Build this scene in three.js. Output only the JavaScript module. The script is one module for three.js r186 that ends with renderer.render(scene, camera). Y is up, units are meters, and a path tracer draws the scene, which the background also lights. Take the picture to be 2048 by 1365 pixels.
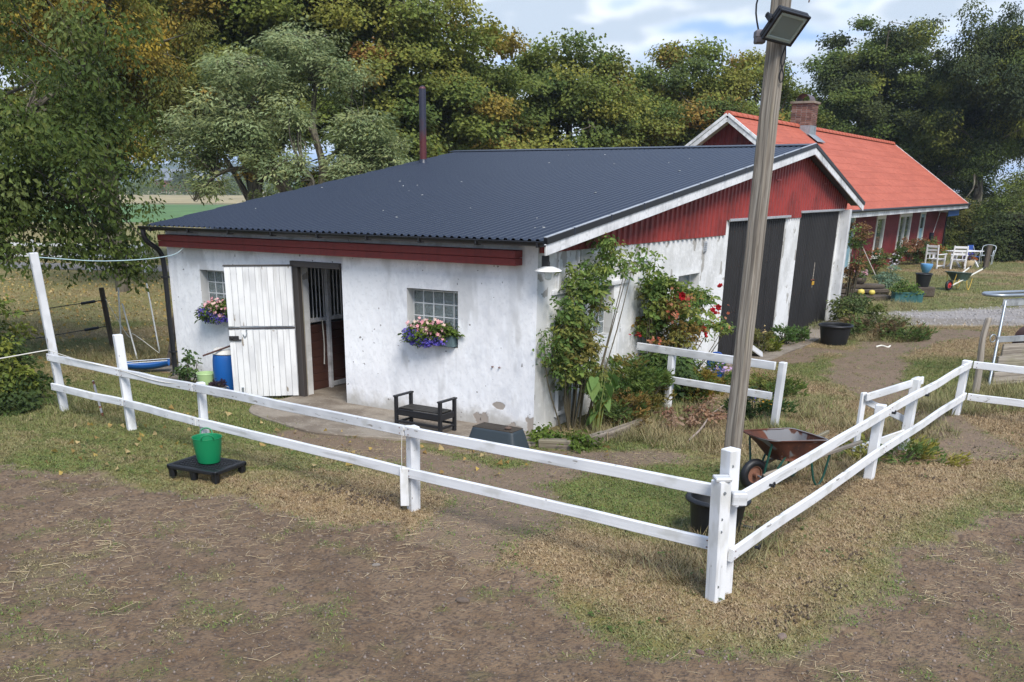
import * as THREE from 'three';
import { mergeGeometries, mergeVertices } from 'three/addons/utils/BufferGeometryUtils.js';

// ---------------------------------------------------------------- camera, sky, sun, exposure
const scene = new THREE.Scene();
const renderer = new THREE.WebGLRenderer({ antialias: true });
renderer.toneMapping = THREE.LinearToneMapping;
renderer.toneMappingExposure = 1.68;
renderer.shadowMap.enabled = true;
const camera = new THREE.PerspectiveCamera(39.12, 2048 / 1365, 0.1, 9000);
camera.position.set(0, 3.4, 0);
camera.rotation.order = 'YXZ';
camera.rotation.set(-0.36192, 0, 0.00609);
camera.setViewOffset(2048, 1365, 73, -421, 2048, 1365);      // a picture cut from the upper part of a taller frame: the lens is shifted

// seeded random numbers and noise
function rng(seed) { let s = seed >>> 0; return () => { s = (s + 0x6D2B79F5) | 0; let t = Math.imul(s ^ (s >>> 15), 1 | s); t = (t + Math.imul(t ^ (t >>> 7), 61 | t)) ^ t; return ((t ^ (t >>> 14)) >>> 0) / 4294967296; }; }
const PERM = new Uint8Array(65536); { const r = rng(77); for (let i = 0; i < 65536; i++) PERM[i] = Math.floor(r() * 256); }
const hsh = (x, y) => PERM[((x & 255) << 8 | (y & 255)) ^ (((x >> 8) * 131 + (y >> 8) * 57) & 65535)] / 255;
const noise = (x, y) => {
  const ix = Math.floor(x), iy = Math.floor(y); let fx = x - ix, fy = y - iy; fx = fx * fx * (3 - 2 * fx); fy = fy * fy * (3 - 2 * fy);
  const a = hsh(ix, iy), b = hsh(ix + 1, iy), c = hsh(ix, iy + 1), d = hsh(ix + 1, iy + 1);
  return a + (b - a) * fx + (c - a) * fy + (a - b - c + d) * fx * fy;
};
const fbm = (x, y, o = 4) => { let s = 0, a = 0.5, n = 0; for (let i = 0; i < o; i++) { s += a * noise(x, y); n += a; a *= 0.5; x = x * 2.03 + 17.3; y = y * 2.03 + 9.1; } return s / n; };
const sm = (a, b, x) => { const t = Math.min(1, Math.max(0, (x - a) / (b - a))); return t * t * (3 - 2 * t); };
const clamp = (x, a = 0, b = 1) => Math.min(b, Math.max(a, x));
const mix = (a, b, t) => a + (b - a) * t;
const mix3 = (a, b, t) => [mix(a[0], b[0], t), mix(a[1], b[1], t), mix(a[2], b[2], t)];

{ // a broken stratocumulus sky, the same all the way round
  const W = 2048, Hh = 1024, data = new Float32Array(W * Hh * 4);
  for (let j = 0; j < Hh; j++) {
    const up = ((j + 0.5) / Hh - 0.5) * Math.PI, y = Math.sin(up), c = Math.cos(up);
    for (let i = 0; i < W; i++) {
      const ro = ((i + 0.5) / W - 0.5) * 2 * Math.PI, x = Math.cos(ro) * c, z = Math.sin(ro) * c, k = (j * W + i) * 4;
      let r = 0.42, g = 0.47, b = 0.5;
      if (y > -0.02) {
        const yy = Math.max(y, 0) + 0.09, px = x / yy, pz = z / yy, t = Math.pow(clamp(y), 0.55);
        const blue = [mix(0.34, 0.12, t), mix(0.47, 0.25, t), mix(0.70, 0.55, t)];
        const big = fbm(px * 0.55 + 3.1, pz * 0.55 + 8.7, 3), d = fbm(px * 1.9 + 40.2, pz * 1.9 + 11.5, 6), d2 = fbm(px * 4.6 + 7.7, pz * 4.6 + 70.3, 5);
        const dens = d * 0.62 + big * 0.38;
        const cover = sm(0.41, 0.56, dens + (d2 - 0.5) * 0.26);
        const thick = sm(0.46, 0.68, d * 0.5 + d2 * 0.36 + big * 0.3);
        const cl = mix3([0.90, 0.91, 0.93], [0.39, 0.46, 0.55], clamp(thick * 1.05));
        [r, g, b] = mix3(blue, cl, cover);
      }
      data[k] = r; data[k + 1] = g; data[k + 2] = b; data[k + 3] = 1;
    }
  }
  const sky = new THREE.DataTexture(data, W, Hh, THREE.RGBAFormat, THREE.FloatType);
  sky.mapping = THREE.EquirectangularReflectionMapping; sky.magFilter = THREE.LinearFilter; sky.needsUpdate = true;
  scene.background = sky; scene.environment = sky;
}
const sun = new THREE.DirectionalLight(new THREE.Color(1, 0.95, 0.89), 2.7);
sun.position.set(17, 60, 52); sun.castShadow = true; sun.shadow.radius = 48;
sun.shadow.mapSize.set(4096, 4096);
Object.assign(sun.shadow.camera, { left: -60, right: 60, top: 60, bottom: -60, near: 1, far: 220 });
sun.target.position.set(4, 0, -22); sun.position.add(sun.target.position);
scene.add(sun, sun.target);
scene.fog = new THREE.FogExp2(new THREE.Color(0.62, 0.72, 0.84), 0.00028);

// ---------------------------------------------------------------- helpers
const V3 = (x, y, z) => new THREE.Vector3(x, y, z);
const used = {};
const numbered = (n) => { const k = used[n] = (used[n] ?? -1) + 1; return k ? n + '_' + String(k).padStart(3, '0') : n; };
function thing(name, label, category, pos = [0, 0, 0], turn = 0, group) {
  const o = new THREE.Group(); o.name = numbered(name); scene.add(o);
  o.position.set(...pos); o.rotation.y = turn; o.userData = { label, category }; if (group) o.userData.group = group;
  return o;
}
function mesh(name, geo, mat, parent, kind) {
  const m = new THREE.Mesh(geo, mat); m.name = parent ? name : numbered(name); (parent ?? scene).add(m);
  m.castShadow = m.receiveShadow = true; if (kind) m.userData.kind = kind; return m;
}
const tag = (o, label, category, group) => { o.userData = { ...o.userData, label, category }; if (group) o.userData.group = group; return o; };
function instanced(name, geo, mat, mats, cols, parent, kind = 'stuff') {
  const m = new THREE.InstancedMesh(geo, mat, mats.length); m.name = parent ? name : numbered(name); (parent ?? scene).add(m);
  const c = new THREE.Color();
  for (let i = 0; i < mats.length; i++) { m.setMatrixAt(i, mats[i]); if (cols) m.setColorAt(i, c.setRGB(...cols[i])); }
  m.castShadow = m.receiveShadow = true; if (kind) m.userData.kind = kind; return m;
}
const E = new THREE.Euler(), Q = new THREE.Quaternion(), PV = new THREE.Vector3(), SV = new THREE.Vector3();
const mat4 = (x, y, z, rx, ry, rz, s = 1, sy = s, sz = s) => new THREE.Matrix4().compose(PV.set(x, y, z), Q.setFromEuler(E.set(rx, ry, rz, 'YXZ')), SV.set(s, sy, sz));

// textures
function dtex(w, h, fn, { srgb = true, repeat, wrap = THREE.RepeatWrapping } = {}) {
  const d = new Uint8Array(w * h * 4);
  for (let j = 0; j < h; j++) for (let i = 0; i < w; i++) {
    const c = fn(i / w, j / h, i, j), k = (j * w + i) * 4;
    d[k] = clamp(c[0], 0, 255); d[k + 1] = clamp(c[1], 0, 255); d[k + 2] = clamp(c[2], 0, 255); d[k + 3] = 255;
  }
  const t = new THREE.DataTexture(d, w, h); t.wrapS = t.wrapT = wrap; t.magFilter = THREE.LinearFilter; t.minFilter = THREE.LinearMipmapLinearFilter; t.generateMipmaps = true;
  if (srgb) t.colorSpace = THREE.SRGBColorSpace; if (repeat) t.repeat.set(...repeat); t.needsUpdate = true; return t;
}
// tileable fbm on the unit square
const tn = (u, v, p, q, s) => {
  const x = u * p, y = v * q, ix = Math.floor(x), iy = Math.floor(y); let fx = x - ix, fy = y - iy; fx = fx * fx * (3 - 2 * fx); fy = fy * fy * (3 - 2 * fy);
  const h = (a, b) => hsh(((a % p) + p) % p + s * 37, ((b % q) + q) % q + s * 91);
  const a = h(ix, iy), b = h(ix + 1, iy), c = h(ix, iy + 1), d = h(ix + 1, iy + 1);
  return a + (b - a) * fx + (c - a) * fy + (a - b - c + d) * fx * fy;
};
const tf = (u, v, p, q, s, o = 4) => { let r = 0, a = 0.5, n = 0; for (let i = 0; i < o; i++) { r += a * tn(u, v, p, q, s + i); n += a; a *= 0.55; p *= 2; q *= 2; } return r / n; };
const gray = (g) => [g, g, g];
const T = {
  // weathered white paint over wood, grain along u (2 m tile)
  paint: dtex(512, 512, (u, v) => {
    const g = tf(u, v, 3, 40, 1, 4), big = tf(u, v, 3, 4, 5, 4), chip = tf(u, v, 14, 50, 9, 4), dirt = tf(u, v, 6, 10, 14, 4);
    let c = mix3([236, 237, 238], [206, 208, 210], sm(0.45, 0.75, big)); c = mix3(c, [186, 186, 184], sm(0.62, 0.8, g) * 0.55);
    c = mix3(c, [168, 166, 152], sm(0.6, 0.76, dirt) * 0.3); c = mix3(c, [128, 122, 113], sm(0.69, 0.74, chip * 0.7 + big * 0.3) * 0.75); c = mix3(c, [196, 200, 176], sm(0.6, 0.8, tf(u, v, 2, 3, 17, 3)) * 0.35); return c;
  }, { repeat: [0.5, 0.5] }),
  // cleaner brushed paint for the door boards
  boards: dtex(512, 512, (u, v) => { const g = tf(u, v, 3, 50, 11, 4), big = tf(u, v, 4, 5, 15, 4), chip = tf(u, v, 10, 40, 19, 4); let c = mix3([236, 237, 237], [214, 215, 216], sm(0.4, 0.75, big)); c = mix3(c, [196, 196, 194], sm(0.6, 0.8, g) * 0.5); return mix3(c, [132, 120, 104], sm(0.735, 0.76, chip * 0.8 + big * 0.2) * 0.8); }, { repeat: [0.5, 0.5] }),
  tile: dtex(512, 512, (u, v) => { const a = tf(u, v, 5, 5, 210, 5), f = tf(u, v, 26, 30, 215, 3), s = tf(u, v, 40, 6, 220, 3), l = tf(u, v, 16, 16, 225, 4); let c = mix3([255, 252, 250], [236, 226, 220], sm(0.3, 0.8, a)); c = mix3(c, [214, 196, 188], sm(0.5, 0.85, f) * 0.5); c = mix3(c, [222, 208, 200], sm(0.55, 0.8, s) * 0.4); return mix3(c, [176, 168, 140], sm(0.74, 0.8, l) * 0.45); }, { repeat: [0.11, 0.4] }),
  paintBump: dtex(512, 512, (u, v) => gray(255 * (0.6 * tf(u, v, 3, 60, 1, 3) + 0.4 * tf(u, v, 10, 30, 4, 3))), { srgb: false, repeat: [0.5, 0.5] }),
  wood: dtex(512, 512, (u, v) => {
    const w = v + 0.03 * tf(u, v, 4, 3, 3, 3), g = tf(u, w, 2, 50, 21, 4), f = tf(u, v, 8, 120, 25, 3), b = tf(u, v, 4, 4, 30, 3);
    let c = mix3([158, 149, 136], [116, 107, 96], sm(0.35, 0.7, g)); c = mix3(c, [176, 169, 158], sm(0.55, 0.75, f) * 0.6); return mix3(c, [112, 110, 78], sm(0.5, 0.75, b) * 0.35);
  }, { repeat: [0.5, 1] }),
  woodBump: dtex(512, 512, (u, v) => { const w = v + 0.03 * tf(u, v, 4, 3, 3, 3); return gray(255 * (0.6 * tf(u, w, 2, 50, 21, 4) + 0.4 * tf(u, v, 8, 120, 25, 3))); }, { srgb: false, repeat: [0.5, 1] }),
  // whitewashed plaster (2.5 m tile)
  plaster: dtex(1024, 1024, (u, v) => {
    const b = tf(u, v, 3, 3, 40, 5), f = tf(u, v, 24, 24, 46, 4), st = tf(u, v, 22, 3, 52, 4), p = tf(u, v, 10, 8, 58, 5);
    let c = mix3([233, 233, 232], [208, 208, 206], sm(0.38, 0.68, b)); c = mix3(c, [196, 196, 192], sm(0.55, 0.8, st) * 0.4); c = mix3(c, [244, 244, 244], sm(0.55, 0.8, f) * 0.5);
    return mix3(c, [150, 145, 136], sm(0.7, 0.73, p) * 0.7);
  }, { repeat: [0.4, 0.4] }),
  plasterBump: dtex(512, 512, (u, v) => gray(255 * (0.5 * tf(u, v, 6, 6, 60, 4) + 0.5 * tf(u, v, 40, 40, 66, 3))), { srgb: false, repeat: [0.5, 0.5] }),
  concrete: dtex(512, 512, (u, v) => { const a = tf(u, v, 4, 4, 70, 5), f = tf(u, v, 60, 60, 75, 2); let c = mix3([150, 142, 130], [118, 108, 96], sm(0.35, 0.7, a)); return mix3(c, [176, 168, 156], sm(0.6, 0.85, f) * 0.5); }, { repeat: [0.5, 0.5] }),
  grain: dtex(512, 512, (u, v) => gray(255 * (0.4 * tf(u, v, 8, 8, 80, 4) + 0.6 * tf(u, v, 70, 70, 86, 2))), { srgb: false, repeat: [1, 1] }),
  bark: dtex(256, 512, (u, v) => { const a = tf(u, v, 14, 5, 90, 4), b = tf(u, v, 3, 4, 95, 3); let c = mix3([128, 122, 108], [62, 56, 48], sm(0.35, 0.65, a)); return mix3(c, [138, 142, 112], sm(0.55, 0.75, b) * 0.4); }, { repeat: [1, 0.5] }),
  dust: dtex(512, 512, (u, v) => { const a = tf(u, v, 4, 4, 100, 5), f = tf(u, v, 30, 30, 106, 3), s = tf(u, v, 26, 5, 110, 3); let g = 255 - 34 * sm(0.4, 0.75, a) - 22 * sm(0.5, 0.8, f) - 18 * sm(0.55, 0.8, s); return [g, g, g]; }, { repeat: [0.5, 0.5] }),
  rust: dtex(512, 512, (u, v) => { const a = tf(u, v, 5, 5, 120, 5), f = tf(u, v, 30, 30, 125, 3); let c = mix3([126, 74, 50], [92, 56, 42], sm(0.35, 0.65, a)); c = mix3(c, [164, 104, 72], sm(0.6, 0.85, f) * 0.6); return mix3(c, [158, 164, 168], sm(0.66, 0.69, tf(u, v, 3, 3, 131, 4))); }, { repeat: [1, 1] }),
  wave: dtex(128, 128, (u, v) => gray(128 + 60 * Math.sin((u * 3 + 1.4 * tf(u, v, 3, 3, 140, 2)) * 6.28) + 60 * Math.sin((v * 2.5 + 1.2 * tf(u, v, 3, 3, 145, 2)) * 6.28)), { srgb: false, repeat: [5.2, 5.2] }),
};
const C = (r, g, b) => new THREE.Color().setRGB(r, g, b);
const S = (c, rough = 0.8, extra = {}) => new THREE.MeshStandardMaterial({ color: c, roughness: rough, ...extra });
const M = {
  paint: S(C(0.86, 0.86, 0.86), 0.62, { map: T.paint, bumpMap: T.paintBump, bumpScale: 0.003 }),
  boards: S(C(0.88, 0.88, 0.87), 0.65, { map: T.boards, bumpMap: T.paintBump, bumpScale: 0.003 }),
  plaster: S(C(0.95, 0.95, 0.94), 0.92, { map: T.plaster, bumpMap: T.plasterBump, bumpScale: 0.012 }),
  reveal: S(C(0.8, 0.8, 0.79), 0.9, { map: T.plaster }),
  wood: S(C(1, 1, 1), 0.85, { map: T.wood, bumpMap: T.woodBump, bumpScale: 0.006 }),
  darkwood: S(C(0.3, 0.27, 0.25), 0.85, { map: T.wood, bumpMap: T.woodBump, bumpScale: 0.004 }),
  sleeper: S(C(0.8, 0.76, 0.72), 0.9, { map: T.wood, bumpMap: T.woodBump, bumpScale: 0.01 }),
  blackwood: S(C(0.011, 0.011, 0.013), 0.5, { bumpMap: T.woodBump, bumpScale: 0.003 }),
  frame: S(C(0.05, 0.042, 0.038), 0.7, { bumpMap: T.woodBump, bumpScale: 0.004 }),
  red: S(C(0.30, 0.032, 0.026), 0.55, { map: T.dust }),
  redboard: S(C(0.22, 0.026, 0.022), 0.6, { map: T.dust, bumpMap: T.woodBump, bumpScale: 0.002 }),
  roof: S(C(0.016, 0.023, 0.042), 0.42),
  black: S(C(0.009, 0.009, 0.011), 0.45),
  blackmetal: S(C(0.013, 0.012, 0.0122), 0.6, { map: T.dust }),
  blackplastic: S(C(0.008, 0.009, 0.011), 0.5, { bumpMap: T.grain, bumpScale: 0.001 }),
  white: S(C(0.78, 0.78, 0.78), 0.5, { map: T.dust }),
  galv: S(C(0.42, 0.46, 0.49), 0.42, { metalness: 0.75, map: T.dust }),
  galvflat: S(C(0.45, 0.47, 0.49), 0.5, { metalness: 0.35, map: T.dust }),
  concrete: S(C(0.85, 0.82, 0.78), 0.95, { map: T.concrete, bumpMap: T.grain, bumpScale: 0.006 }),
  bark: S(C(0.8, 0.78, 0.74), 0.95, { map: T.bark, bumpMap: T.bark, bumpScale: 0.02 }),
  rust: S(C(0.9, 0.85, 0.85), 0.8, { map: T.rust }),
  tileroof: S(C(0.45, 0.115, 0.064), 0.8, { map: T.tile }),
  wire: S(C(0.25, 0.25, 0.25), 0.5),
  rope: S(C(0.6, 0.58, 0.52), 0.9),
  stone: S(C(0.3, 0.27, 0.24), 0.95, { map: T.concrete, bumpMap: T.grain, bumpScale: 0.02 }),
  soil: S(C(0.05, 0.035, 0.026), 1),
  paneglass: new THREE.MeshPhysicalMaterial({ color: C(0.9, 0.95, 0.95), roughness: 0.03, transmission: 1, thickness: 0 }),
};

// chamfered box, uv in metres
function cbox(lx, ly, lz, c = 0.004) {
  const h = [lx / 2, ly / 2, lz / 2], pos = [], uv = [];
  c = Math.min(c, h[0] * 0.45, h[1] * 0.45, h[2] * 0.45);
  const P = (s, ax) => s.map((v, k) => v * (k === ax ? h[k] : h[k] - c));
  const tri = (a, b, d, ax) => {
    const n = [(b[1] - a[1]) * (d[2] - a[2]) - (b[2] - a[2]) * (d[1] - a[1]), (b[2] - a[2]) * (d[0] - a[0]) - (b[0] - a[0]) * (d[2] - a[2]), (b[0] - a[0]) * (d[1] - a[1]) - (b[1] - a[1]) * (d[0] - a[0])];
    const o = n[0] * (a[0] + b[0] + d[0]) + n[1] * (a[1] + b[1] + d[1]) + n[2] * (a[2] + b[2] + d[2]);
    for (const p of o > 0 ? [a, b, d] : [a, d, b]) { pos.push(...p); uv.push(...(ax === 0 ? [p[2], p[1]] : ax === 1 ? [p[0], p[2]] : [p[0], p[1]])); }
  };
  const quad = (a, b, d, e, ax) => { tri(a, b, d, ax); tri(a, d, e, ax); };
  for (let k = 0; k < 3; k++) {
    const m = (k + 1) % 3, n = (k + 2) % 3;
    for (const s of [-1, 1]) { const q = (t, w) => { const v = [0, 0, 0]; v[k] = s; v[m] = t; v[n] = w; return P(v, k); }; quad(q(-1, -1), q(1, -1), q(1, 1), q(-1, 1), k); }
    for (const s of [-1, 1]) for (const t of [-1, 1]) { const q = (w, ax) => { const v = [0, 0, 0]; v[k] = s; v[m] = t; v[n] = w; return P(v, ax); }; quad(q(-1, k), q(1, k), q(1, m), q(-1, m), k); }
  }
  for (const a of [-1, 1]) for (const b of [-1, 1]) for (const d of [-1, 1]) tri(P([a, b, d], 0), P([a, b, d], 1), P([a, b, d], 2), 0);
  const g = new THREE.BufferGeometry(); g.setAttribute('position', new THREE.Float32BufferAttribute(pos, 3)); g.setAttribute('uv', new THREE.Float32BufferAttribute(uv, 2)); g.computeVertexNormals(); return g;
}
const shiftUV = (g, du, dv) => { const u = g.attributes.uv; for (let i = 0; i < u.count; i++) u.setXY(i, u.getX(i) + du, u.getY(i) + dv); return g; };
const at = (g, x, y, z, rx = 0, ry = 0, rz = 0) => g.applyMatrix4(mat4(x, y, z, rx, ry, rz));
const bx = (w, h, d, x, y, z, c = 0.004) => at(cbox(w, h, d, c), x, y, z);
// geometry of a beam from p to q: grain runs along it; w sideways, h upright
const BR = rng(5);
function beamG(p, q, w, h, c = 0.005, up = V3(0, 1, 0)) {
  p = p.isVector3 ? p : V3(...p); q = q.isVector3 ? q : V3(...q);
  const d = q.clone().sub(p), L = d.length(); d.normalize(); let u = up; if (Math.abs(d.dot(u)) > 0.98) u = V3(0, 0, 1);
  const z = d.clone().cross(u).normalize(), y = z.clone().cross(d), g = shiftUV(cbox(L, h, w, c), BR() * 7, BR() * 7);
  return g.applyMatrix4(new THREE.Matrix4().makeBasis(d, y, z).setPosition(p.clone().add(q).multiplyScalar(0.5)));
}
// a long board that is not quite straight: a chamfered section swept along a slightly wandering line
function railG(p, q, w, h, warp = 0.008) {
  const d = q.clone().sub(p), L = d.length(); d.normalize(); const z = d.clone().cross(V3(0, 1, 0)).normalize(), y = z.clone().cross(d), c = 0.007, n = 14, s1 = BR() * 50, s2 = BR() * 50, pos = [], uv = [], idx = [];
  const sec = [[-h / 2, -w / 2 + c], [-h / 2, w / 2 - c], [-h / 2 + c, w / 2], [h / 2 - c, w / 2], [h / 2, w / 2 - c], [h / 2, -w / 2 + c], [h / 2 - c, -w / 2], [-h / 2 + c, -w / 2]]; let per = 0; const pv = sec.map((a, i) => { const b = sec[(i + 1) % 8], v = per; per += Math.hypot(a[0] - b[0], a[1] - b[1]); return v; });
  const P = (i, k) => { const t = i / n, f = Math.sin(Math.PI * t) ** 0.5; return p.clone().addScaledVector(d, t * L).addScaledVector(y, sec[k][0] + (noise(t * 4 + s1, 1) - 0.5) * 2 * warp * f).addScaledVector(z, sec[k][1] + (noise(t * 3 + s2, 5) - 0.5) * 3 * warp * f); };
  const put = (v, u, w2) => { pos.push(v.x, v.y, v.z); uv.push(u + s1, w2 + s2); };
  for (let i = 0; i < n; i++) for (let k = 0; k < 8; k++) { const k2 = (k + 1) % 8, u0 = i / n * L, u1 = (i + 1) / n * L, v0 = pv[k], v1 = k === 7 ? per : pv[k2]; const a = P(i, k), b = P(i + 1, k), e = P(i + 1, k2), g = P(i, k2); put(a, u0, v0); put(e, u1, v1); put(b, u1, v0); put(a, u0, v0); put(g, u0, v1); put(e, u1, v1); }
  for (const i of [0, n]) for (let k = 1; k < 7; k++) { const o = [P(i, 0), P(i, k), P(i, k + 1)]; if (i === 0) o.reverse(); for (const v of o) put(v, v.y, v.x); }
  const g = new THREE.BufferGeometry(); g.setAttribute('position', new THREE.Float32BufferAttribute(pos, 3)); g.setAttribute('uv', new THREE.Float32BufferAttribute(uv, 2)); g.computeVertexNormals(); return g;
}
const beam = (name, p, q, w, h, mat, parent, c, up) => mesh(name, beamG(p, q, w, h, c, up), mat, parent);
function tubeG(pts, r, seg = 24, rad = 8, closed = false) { return new THREE.TubeGeometry(new THREE.CatmullRomCurve3(pts.map((p) => (p.isVector3 ? p : V3(...p))), closed, 'centripetal'), seg, r, rad, closed); }
const rodG = (p, q, r, rad = 8) => { p = p.isVector3 ? p : V3(...p); q = q.isVector3 ? q : V3(...q); const d = q.clone().sub(p), g = new THREE.CylinderGeometry(r, r, d.length(), rad); return g.applyMatrix4(new THREE.Matrix4().compose(p.clone().add(q).multiplyScalar(0.5), new THREE.Quaternion().setFromUnitVectors(V3(0, 1, 0), d.normalize()), V3(1, 1, 1))); };
const lathe = (pts, n = 32) => new THREE.LatheGeometry(pts.map(([r, y]) => new THREE.Vector2(r, y)), n);
const merge = (gs) => mergeGeometries(gs.map((g) => { g = g.index ? g.toNonIndexed() : g; for (const k of Object.keys(g.attributes)) if (!['position', 'normal', 'uv'].includes(k)) g.deleteAttribute(k); if (!g.attributes.uv) g.setAttribute('uv', new THREE.Float32BufferAttribute(new Float32Array(g.attributes.position.count * 2), 2)); return g; }));
// tapered tube through points [x,y,z,r]
function limbG(pts, rad = 7, seg = 4) {
  const cv = new THREE.CatmullRomCurve3(pts.map((p) => V3(p[0], p[1], p[2]))), n = Math.max(2, (pts.length - 1) * seg), pos = [], uv = [], idx = [], fr = cv.computeFrenetFrames(n);
  for (let i = 0; i <= n; i++) {
    const t = i / n, p = cv.getPoint(t), f = t * (pts.length - 1), k = Math.min(pts.length - 2, Math.floor(f)), r = mix(pts[k][3], pts[k + 1][3], f - k);
    for (let j = 0; j <= rad; j++) { const a = j / rad * Math.PI * 2, e = p.clone().addScaledVector(fr.normals[i], Math.cos(a) * r).addScaledVector(fr.binormals[i], Math.sin(a) * r); pos.push(e.x, e.y, e.z); uv.push(j / rad, t * cv.getLength()); }
  }
  for (let i = 0; i < n; i++) for (let j = 0; j < rad; j++) { const a = i * (rad + 1) + j, b = a + rad + 1; idx.push(a, b, a + 1, b, b + 1, a + 1); }
  const g = new THREE.BufferGeometry(); g.setAttribute('position', new THREE.Float32BufferAttribute(pos, 3)); g.setAttribute('uv', new THREE.Float32BufferAttribute(uv, 2)); g.setIndex(idx); g.computeVertexNormals(); return g;
}
// the barn's axes: a runs along the door wall towards its near corner, b along the gable wall away from the camera
const YAW = 0.5867, CO = Math.cos(YAW), SI = Math.sin(YAW), OX = 0.841, OZ = -13.854;
const B = (a, b, y = 0) => V3(OX + CO * a + SI * b, y, OZ + SI * a - CO * b);
const toAB = (x, z) => [(x - OX) * CO + (z - OZ) * SI, (x - OX) * SI - (z - OZ) * CO];

// ---------------------------------------------------------------- ground
const FENCE = [[-6.52, -14.99], [-5.01, -13.71], [-3.62, -12.5], [-0.69, -10.12], [2.1, -7.72], [4.85, -11.43], [5.88, -12.89], [7.62, -15.05], [8.9, -14.3]];
const PADDOCK = [[-30, -11.2], [-9.5, -11.4], [-6.19, -12.06], [-4.9, -11.85], [-3.73, -11.2], [-2.24, -10.35], [-1.2, -9.6], [-0.47, -9.2], [0.23, -8.55], [0.8, -7.9], [1.15, -7.3], [1.8, -6.95], [2.49, -6.95], [3.3, -7.9], [4.1, -9.0], [5.3, -9.9], [7.2, -11.2], [30, -11.5], [30, 20], [-30, 20]];
const PATHS = [ // [points, half width]
  [[[-0.2, -9.0], [0.3, -9.9], [0.25, -10.9], [-0.3, -12.0], [-1.3, -13.0], [-2.4, -13.7]], 0.52], [[[0.2, -11.4], [1.4, -12.3], [2.6, -12.6]], 0.28],
  [[[6.9, -13.2], [7.2, -15.8], [7.5, -18.6], [8.6, -21.2], [10.3, -23.4], [12.5, -25.0]], 0.62], [[[-0.4, -13.0], [0.6, -12.75], [2.0, -12.6]], 0.22], [[[6.5, -20.6], [7.6, -22.0], [8.6, -21.6]], 0.4],
];
const ROAD = [[10.9, -26.3], [9.6, -28.2], [12.2, -29.6], [17.1, -31.0], [30, -34.5], [60, -44], [60, -36], [24, -28.4], [14.9, -26.5]];
const segD = (x, z, a, b) => { const vx = b[0] - a[0], vz = b[1] - a[1], t = clamp(((x - a[0]) * vx + (z - a[1]) * vz) / (vx * vx + vz * vz)); return Math.hypot(x - a[0] - vx * t, z - a[1] - vz * t); };
const lineD = (x, z, p) => { let d = 1e9; for (let i = 0; i + 1 < p.length; i++) d = Math.min(d, segD(x, z, p[i], p[i + 1])); return d; };
const polyD = (x, z, p) => { let d = 1e9, inn = false; for (let i = 0, j = p.length - 1; i < p.length; j = i++) { d = Math.min(d, segD(x, z, p[j], p[i])); if ((p[i][1] > z) !== (p[j][1] > z) && x < (p[j][0] - p[i][0]) * (z - p[i][1]) / (p[j][1] - p[i][1]) + p[i][0]) inn = !inn; } return inn ? d : -d; };
const NEAR = { x0: -14, x1: 14, z0: -26, z1: 2 };
function gh(x, z) {   // relief: a low bank under the fence, trodden hollows
  const e = Math.min(x - NEAR.x0, NEAR.x1 - x, z - NEAR.z0, NEAR.z1 - z); if (e <= 0) return 0;
  const f = lineD(x, z, FENCE), flat = sm(0, 1.6, e);
  const [a, b] = toAB(x, z), barn = Math.min(1, Math.max(0, Math.max(a - 0.1, -b - 0.1) / 1.2));
  return flat * barn * (0.07 * Math.exp(-f * f / 0.9) + 0.05 * (fbm(x * 0.7 + 5, z * 0.7 + 9, 3) - 0.5) + 0.026 * (fbm(x * 4 + 3, z * 4, 3) - 0.5) - (z > -13 && polyD(x, z, PADDOCK) > -0.2 ? 0.02 * sm(0.58, 0.74, noise(x * 6.5 + 9, z * 6.5)) - 0.012 * noise(x * 13, z * 13) : 0));
}
function groundMix(x, z) {   // shares of bare earth, dead grass and gravel; the rest is living turf
  const n1 = fbm(x * 0.55 + 31, z * 0.55 + 17, 4), n2 = fbm(x * 2.1 + 3, z * 2.1 + 44, 4);
  const wob = (n1 - 0.5) * 1.1 + (n2 - 0.5) * 0.7;
  const pd = polyD(x, z, PADDOCK) + wob;
  let earth = sm(-0.25, 0.35, pd);
  for (const [p, w] of PATHS) earth = Math.max(earth, 0.95 * sm(w + 0.32, w - 0.15, lineD(x, z, p) + wob * 0.55));
  const fd = lineD(x, z, FENCE);
  let dry = clamp(0.95 * Math.exp(-((fd - 0.35) ** 2) / 0.5) * (z > -11.6 ? 1 : 0.3 + 0.6 * (n2 > 0.52)) + sm(0.42, 0.72, n1 * 0.6 + fbm(x * 0.23 + 9, z * 0.23, 3) * 0.5) * 0.9 - 0.05);
  const [a, b] = toAB(x, z);
  if (a < -0.4 && b > -4.2 && b < 0.2 && a > -9) dry *= 0.25 + 0.5 * sm(-3.5, -1, a);    // greener lawn before the stable door
  const gravel = sm(-0.5, 0.6, polyD(x, z, ROAD) + wob * 0.9);
  return { earth: earth * (1 - gravel), dry, gravel, n1, n2, pd, a, b };
}
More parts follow.
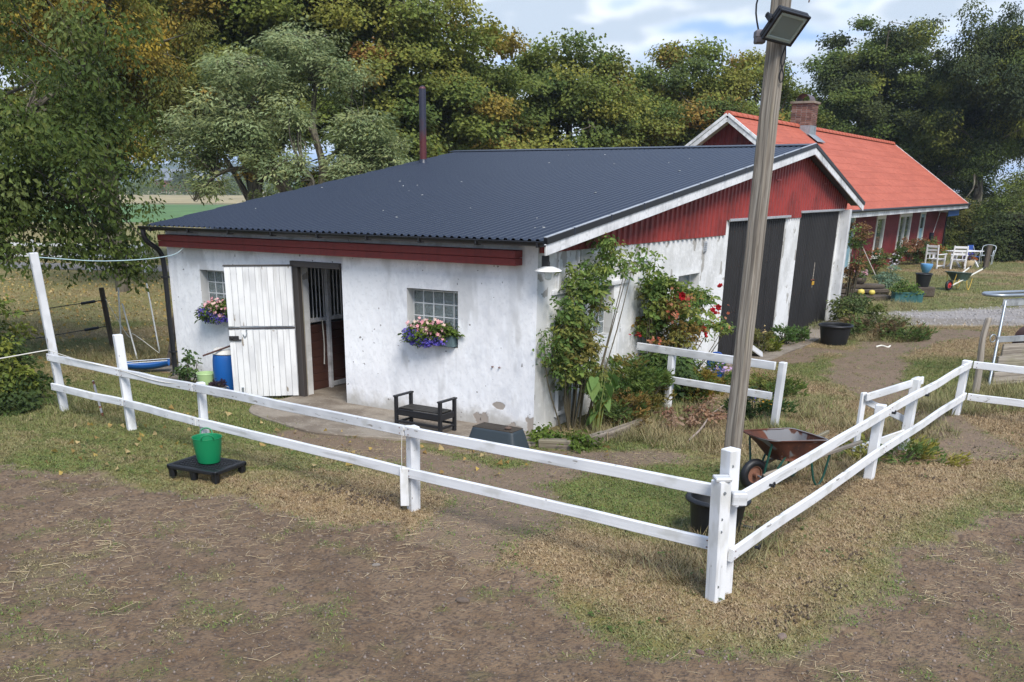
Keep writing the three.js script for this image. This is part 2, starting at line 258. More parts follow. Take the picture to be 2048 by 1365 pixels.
function groundColor(x, z, fine) {
  const m = groundMix(x, z), n3 = fbm(x * 9 + 2, z * 9 + 8, 3), n4 = fine ? fbm(x * 38 + 4, z * 38 + 1, 3) : fbm(x * 15, z * 15, 2), n5 = fine ? noise(x * 95, z * 95) : 0.5;
  let turf = mix3([96, 98, 46], [122, 116, 60], n4); turf = mix3(turf, [70, 78, 32], sm(0.5, 0.72, n3) * 0.8);
  const dead = mix3([132, 107, 74], [164, 138, 100], n4);
  let c = mix3(turf, mix3(dead, [88, 70, 48], sm(0.56, 0.74, n3) * 0.75), clamp(m.dry + (n3 - 0.5) * 0.9));
  let earth = mix3([104, 84, 63], [124, 103, 80], sm(0.3, 0.7, m.n2 * 0.5 + n3 * 0.5)); earth = mix3(earth, [70, 56, 46], sm(0.5, 0.75, n4) * 0.7); earth = mix3(earth, [136, 120, 102], sm(0.86, 0.95, n5) * 0.5);
  const tufty = sm(0.52, 0.66, fbm(x * 3.3 + 60, z * 3.3 + 20, 4) + 0.16 * sm(1.2, 3.6, m.pd) - 0.06);     // thin regrowth further out in the paddock
  earth = mix3(earth, mix3([78, 84, 40], [100, 92, 58], n4), tufty * 0.3);
  if (m.pd < 0.2) earth = mix3(earth, [134, 116, 96], 0.55);      // dusty trodden paths
  c = mix3(c, earth, clamp(m.earth * 1.15 + (n3 - 0.5) * 0.7 * m.earth * (1 - m.earth) * 4));
  const grav = mix3([132, 126, 122], [170, 164, 158], n4 * 0.6 + m.n2 * 0.4);
  c = mix3(c, mix3(grav, [118, 108, 92], sm(0.5, 0.7, m.n1) * 0.5), m.gravel);
  if (m.a < -9.8) c = mix3(c, mix3([150, 136, 84], [126, 122, 66], m.n2), 0.6 * sm(-9.8, -12, m.a));
  return c;
}
function groundSheet(name, x0, x1, z0, z1, step, res, fine, hole) {
  const nx = Math.round((x1 - x0) / step), nz = Math.round((z1 - z0) / step), pos = [], uv = [], idx = [];
  for (let j = 0; j <= nz; j++) for (let i = 0; i <= nx; i++) { const x = x0 + i * step, z = z0 + j * step; pos.push(x, gh(x, z), z); uv.push((x - x0) / (x1 - x0), (z - z0) / (z1 - z0)); }
  for (let j = 0; j < nz; j++) for (let i = 0; i < nx; i++) {
    const x = x0 + (i + 0.5) * step, z = z0 + (j + 0.5) * step; if (hole && x > NEAR.x0 && x < NEAR.x1 && z > NEAR.z0 && z < NEAR.z1) continue;
    const a = j * (nx + 1) + i, b = a + nx + 1; idx.push(a, b, a + 1, b, b + 1, a + 1);
  }
  const g = new THREE.BufferGeometry(); g.setAttribute('position', new THREE.Float32BufferAttribute(pos, 3)); g.setAttribute('uv', new THREE.Float32BufferAttribute(uv, 2)); g.setIndex(idx); g.computeVertexNormals();
  const map = dtex(res, res, (u, v) => groundColor(x0 + u * (x1 - x0), z0 + v * (z1 - z0), fine), { wrap: THREE.ClampToEdgeWrapping });
  const bump = T.grain.clone(); bump.repeat.set((x1 - x0) / 1.3, (z1 - z0) / 1.3); bump.needsUpdate = true;
  return mesh(name, g, S(C(0.92, 0.92, 0.92), 1, { map, bumpMap: bump, bumpScale: 0.03 }), null, 'structure');
}
groundSheet('paddock_ground', NEAR.x0, NEAR.x1, NEAR.z0, NEAR.z1, 0.056, 2048, true);
groundSheet('yard_ground', -64, 64, -98, 30, 2, 2048, false, true);
{ // open country out to the horizon, with a hole where the yard lies
  const sh = new THREE.Shape([[-4500, -4500], [4500, -4500], [4500, 4500], [-4500, 4500]].map((p) => new THREE.Vector2(...p)));
  sh.holes.push(new THREE.Path([[-64, -98], [-64, 30], [64, 30], [64, -98]].map(([x, z]) => new THREE.Vector2(x, -z))));
  mesh('terrain', new THREE.ShapeGeometry(sh).rotateX(-Math.PI / 2), S(C(0.16, 0.15, 0.06), 1), null, 'structure');
  const field = (name, pts, col, y, scale) => {
    const tex = dtex(256, 256, (u, v) => { const g = 255 - 50 * tf(u, v, 6, 3, 160, 4) - 40 * tf(u, v, 40, 60, 165, 2); return gray(g); }, { repeat: [1 / scale, 1 / scale] });
    return mesh(name, new THREE.ShapeGeometry(new THREE.Shape(pts.map(([x, z]) => new THREE.Vector2(x, -z)))).rotateX(-Math.PI / 2).translate(0, y, 0), S(col, 1, { map: tex }), null, 'structure');
  };
  field('green_field', [[-140, -101], [-6, -101], [-10, -205], [-150, -190]], C(0.12, 0.24, 0.06), 0.02, 30);
  field('stubble_field', [[-190, -206], [-15, -220], [-40, -420], [-260, -390]], C(0.50, 0.40, 0.20), 0.03, 40);
  field('far_field', [[-420, -520], [-60, -560], [-90, -760], [-560, -700]], C(0.52, 0.42, 0.24), 0.05, 60);
  // the grey lane beyond the left paddock
  field('lane', [[-64, -51], [-30, -45.3], [-10, -41.6], [-4, -40.4], [-4, -43.6], [-10, -44.9], [-30, -48.6], [-64, -54.4]], C(0.27, 0.27, 0.28), 0.012, 5);
}
{ // a low wooded ridge on the horizon
  const pos = [], idx = [], cols = [], n = 400, r = rng(8);
  for (let i = 0; i <= n; i++) {
    const x = -1900 + i * 5.2, z = -1750 + 90 * noise(i * 0.05, 3), h = 26 + 16 * fbm(i * 0.03 + 4, 2, 3) + 7 * fbm(i * 0.35, 7, 3);
    pos.push(x, 0, z + 60, x, h * 0.75, z + 30, x, h, z, x, 0, z - 120);
  }
  for (let i = 0; i < n; i++) for (let k = 0; k < 3; k++) { const a = i * 4 + k, b = a + 4; idx.push(a, b, a + 1, b, b + 1, a + 1); }
  const g = new THREE.BufferGeometry(); g.setAttribute('position', new THREE.Float32BufferAttribute(pos, 3)); g.setIndex(idx); g.computeVertexNormals();
  mesh('wooded_hills', g, S(C(0.035, 0.06, 0.03), 1), null, 'structure');
}

// ---------------------------------------------------------------- the stable
const roofY = (b) => (b <= 11.76 ? 2.745 + 0.1317 * (b + 0.35) : 4.34 - 0.242 * (b - 11.76));
let ribsG, trap;
{
  const barn = thing('stable', 'white plastered stable with dark corrugated roof and red upper gable', 'stable', [OX, 0, OZ], -YAW);
  const sp = (w, h, pts) => new THREE.Shape(pts.map((p) => new THREE.Vector2(...p)));
  const hole = (s, x0, y0, x1, y1) => s.holes.push(new THREE.Path([[x0, y0], [x1, y0], [x1, y1], [x0, y1]].map((p) => new THREE.Vector2(...p))));
  // front wall: paint worn and flaking near the ground, grey weather stains
  const spots = (x, y) => { // bare plaster where the paint has come off
    const n = fbm(x * 5.5 + 3, y * 5.5 + 7, 4), low = sm(0.7, 0.12, y) * sm(-2.0, -0.6, x) * 0.27 + sm(0.3, 0.05, y) * 0.12 + sm(-0.35, -0.05, x) * sm(1.3, 0.2, y) * 0.16;
    const big = Math.hypot((x + 0.62) / 0.11, (y - 0.36) / 0.055) + (n - 0.5) * 1.2; return Math.max(sm(0.76, 0.79, n * 0.72 + low) * sm(1.2, 0.7, y), sm(1.05, 0.9, big));
  };
  const wallTex = dtex(2048, 704, (u, v) => {
    const x = -8.3 + u * 8.5, y = v * 2.9, b = fbm(x * 0.9 + 5, y * 0.9 + 2, 5), f = fbm(x * 7, y * 7, 4), tr = fbm(x * 16 + y * 3, y * 5 - x * 3, 3), st = fbm(x * 5 + 9, y * 0.6 + 4, 4), ft = fbm(x * 26, y * 26, 3);
    let c = mix3([242, 242, 242], [232, 232, 233], sm(0.36, 0.66, b)); c = mix3(c, [206, 208, 212], sm(0.55, 0.8, f * 0.55 + b * 0.45) * 0.6); c = mix3(c, [247, 248, 249], sm(0.5, 0.78, tr) * 0.5);
    c = mix3(c, [196, 197, 198], sm(0.62, 0.82, st) * 0.35); c = mix3(c, [204, 206, 208], sm(0.55, 0.8, ft) * 0.3);
    c = mix3(c, [152, 148, 138], sm(0.32, 0.02, y + (f - 0.5) * 0.35) * 0.65);                   // splashed earth at the foot
    c = mix3(c, [176, 175, 172], sm(0.64, 0.78, fbm(x * 3 + 70, y * 1.1, 4) + 0.12 * sm(2.0, 2.45, y)) * 0.4);
    c = mix3(c, [158, 148, 138], spots(x, y) * 0.95); c = mix3(c, [70, 64, 60], sm(0.85, 0.87, fbm(x * 14 + 11, y * 14 + 5, 3)) * 0.6);
    return c;
  }, { repeat: [1 / 8.5, 1 / 2.9] });
  wallTex.offset.set(8.3 / 8.5, 0);
  const wallBump = dtex(1024, 352, (u, v) => { const x = -8.3 + u * 8.5, y = v * 2.9; return gray(255 * clamp(0.75 * fbm(x * 3, y * 3, 4) + 0.3 * fbm(x * 12 + y * 4, y * 7, 3) - 0.3 * spots(x, y))); }, { srgb: false, repeat: [1 / 8.5, 1 / 2.9] });
  wallBump.offset.set(8.3 / 8.5, 0);
  const frontMat = S(C(1, 1, 1), 0.93, { map: wallTex, bumpMap: wallBump, bumpScale: 0.014 });
  const fs = sp(0, 0, [[-7.75, -0.15], [0, -0.15], [0, 2.68], [-7.75, 2.68]]);
  hole(fs, -4.62, 0.0, -3.6, 2.24); hole(fs, -2.3, 1.14, -1.35, 1.97); hole(fs, -6.93, 1.2, -5.98, 2.02);
  mesh('wall', new THREE.ExtrudeGeometry(fs, { depth: 0.3, bevelEnabled: false }).translate(0, 0, -0.3), [frontMat, M.reveal], barn);
  // gable wall: garage openings and two windows
  const gs = sp(0, 0, [[0.3, -0.15], [16.3, -0.15], [16.3, 3.1], [11.76, 4.18], [0.3, 2.68]]);
  hole(gs, 7.5, 0, 11.2, 2.8); hole(gs, 12.3, 0, 15.85, 2.88); hole(gs, 1.62, 1.2, 2.45, 1.96); hole(gs, 5.1, 1.15, 6.12, 1.92);
  mesh('wall', new THREE.ExtrudeGeometry(gs, { depth: 0.3, bevelEnabled: false }).rotateY(Math.PI / 2).translate(-0.3, 0, 0), [M.plaster, M.reveal], barn);
  // far and left walls, floor, partition behind
  mesh('wall', beamG([-7.87, 1.3, -0.31], [-9.4, 1.3, -11.6], 0.25, 2.7), M.plaster, barn);
  mesh('wall', bx(9.4, 3.2, 0.25, -4.85, 1.5, -16.17), M.plaster, barn);
  mesh('wall', beamG([-9.4, 1.5, -11.6], [-9.4, 1.5, -16.2], 0.25, 3.0), M.plaster, barn);
  mesh('floor', bx(8.8, 0.12, 15.6, -4.6, -0.055, -8.1), M.concrete, barn);
  mesh('partition', bx(0.12, 2.6, 6, -3.1, 1.3, -3.4), M.darkwood, barn);
  mesh('partition', bx(6, 2.6, 0.12, -5.2, 1.3, -6.5), M.darkwood, barn);
  // roof sheets
  const sheets = (name, a0, a1, b0f, b1, n, mat) => {
    const m = 7, pitch = (a1 - a0) / (n * m), w = pitch * m, prof = [[0, 1], [0.26, 1], [0.40, 0], [0.86, 0]];
    for (let s = 0; s < n; s++) {
      const pos = [], uv = [], P = []; for (let i = 0; i < m; i++) for (const [f, h] of prof) P.push([a0 + s * w + (i + f) * pitch, h * 0.022]); P.push([a0 + (s + 1) * w, 0.022]);
      for (let i = 0; i + 1 < P.length; i++) { const [x, h] = P[i], [q, e] = P[i + 1], bx0 = b0f(x), bx1 = b0f(q), A = [x, roofY(bx0) + h, -bx0], D = [q, roofY(bx1) + e, -bx1], U = [x, roofY(b1) + h, -b1], W = [q, roofY(b1) + e, -b1]; for (const v of [A, D, W, A, W, U]) { pos.push(...v); uv.push(v[0], v[2]); } }
      const g = new THREE.BufferGeometry(); g.setAttribute('position', new THREE.Float32BufferAttribute(pos, 3)); g.setAttribute('uv', new THREE.Float32BufferAttribute(uv, 2)); g.computeVertexNormals();
      mesh(name, g, mat, barn);
    }
  };
  sheets('roof_sheet', -9.5, 0.3, (x) => (x < -7.8 ? -0.35 + (-7.8 - x) / 1.7 * 12.1 : -0.35), 11.74, 11, M.roof);
  sheets('roof_sheet', -9.5, 0.3, () => 11.78, 17.05, 11, M.roof);
  mesh('ridge_cap', merge([beamG([-9.6, roofY(11.6) + 0.035, -11.6], [0.32, roofY(11.6) + 0.035, -11.6], 0.34, 0.012, 0.002, V3(0, 1, 0.13)), beamG([-9.6, roofY(11.92) + 0.03, -11.92], [0.32, roofY(11.92) + 0.03, -11.92], 0.32, 0.012, 0.002, V3(0, 1, -0.24))]), M.roof, barn);
  { const r = rng(404), sp_ = []; for (let i = 0; i < 22; i++) { const a = -8 + 8.1 * r(), b = 0.3 + 11 * r(), s = 0.006 + 0.01 * r(); sp_.push(new THREE.CylinderGeometry(s, s * 1.1, 0.006, 7).applyMatrix4(mat4(a, roofY(b) + 0.026, -b, 0.13, r() * 6, 0, 1, 1, 1 + r()))); } mesh('droppings', merge(sp_), S(C(0.55, 0.55, 0.52), 0.9), barn, 'stuff'); }
  // soffit board under the overhang, red fascia box, gutter
  mesh('soffit', bx(7.9, 0.03, 0.36, -3.85, 2.69, 0.17), M.frame, barn);
  mesh('fascia', bx(7.48, 0.1, 0.2, -3.99, 2.545, 0.102), M.redboard, barn);
  mesh('fascia', bx(7.48, 0.098, 0.19, -3.99, 2.44, 0.097), M.redboard, barn);
  const gut = [], gi = []; { const n = 10; for (let i = 0; i <= n; i++) { const t = Math.PI * (1 + i / n); for (const x of [-7.9, 0.33]) gut.push(x, 2.735 + 0.06 * Math.sin(t), 0.40 + 0.062 * Math.cos(t)); } for (let i = 0; i < n; i++) gi.push(i * 2, i * 2 + 1, i * 2 + 2, i * 2 + 1, i * 2 + 3, i * 2 + 2); }
  const gg = new THREE.BufferGeometry(); gg.setAttribute('position', new THREE.Float32BufferAttribute(gut, 3)); gg.setIndex(gi); gg.computeVertexNormals();
  mesh('gutter', gg, M.black, barn); mesh('gutter_lip', rodG([-7.9, 2.735, 0.462], [0.33, 2.735, 0.462], 0.008), M.black, barn);
  for (let x = -7.6; x < 0.3; x += 0.98) mesh('gutter_bracket', bx(0.03, 0.075, 0.13, x, 2.70, 0.40), M.black, barn);
  const dp = mesh('downpipe', tubeG([[-7.84, 2.69, 0.40], [-7.84, 2.6, 0.40], [-7.84, 2.5, 0.36], [-7.8, 2.33, 0.15], [-7.8, 2.22, 0.08], [-7.8, 2.05, 0.06], [-7.8, 1, 0.06], [-7.8, 0.15, 0.06], [-7.78, 0.06, 0.1]], 0.045, 48, 12), M.black, barn);
  for (const y of [1.85, 0.5]) mesh('pipe_clip', bx(0.12, 0.03, 0.11, -7.8, y, 0.055), M.black, dp);
  // verge boards along both slopes of the gable
  const rake = (b0, b1, dy, w, h, mat, name, xo) => beam(name, [xo, roofY(b0) + dy, -b0], [xo, roofY(b1) + dy, -b1], w, h, mat, barn, 0.004);
  rake(-0.35, 11.76, -0.115, 0.03, 0.15, M.white, 'verge_board', 0.31); rake(11.76, 17.05, -0.115, 0.03, 0.15, M.white, 'verge_board', 0.311);
  rake(-0.36, 11.74, 0.0, 0.06, 0.085, M.black, 'verge_flashing', 0.315); rake(11.78, 17.06, 0.0, 0.06, 0.085, M.black, 'verge_flashing', 0.315); rake(-0.36, 11.74, 0.048, 0.05, 0.012, M.galvflat, 'flashing_edge', 0.312);
  for (let b = 0.4; b < 11.6; b += 1.13) mesh('flashing_joint', bx(0.066, 0.1, 0.025, 0.315, roofY(b) + 0.006, -b, 0.002), M.roof, barn);
  rake(-0.3, 11.7, -0.06, 0.3, 0.02, M.frame, 'verge_soffit', 0.14); rake(11.8, 17.0, -0.06, 0.3, 0.02, M.frame, 'verge_soffit', 0.14);
  // red ribbed cladding on the upper gable, one mesh per sheet, bottom edge stepped over the doors
  const yb = (b) => (b < 7.25 ? 2.56 : b < 11.3 ? 2.84 : b < 12.25 ? 2.79 : b < 16 ? 2.93 : 2.93), yt = (b) => roofY(b) - 0.1;
  const ribs = (b0, b1, pitch, dep, lo, hi, prof) => {
    const pos = [], uv = [], P = []; const n = Math.max(1, Math.round((b1 - b0) / pitch));
    for (let i = 0; i < n; i++) for (const [f, d] of prof) P.push([b0 + (i + f) * (b1 - b0) / n, d * dep]); P.push([b1, prof[0][1] * dep]);
    for (let i = 0; i + 1 < P.length; i++) {
      const [p, d] = P[i], [q, e] = P[i + 1], l0 = lo(p + 1e-3), l1 = lo(q - 1e-3), h0 = hi(p), h1 = hi(q);
      for (const v of [[p, l0, d], [q, l1, e], [q, h1, e], [p, l0, d], [q, h1, e], [p, h0, d]]) { pos.push(...v); uv.push(v[0], v[1]); }
    }
    const g = new THREE.BufferGeometry(); g.setAttribute('position', new THREE.Float32BufferAttribute(pos, 3)); g.setAttribute('uv', new THREE.Float32BufferAttribute(uv, 2)); g.computeVertexNormals(); return g;
  };
  const TRAP = [[0, 0], [0.42, 0], [0.52, 1], [0.88, 1], [0.98, 0]];
  ribsG = ribs; trap = TRAP;
  const edges = [0.02, 1.05, 2.09, 3.12, 4.16, 5.19, 6.22, 7.25, 8.28, 9.3, 10.3, 11.3, 12.25, 13.25, 14.3, 15.35, 16.4];
  for (let i = 0; i + 1 < edges.length; i++) mesh('cladding_sheet', ribs(edges[i], edges[i + 1], 0.207, 0.03, yb, yt, TRAP).rotateY(Math.PI / 2).translate(0.012 + (i % 2) * 0.002, 0, 0), M.red, barn);
  for (const [b, y] of [[10.2, 4.0], [10.2, 3.6], [9.55, 3.75], [13.9, 3.55]]) mesh('hatch_hinge', bx(0.015, 0.03, 0.32, 0.055, y, -b, 0.002), M.red, barn);
  mesh('hatch_bolt', merge([bx(0.05, 0.14, 0.05, 0.07, 3.62, -9.5), bx(0.04, 0.04, 0.12, 0.08, 3.68, -9.5)]), M.red, barn);
  // white battens around the first side window
  for (const b of [0.55, 1.15, 2.6, 3.0, 3.35, 3.7]) beam('batten', [0.015, b < 2.5 ? 2.0 : 2.02, -b], [0.015, 2.55, -b], 0.05, 0.03, M.paint, barn);
  beam('batten', [0.018, 2.0, -0.4], [0.018, 2.0, -3.0], 0.036, 0.07, M.paint, barn); beam('batten', [0.018, 2.3, -2.5], [0.018, 2.3, -3.8], 0.036, 0.06, M.paint, barn); beam('batten', [0.016, 0.3, -2.65], [0.016, 2.0, -2.65], 0.05, 0.03, M.paint, barn);
  // black corrugated garage doors
  const WAVE = [[0, 1], [0.22, 0.95], [0.5, 0], [0.68, 0.05], [0.9, 0.9]];
  for (const [b0, b1, top, n] of [[7.52, 11.18, 2.79, 4], [12.32, 15.83, 2.87, 4]]) {
    const d = new THREE.Group(); d.name = 'garage_door'; barn.add(d); d.position.set(0, 0, 0);
    mesh('door_backing', bx(0.05, top - 0.04, b1 - b0 - 0.02, -0.1, top / 2 + 0.01, -(b0 + b1) / 2), M.frame, d);
    for (let i = 0; i < n; i++) for (const [y0, y1, o] of [[0.04, 1.02, 0], [0.95, 1.95, 0.004], [1.88, top, 0.008]]) {
      const w = (b1 - b0) / n, r = rng(i * 9 + Math.floor(y0 * 7) + Math.floor(b0)); const jig = (r() - 0.5) * 0.03;
      mesh('sheet', ribs(b0 + i * w, b0 + (i + 1) * w - 0.006, 0.15, 0.05, () => y0 + jig, () => y1, WAVE).rotateY(Math.PI / 2).translate(-0.07 + o + (i % 2) * 0.002, 0, 0), M.blackmetal, d);
    }
    mesh('door_rail', bx(0.05, 0.05, b1 - b0 + 0.3, 0.05, top + 0.045, -(b0 + b1) / 2), M.galvflat, d);
    const nails = []; for (const y of [0.98, 1.91, 2.6]) for (let i = 0; i < 40; i++) nails.push(bx(0.006, 0.016, 0.016, -0.032, y + (i % 3) * 0.004, -(b0 + 0.05 + i * (b1 - b0 - 0.1) / 39), 0.002));
    mesh('nail_row', merge(nails), M.rust, d);
    const mid = (b0 + b1) / 2; mesh('worn_strip', bx(0.02, 0.62, 0.05, -0.035, 1.35, -mid - 0.1), M.wood, d); mesh('latch', bx(0.05, 0.09, 0.18, -0.025, 1.15, -mid - 0.08), S(C(0.5, 0.28, 0.02), 0.6), d); mesh('latch_bar', bx(0.04, 0.03, 0.3, -0.02, 1.24, -mid), M.rust, d);
  }
  mesh('wall_vent', merge([bx(0.02, 0.2, 0.14, 0.012, 2.38, -6.25), ...[0, 1, 2, 3, 4].map((i) => bx(0.03, 0.015, 0.12, 0.025, 2.31 + i * 0.035, -6.25, 0.002))]), M.galvflat, barn);
  mesh('roof_flue', merge([rodG([-8.65, 3.85, -9], [-8.65, 5.68, -9], 0.088, 20), at(new THREE.SphereGeometry(0.088, 16, 8, 0, 6.3, 0, 1.6), -8.65, 5.66, -9)]), S(C(1, 1, 1), 0.5, { map: dtex(64, 256, (u, v) => { const n = tf(u, v, 5, 8, 200, 4); return mix3([84, 36, 38], [44, 46, 62], sm(0.42, 0.62, v + (n - 0.5) * 0.35)); }) }), barn);
  mesh('flue_collar', lathe([[0.16, 0], [0.11, 0.06], [0.09, 0.14]]).translate(-8.65, 3.93, -9), M.roof, barn);
  // glass block windows: every block its own piece, bedded in white mortar
  const blockMat = new THREE.MeshPhysicalMaterial({ color: C(0.62, 0.7, 0.68), roughness: 0.12, metalness: 0, transmission: 0.75, thickness: 0.06, ior: 1.45, bumpMap: T.wave, bumpScale: 0.012 });
  const blockGeo = [0, 1, 2].map((k) => shiftUV(cbox(0.172, 0.172, 0.07, 0.012), k * 0.37, k * 0.21));
  const mortar = S(C(0.75, 0.75, 0.74), 0.9);
  const blocks = (x0, y0, nx, ny, place) => {
    const w = new THREE.Group(); w.name = 'window'; barn.add(w); place(w); const s = 0.19, bars = [];
    for (let i = 0; i <= nx; i++) bars.push(bx(0.016, ny * s, 0.06, x0 + i * s, y0 + ny * s / 2, 0, 0.002));
    for (let j = 0; j <= ny; j++) bars.push(bx(nx * s, 0.016, 0.062, x0 + nx * s / 2, y0 + j * s, 0, 0.002));
    mesh('mortar', merge(bars), mortar, w);
    for (let i = 0; i < nx; i++) for (let j = 0; j < ny; j++) mesh('glass_block', blockGeo[(i * 2 + j * 3) % 3], blockMat, w).position.set(x0 + (i + 0.5) * s, y0 + (j + 0.5) * s, 0);
    const back = mesh('back_pane', bx(nx * s, ny * s, 0.01, x0 + nx * s / 2, y0 + ny * s / 2, -0.09), M.frame, w);
  };
  blocks(-2.3, 1.14, 5, 4, (w) => w.position.set(0, 0.03, -0.2)); blocks(-6.93, 1.2, 5, 4, (w) => w.position.set(0, 0.03, -0.2));
  blocks(0, 0, 4, 4, (w) => { w.rotation.y = Math.PI / 2; w.position.set(-0.16, 1.2, -1.64); });
  const sw = new THREE.Group(); sw.name = 'window'; barn.add(sw);
  mesh('pane', bx(0.02, 0.74, 0.96, -0.2, 1.53, -5.61), new THREE.MeshPhysicalMaterial({ color: C(0.16, 0.2, 0.22), roughness: 0.25, clearcoat: 0.6 }), sw); mesh('frame', merge([bx(0.05, 0.05, 1, -0.19, 1.9, -5.61), bx(0.05, 0.05, 1, -0.19, 1.17, -5.61), bx(0.05, 0.7, 0.05, -0.19, 1.53, -5.13), bx(0.05, 0.7, 0.05, -0.19, 1.53, -6.09)]), M.paint, sw);
  // door frame, open two-part stable door
  const fr = new THREE.Group(); fr.name = 'door_frame'; barn.add(fr);
  beam('jamb', [-4.58, 0, 0.0], [-4.58, 2.2, 0.0], 0.12, 0.09, M.frame, fr); beam('jamb', [-3.62, 0, -0.22], [-3.62, 2.2, -0.22], 0.1, 0.04, M.frame, fr); beam('lintel', [-4.66, 2.225, 0.0], [-3.6, 2.225, 0.0], 0.14, 0.09, M.frame, fr); beam('stop', [-4.53, 0, -0.05], [-4.53, 2.15, -0.05], 0.03, 0.02, M.wood, fr);
  const dr = new THREE.Group(); dr.name = 'stable_door'; barn.add(dr); dr.position.set(-4.62, 0.02, 0.07); dr.rotation.y = Math.PI + Math.atan2(0.72, 0.8);
  for (let i = 0; i < 11; i++) for (const [y0, y1] of [[0.03, 1.15], [1.2, 2.17]]) { const w = 1.08 / 11, r = rng(i * 3 + y0 * 10); beam('plank', [0.005 + (i + 0.5) * w, y0 + r() * 0.012, 0], [0.005 + (i + 0.5) * w, y1, 0], w - 0.004, 0.024 + r() * 0.003, M.boards, dr, 0.004, V3(0, 0, 1)); }
  beam('top_strip', [-0.02, 2.18, 0], [1.1, 2.18, 0], 0.06, 0.022, M.frame, dr); beam('mid_strip', [0, 1.175, 0], [1.09, 1.175, 0], 0.05, 0.018, M.frame, dr);
  for (const y of [0.2, 0.95, 1.4, 1.98]) { beam('ledge', [0.03, y, 0.026], [1.05, y, 0.026], 0.024, 0.1, M.paint, dr); }
  for (const s of [-1]) { mesh('latch', merge([bx(0.16, 0.07, 0.02, 1.01, 1.02, s * 0.022), bx(0.2, 0.018, 0.03, 0.99, 0.99, s * 0.03), bx(0.03, 0.03, 0.05, 1.04, 1.02, s * 0.035)]), M.blackmetal, dr); mesh('hook', tubeG([[0.80, 1.16, s * 0.03], [0.8, 1.08, s * 0.035], [0.83, 1.04, s * 0.035], [0.86, 1.08, s * 0.035]], 0.008, 16, 6), M.galv, dr); mesh('bolt', bx(0.035, 0.16, 0.03, 0.93, 0.12, s * 0.03), M.galv, dr); }
  // stall front just inside the door: bars over dark boards
  const st = new THREE.Group(); st.name = 'stall_front'; barn.add(st);
  for (let i = 0; i < 22; i++) mesh('bar', rodG([-4.85, 1.25, -0.36 - i * 0.092], [-4.85, 2.2, -0.36 - i * 0.092], 0.011), M.white, st);
  for (const [y, z0, z1] of [[1.23, 0.32, 2.3], [2.22, 0.32, 2.3]]) beam('rail', [-4.85, y, -z0], [-4.85, y, -z1], 0.05, 0.07, M.white, st);
  beam('post', [-4.84, 0, -1.0], [-4.84, 2.2, -1.0], 0.07, 0.07, M.white, st); beam('rail', [-4.84, 0.06, -1.03], [-4.84, 0.06, -2.3], 0.05, 0.08, M.white, st); beam('post', [-4.84, 0, -2.3], [-4.84, 2.2, -2.3], 0.07, 0.07, M.white, st);
  const bm = S(C(0.075, 0.028, 0.018), 0.7, { bumpMap: T.woodBump, bumpScale: 0.003 });
  for (let k = 0; k < 8; k++) beam('board', [-4.88, 0.08 + k * 0.143, -0.32], [-4.88, 0.08 + k * 0.143, -2.28], 0.03, 0.138, bm, st);
  mesh('rope', tubeG([[-4.8, 1.22, -0.8], [-4.79, 0.8, -0.81], [-4.8, 0.45, -0.8]], 0.012, 12, 6), M.rope, st);
  // step slab
  mesh('threshold', bx(1.02, 0.05, 0.34, -4.1, 0.0, -0.1, 0.01), M.concrete, barn);
  for (const x of [-0.6, -0.72]) mesh('wall_bolt', rodG([x, 0.93, 0], [x, 0.93, 0.03], 0.012), M.rust, barn);
  mesh('trellis', merge([beamG([0.03, 0.15, -0.62], [0.03, 1.05, -0.62], 0.06, 0.03), beamG([0.03, 0.15, -1.0], [0.03, 1.05, -1.0], 0.06, 0.03), beamG([0.03, 0.2, -0.6], [0.03, 0.2, -1.02], 0.03, 0.06), beamG([0.03, 0.6, -0.6], [0.03, 0.6, -1.02], 0.03, 0.06), beamG([0.03, 1.0, -0.6], [0.03, 1.0, -1.02], 0.03, 0.06)]), M.paint, barn);
  const post = beam('corner_post', [0.07, 0, -16.1], [0.07, 2.92, -16.1], 0.16, 0.34, M.paint, barn, 0.01, V3(1, 0, 0));
}
{ // wall lamp at the stable corner
  const l = thing('wall_lamp', 'white enamel shade wall lamp on the stable corner under the eaves', 'lamp', B(0.2, -0.1, 2.36).toArray());
  mesh('bracket', merge([bx(0.1, 0.16, 0.1, -0.02, 0.1, -0.02), tubeG([[0, 0.12, 0], [0.02, 0.1, 0.01], [0.02, 0.03, 0.02]], 0.02, 8, 8)]), M.black, l);
  mesh('shade', lathe([[0.03, 0.045], [0.08, 0.04], [0.16, 0.01], [0.19, -0.012], [0.185, -0.018], [0.03, 0.012]]).translate(0.02, 0, 0.03), S(C(0.8, 0.8, 0.78), 0.25), l);
  mesh('globe', lathe([[0.052, 0.0], [0.052, -0.09], [0.042, -0.125], [0.0, -0.14]], 20).translate(0.02, 0, 0.03), new THREE.MeshPhysicalMaterial({ color: C(0.86, 0.9, 0.9), roughness: 0.12, transmission: 0.55, thickness: 0 }), l);
}

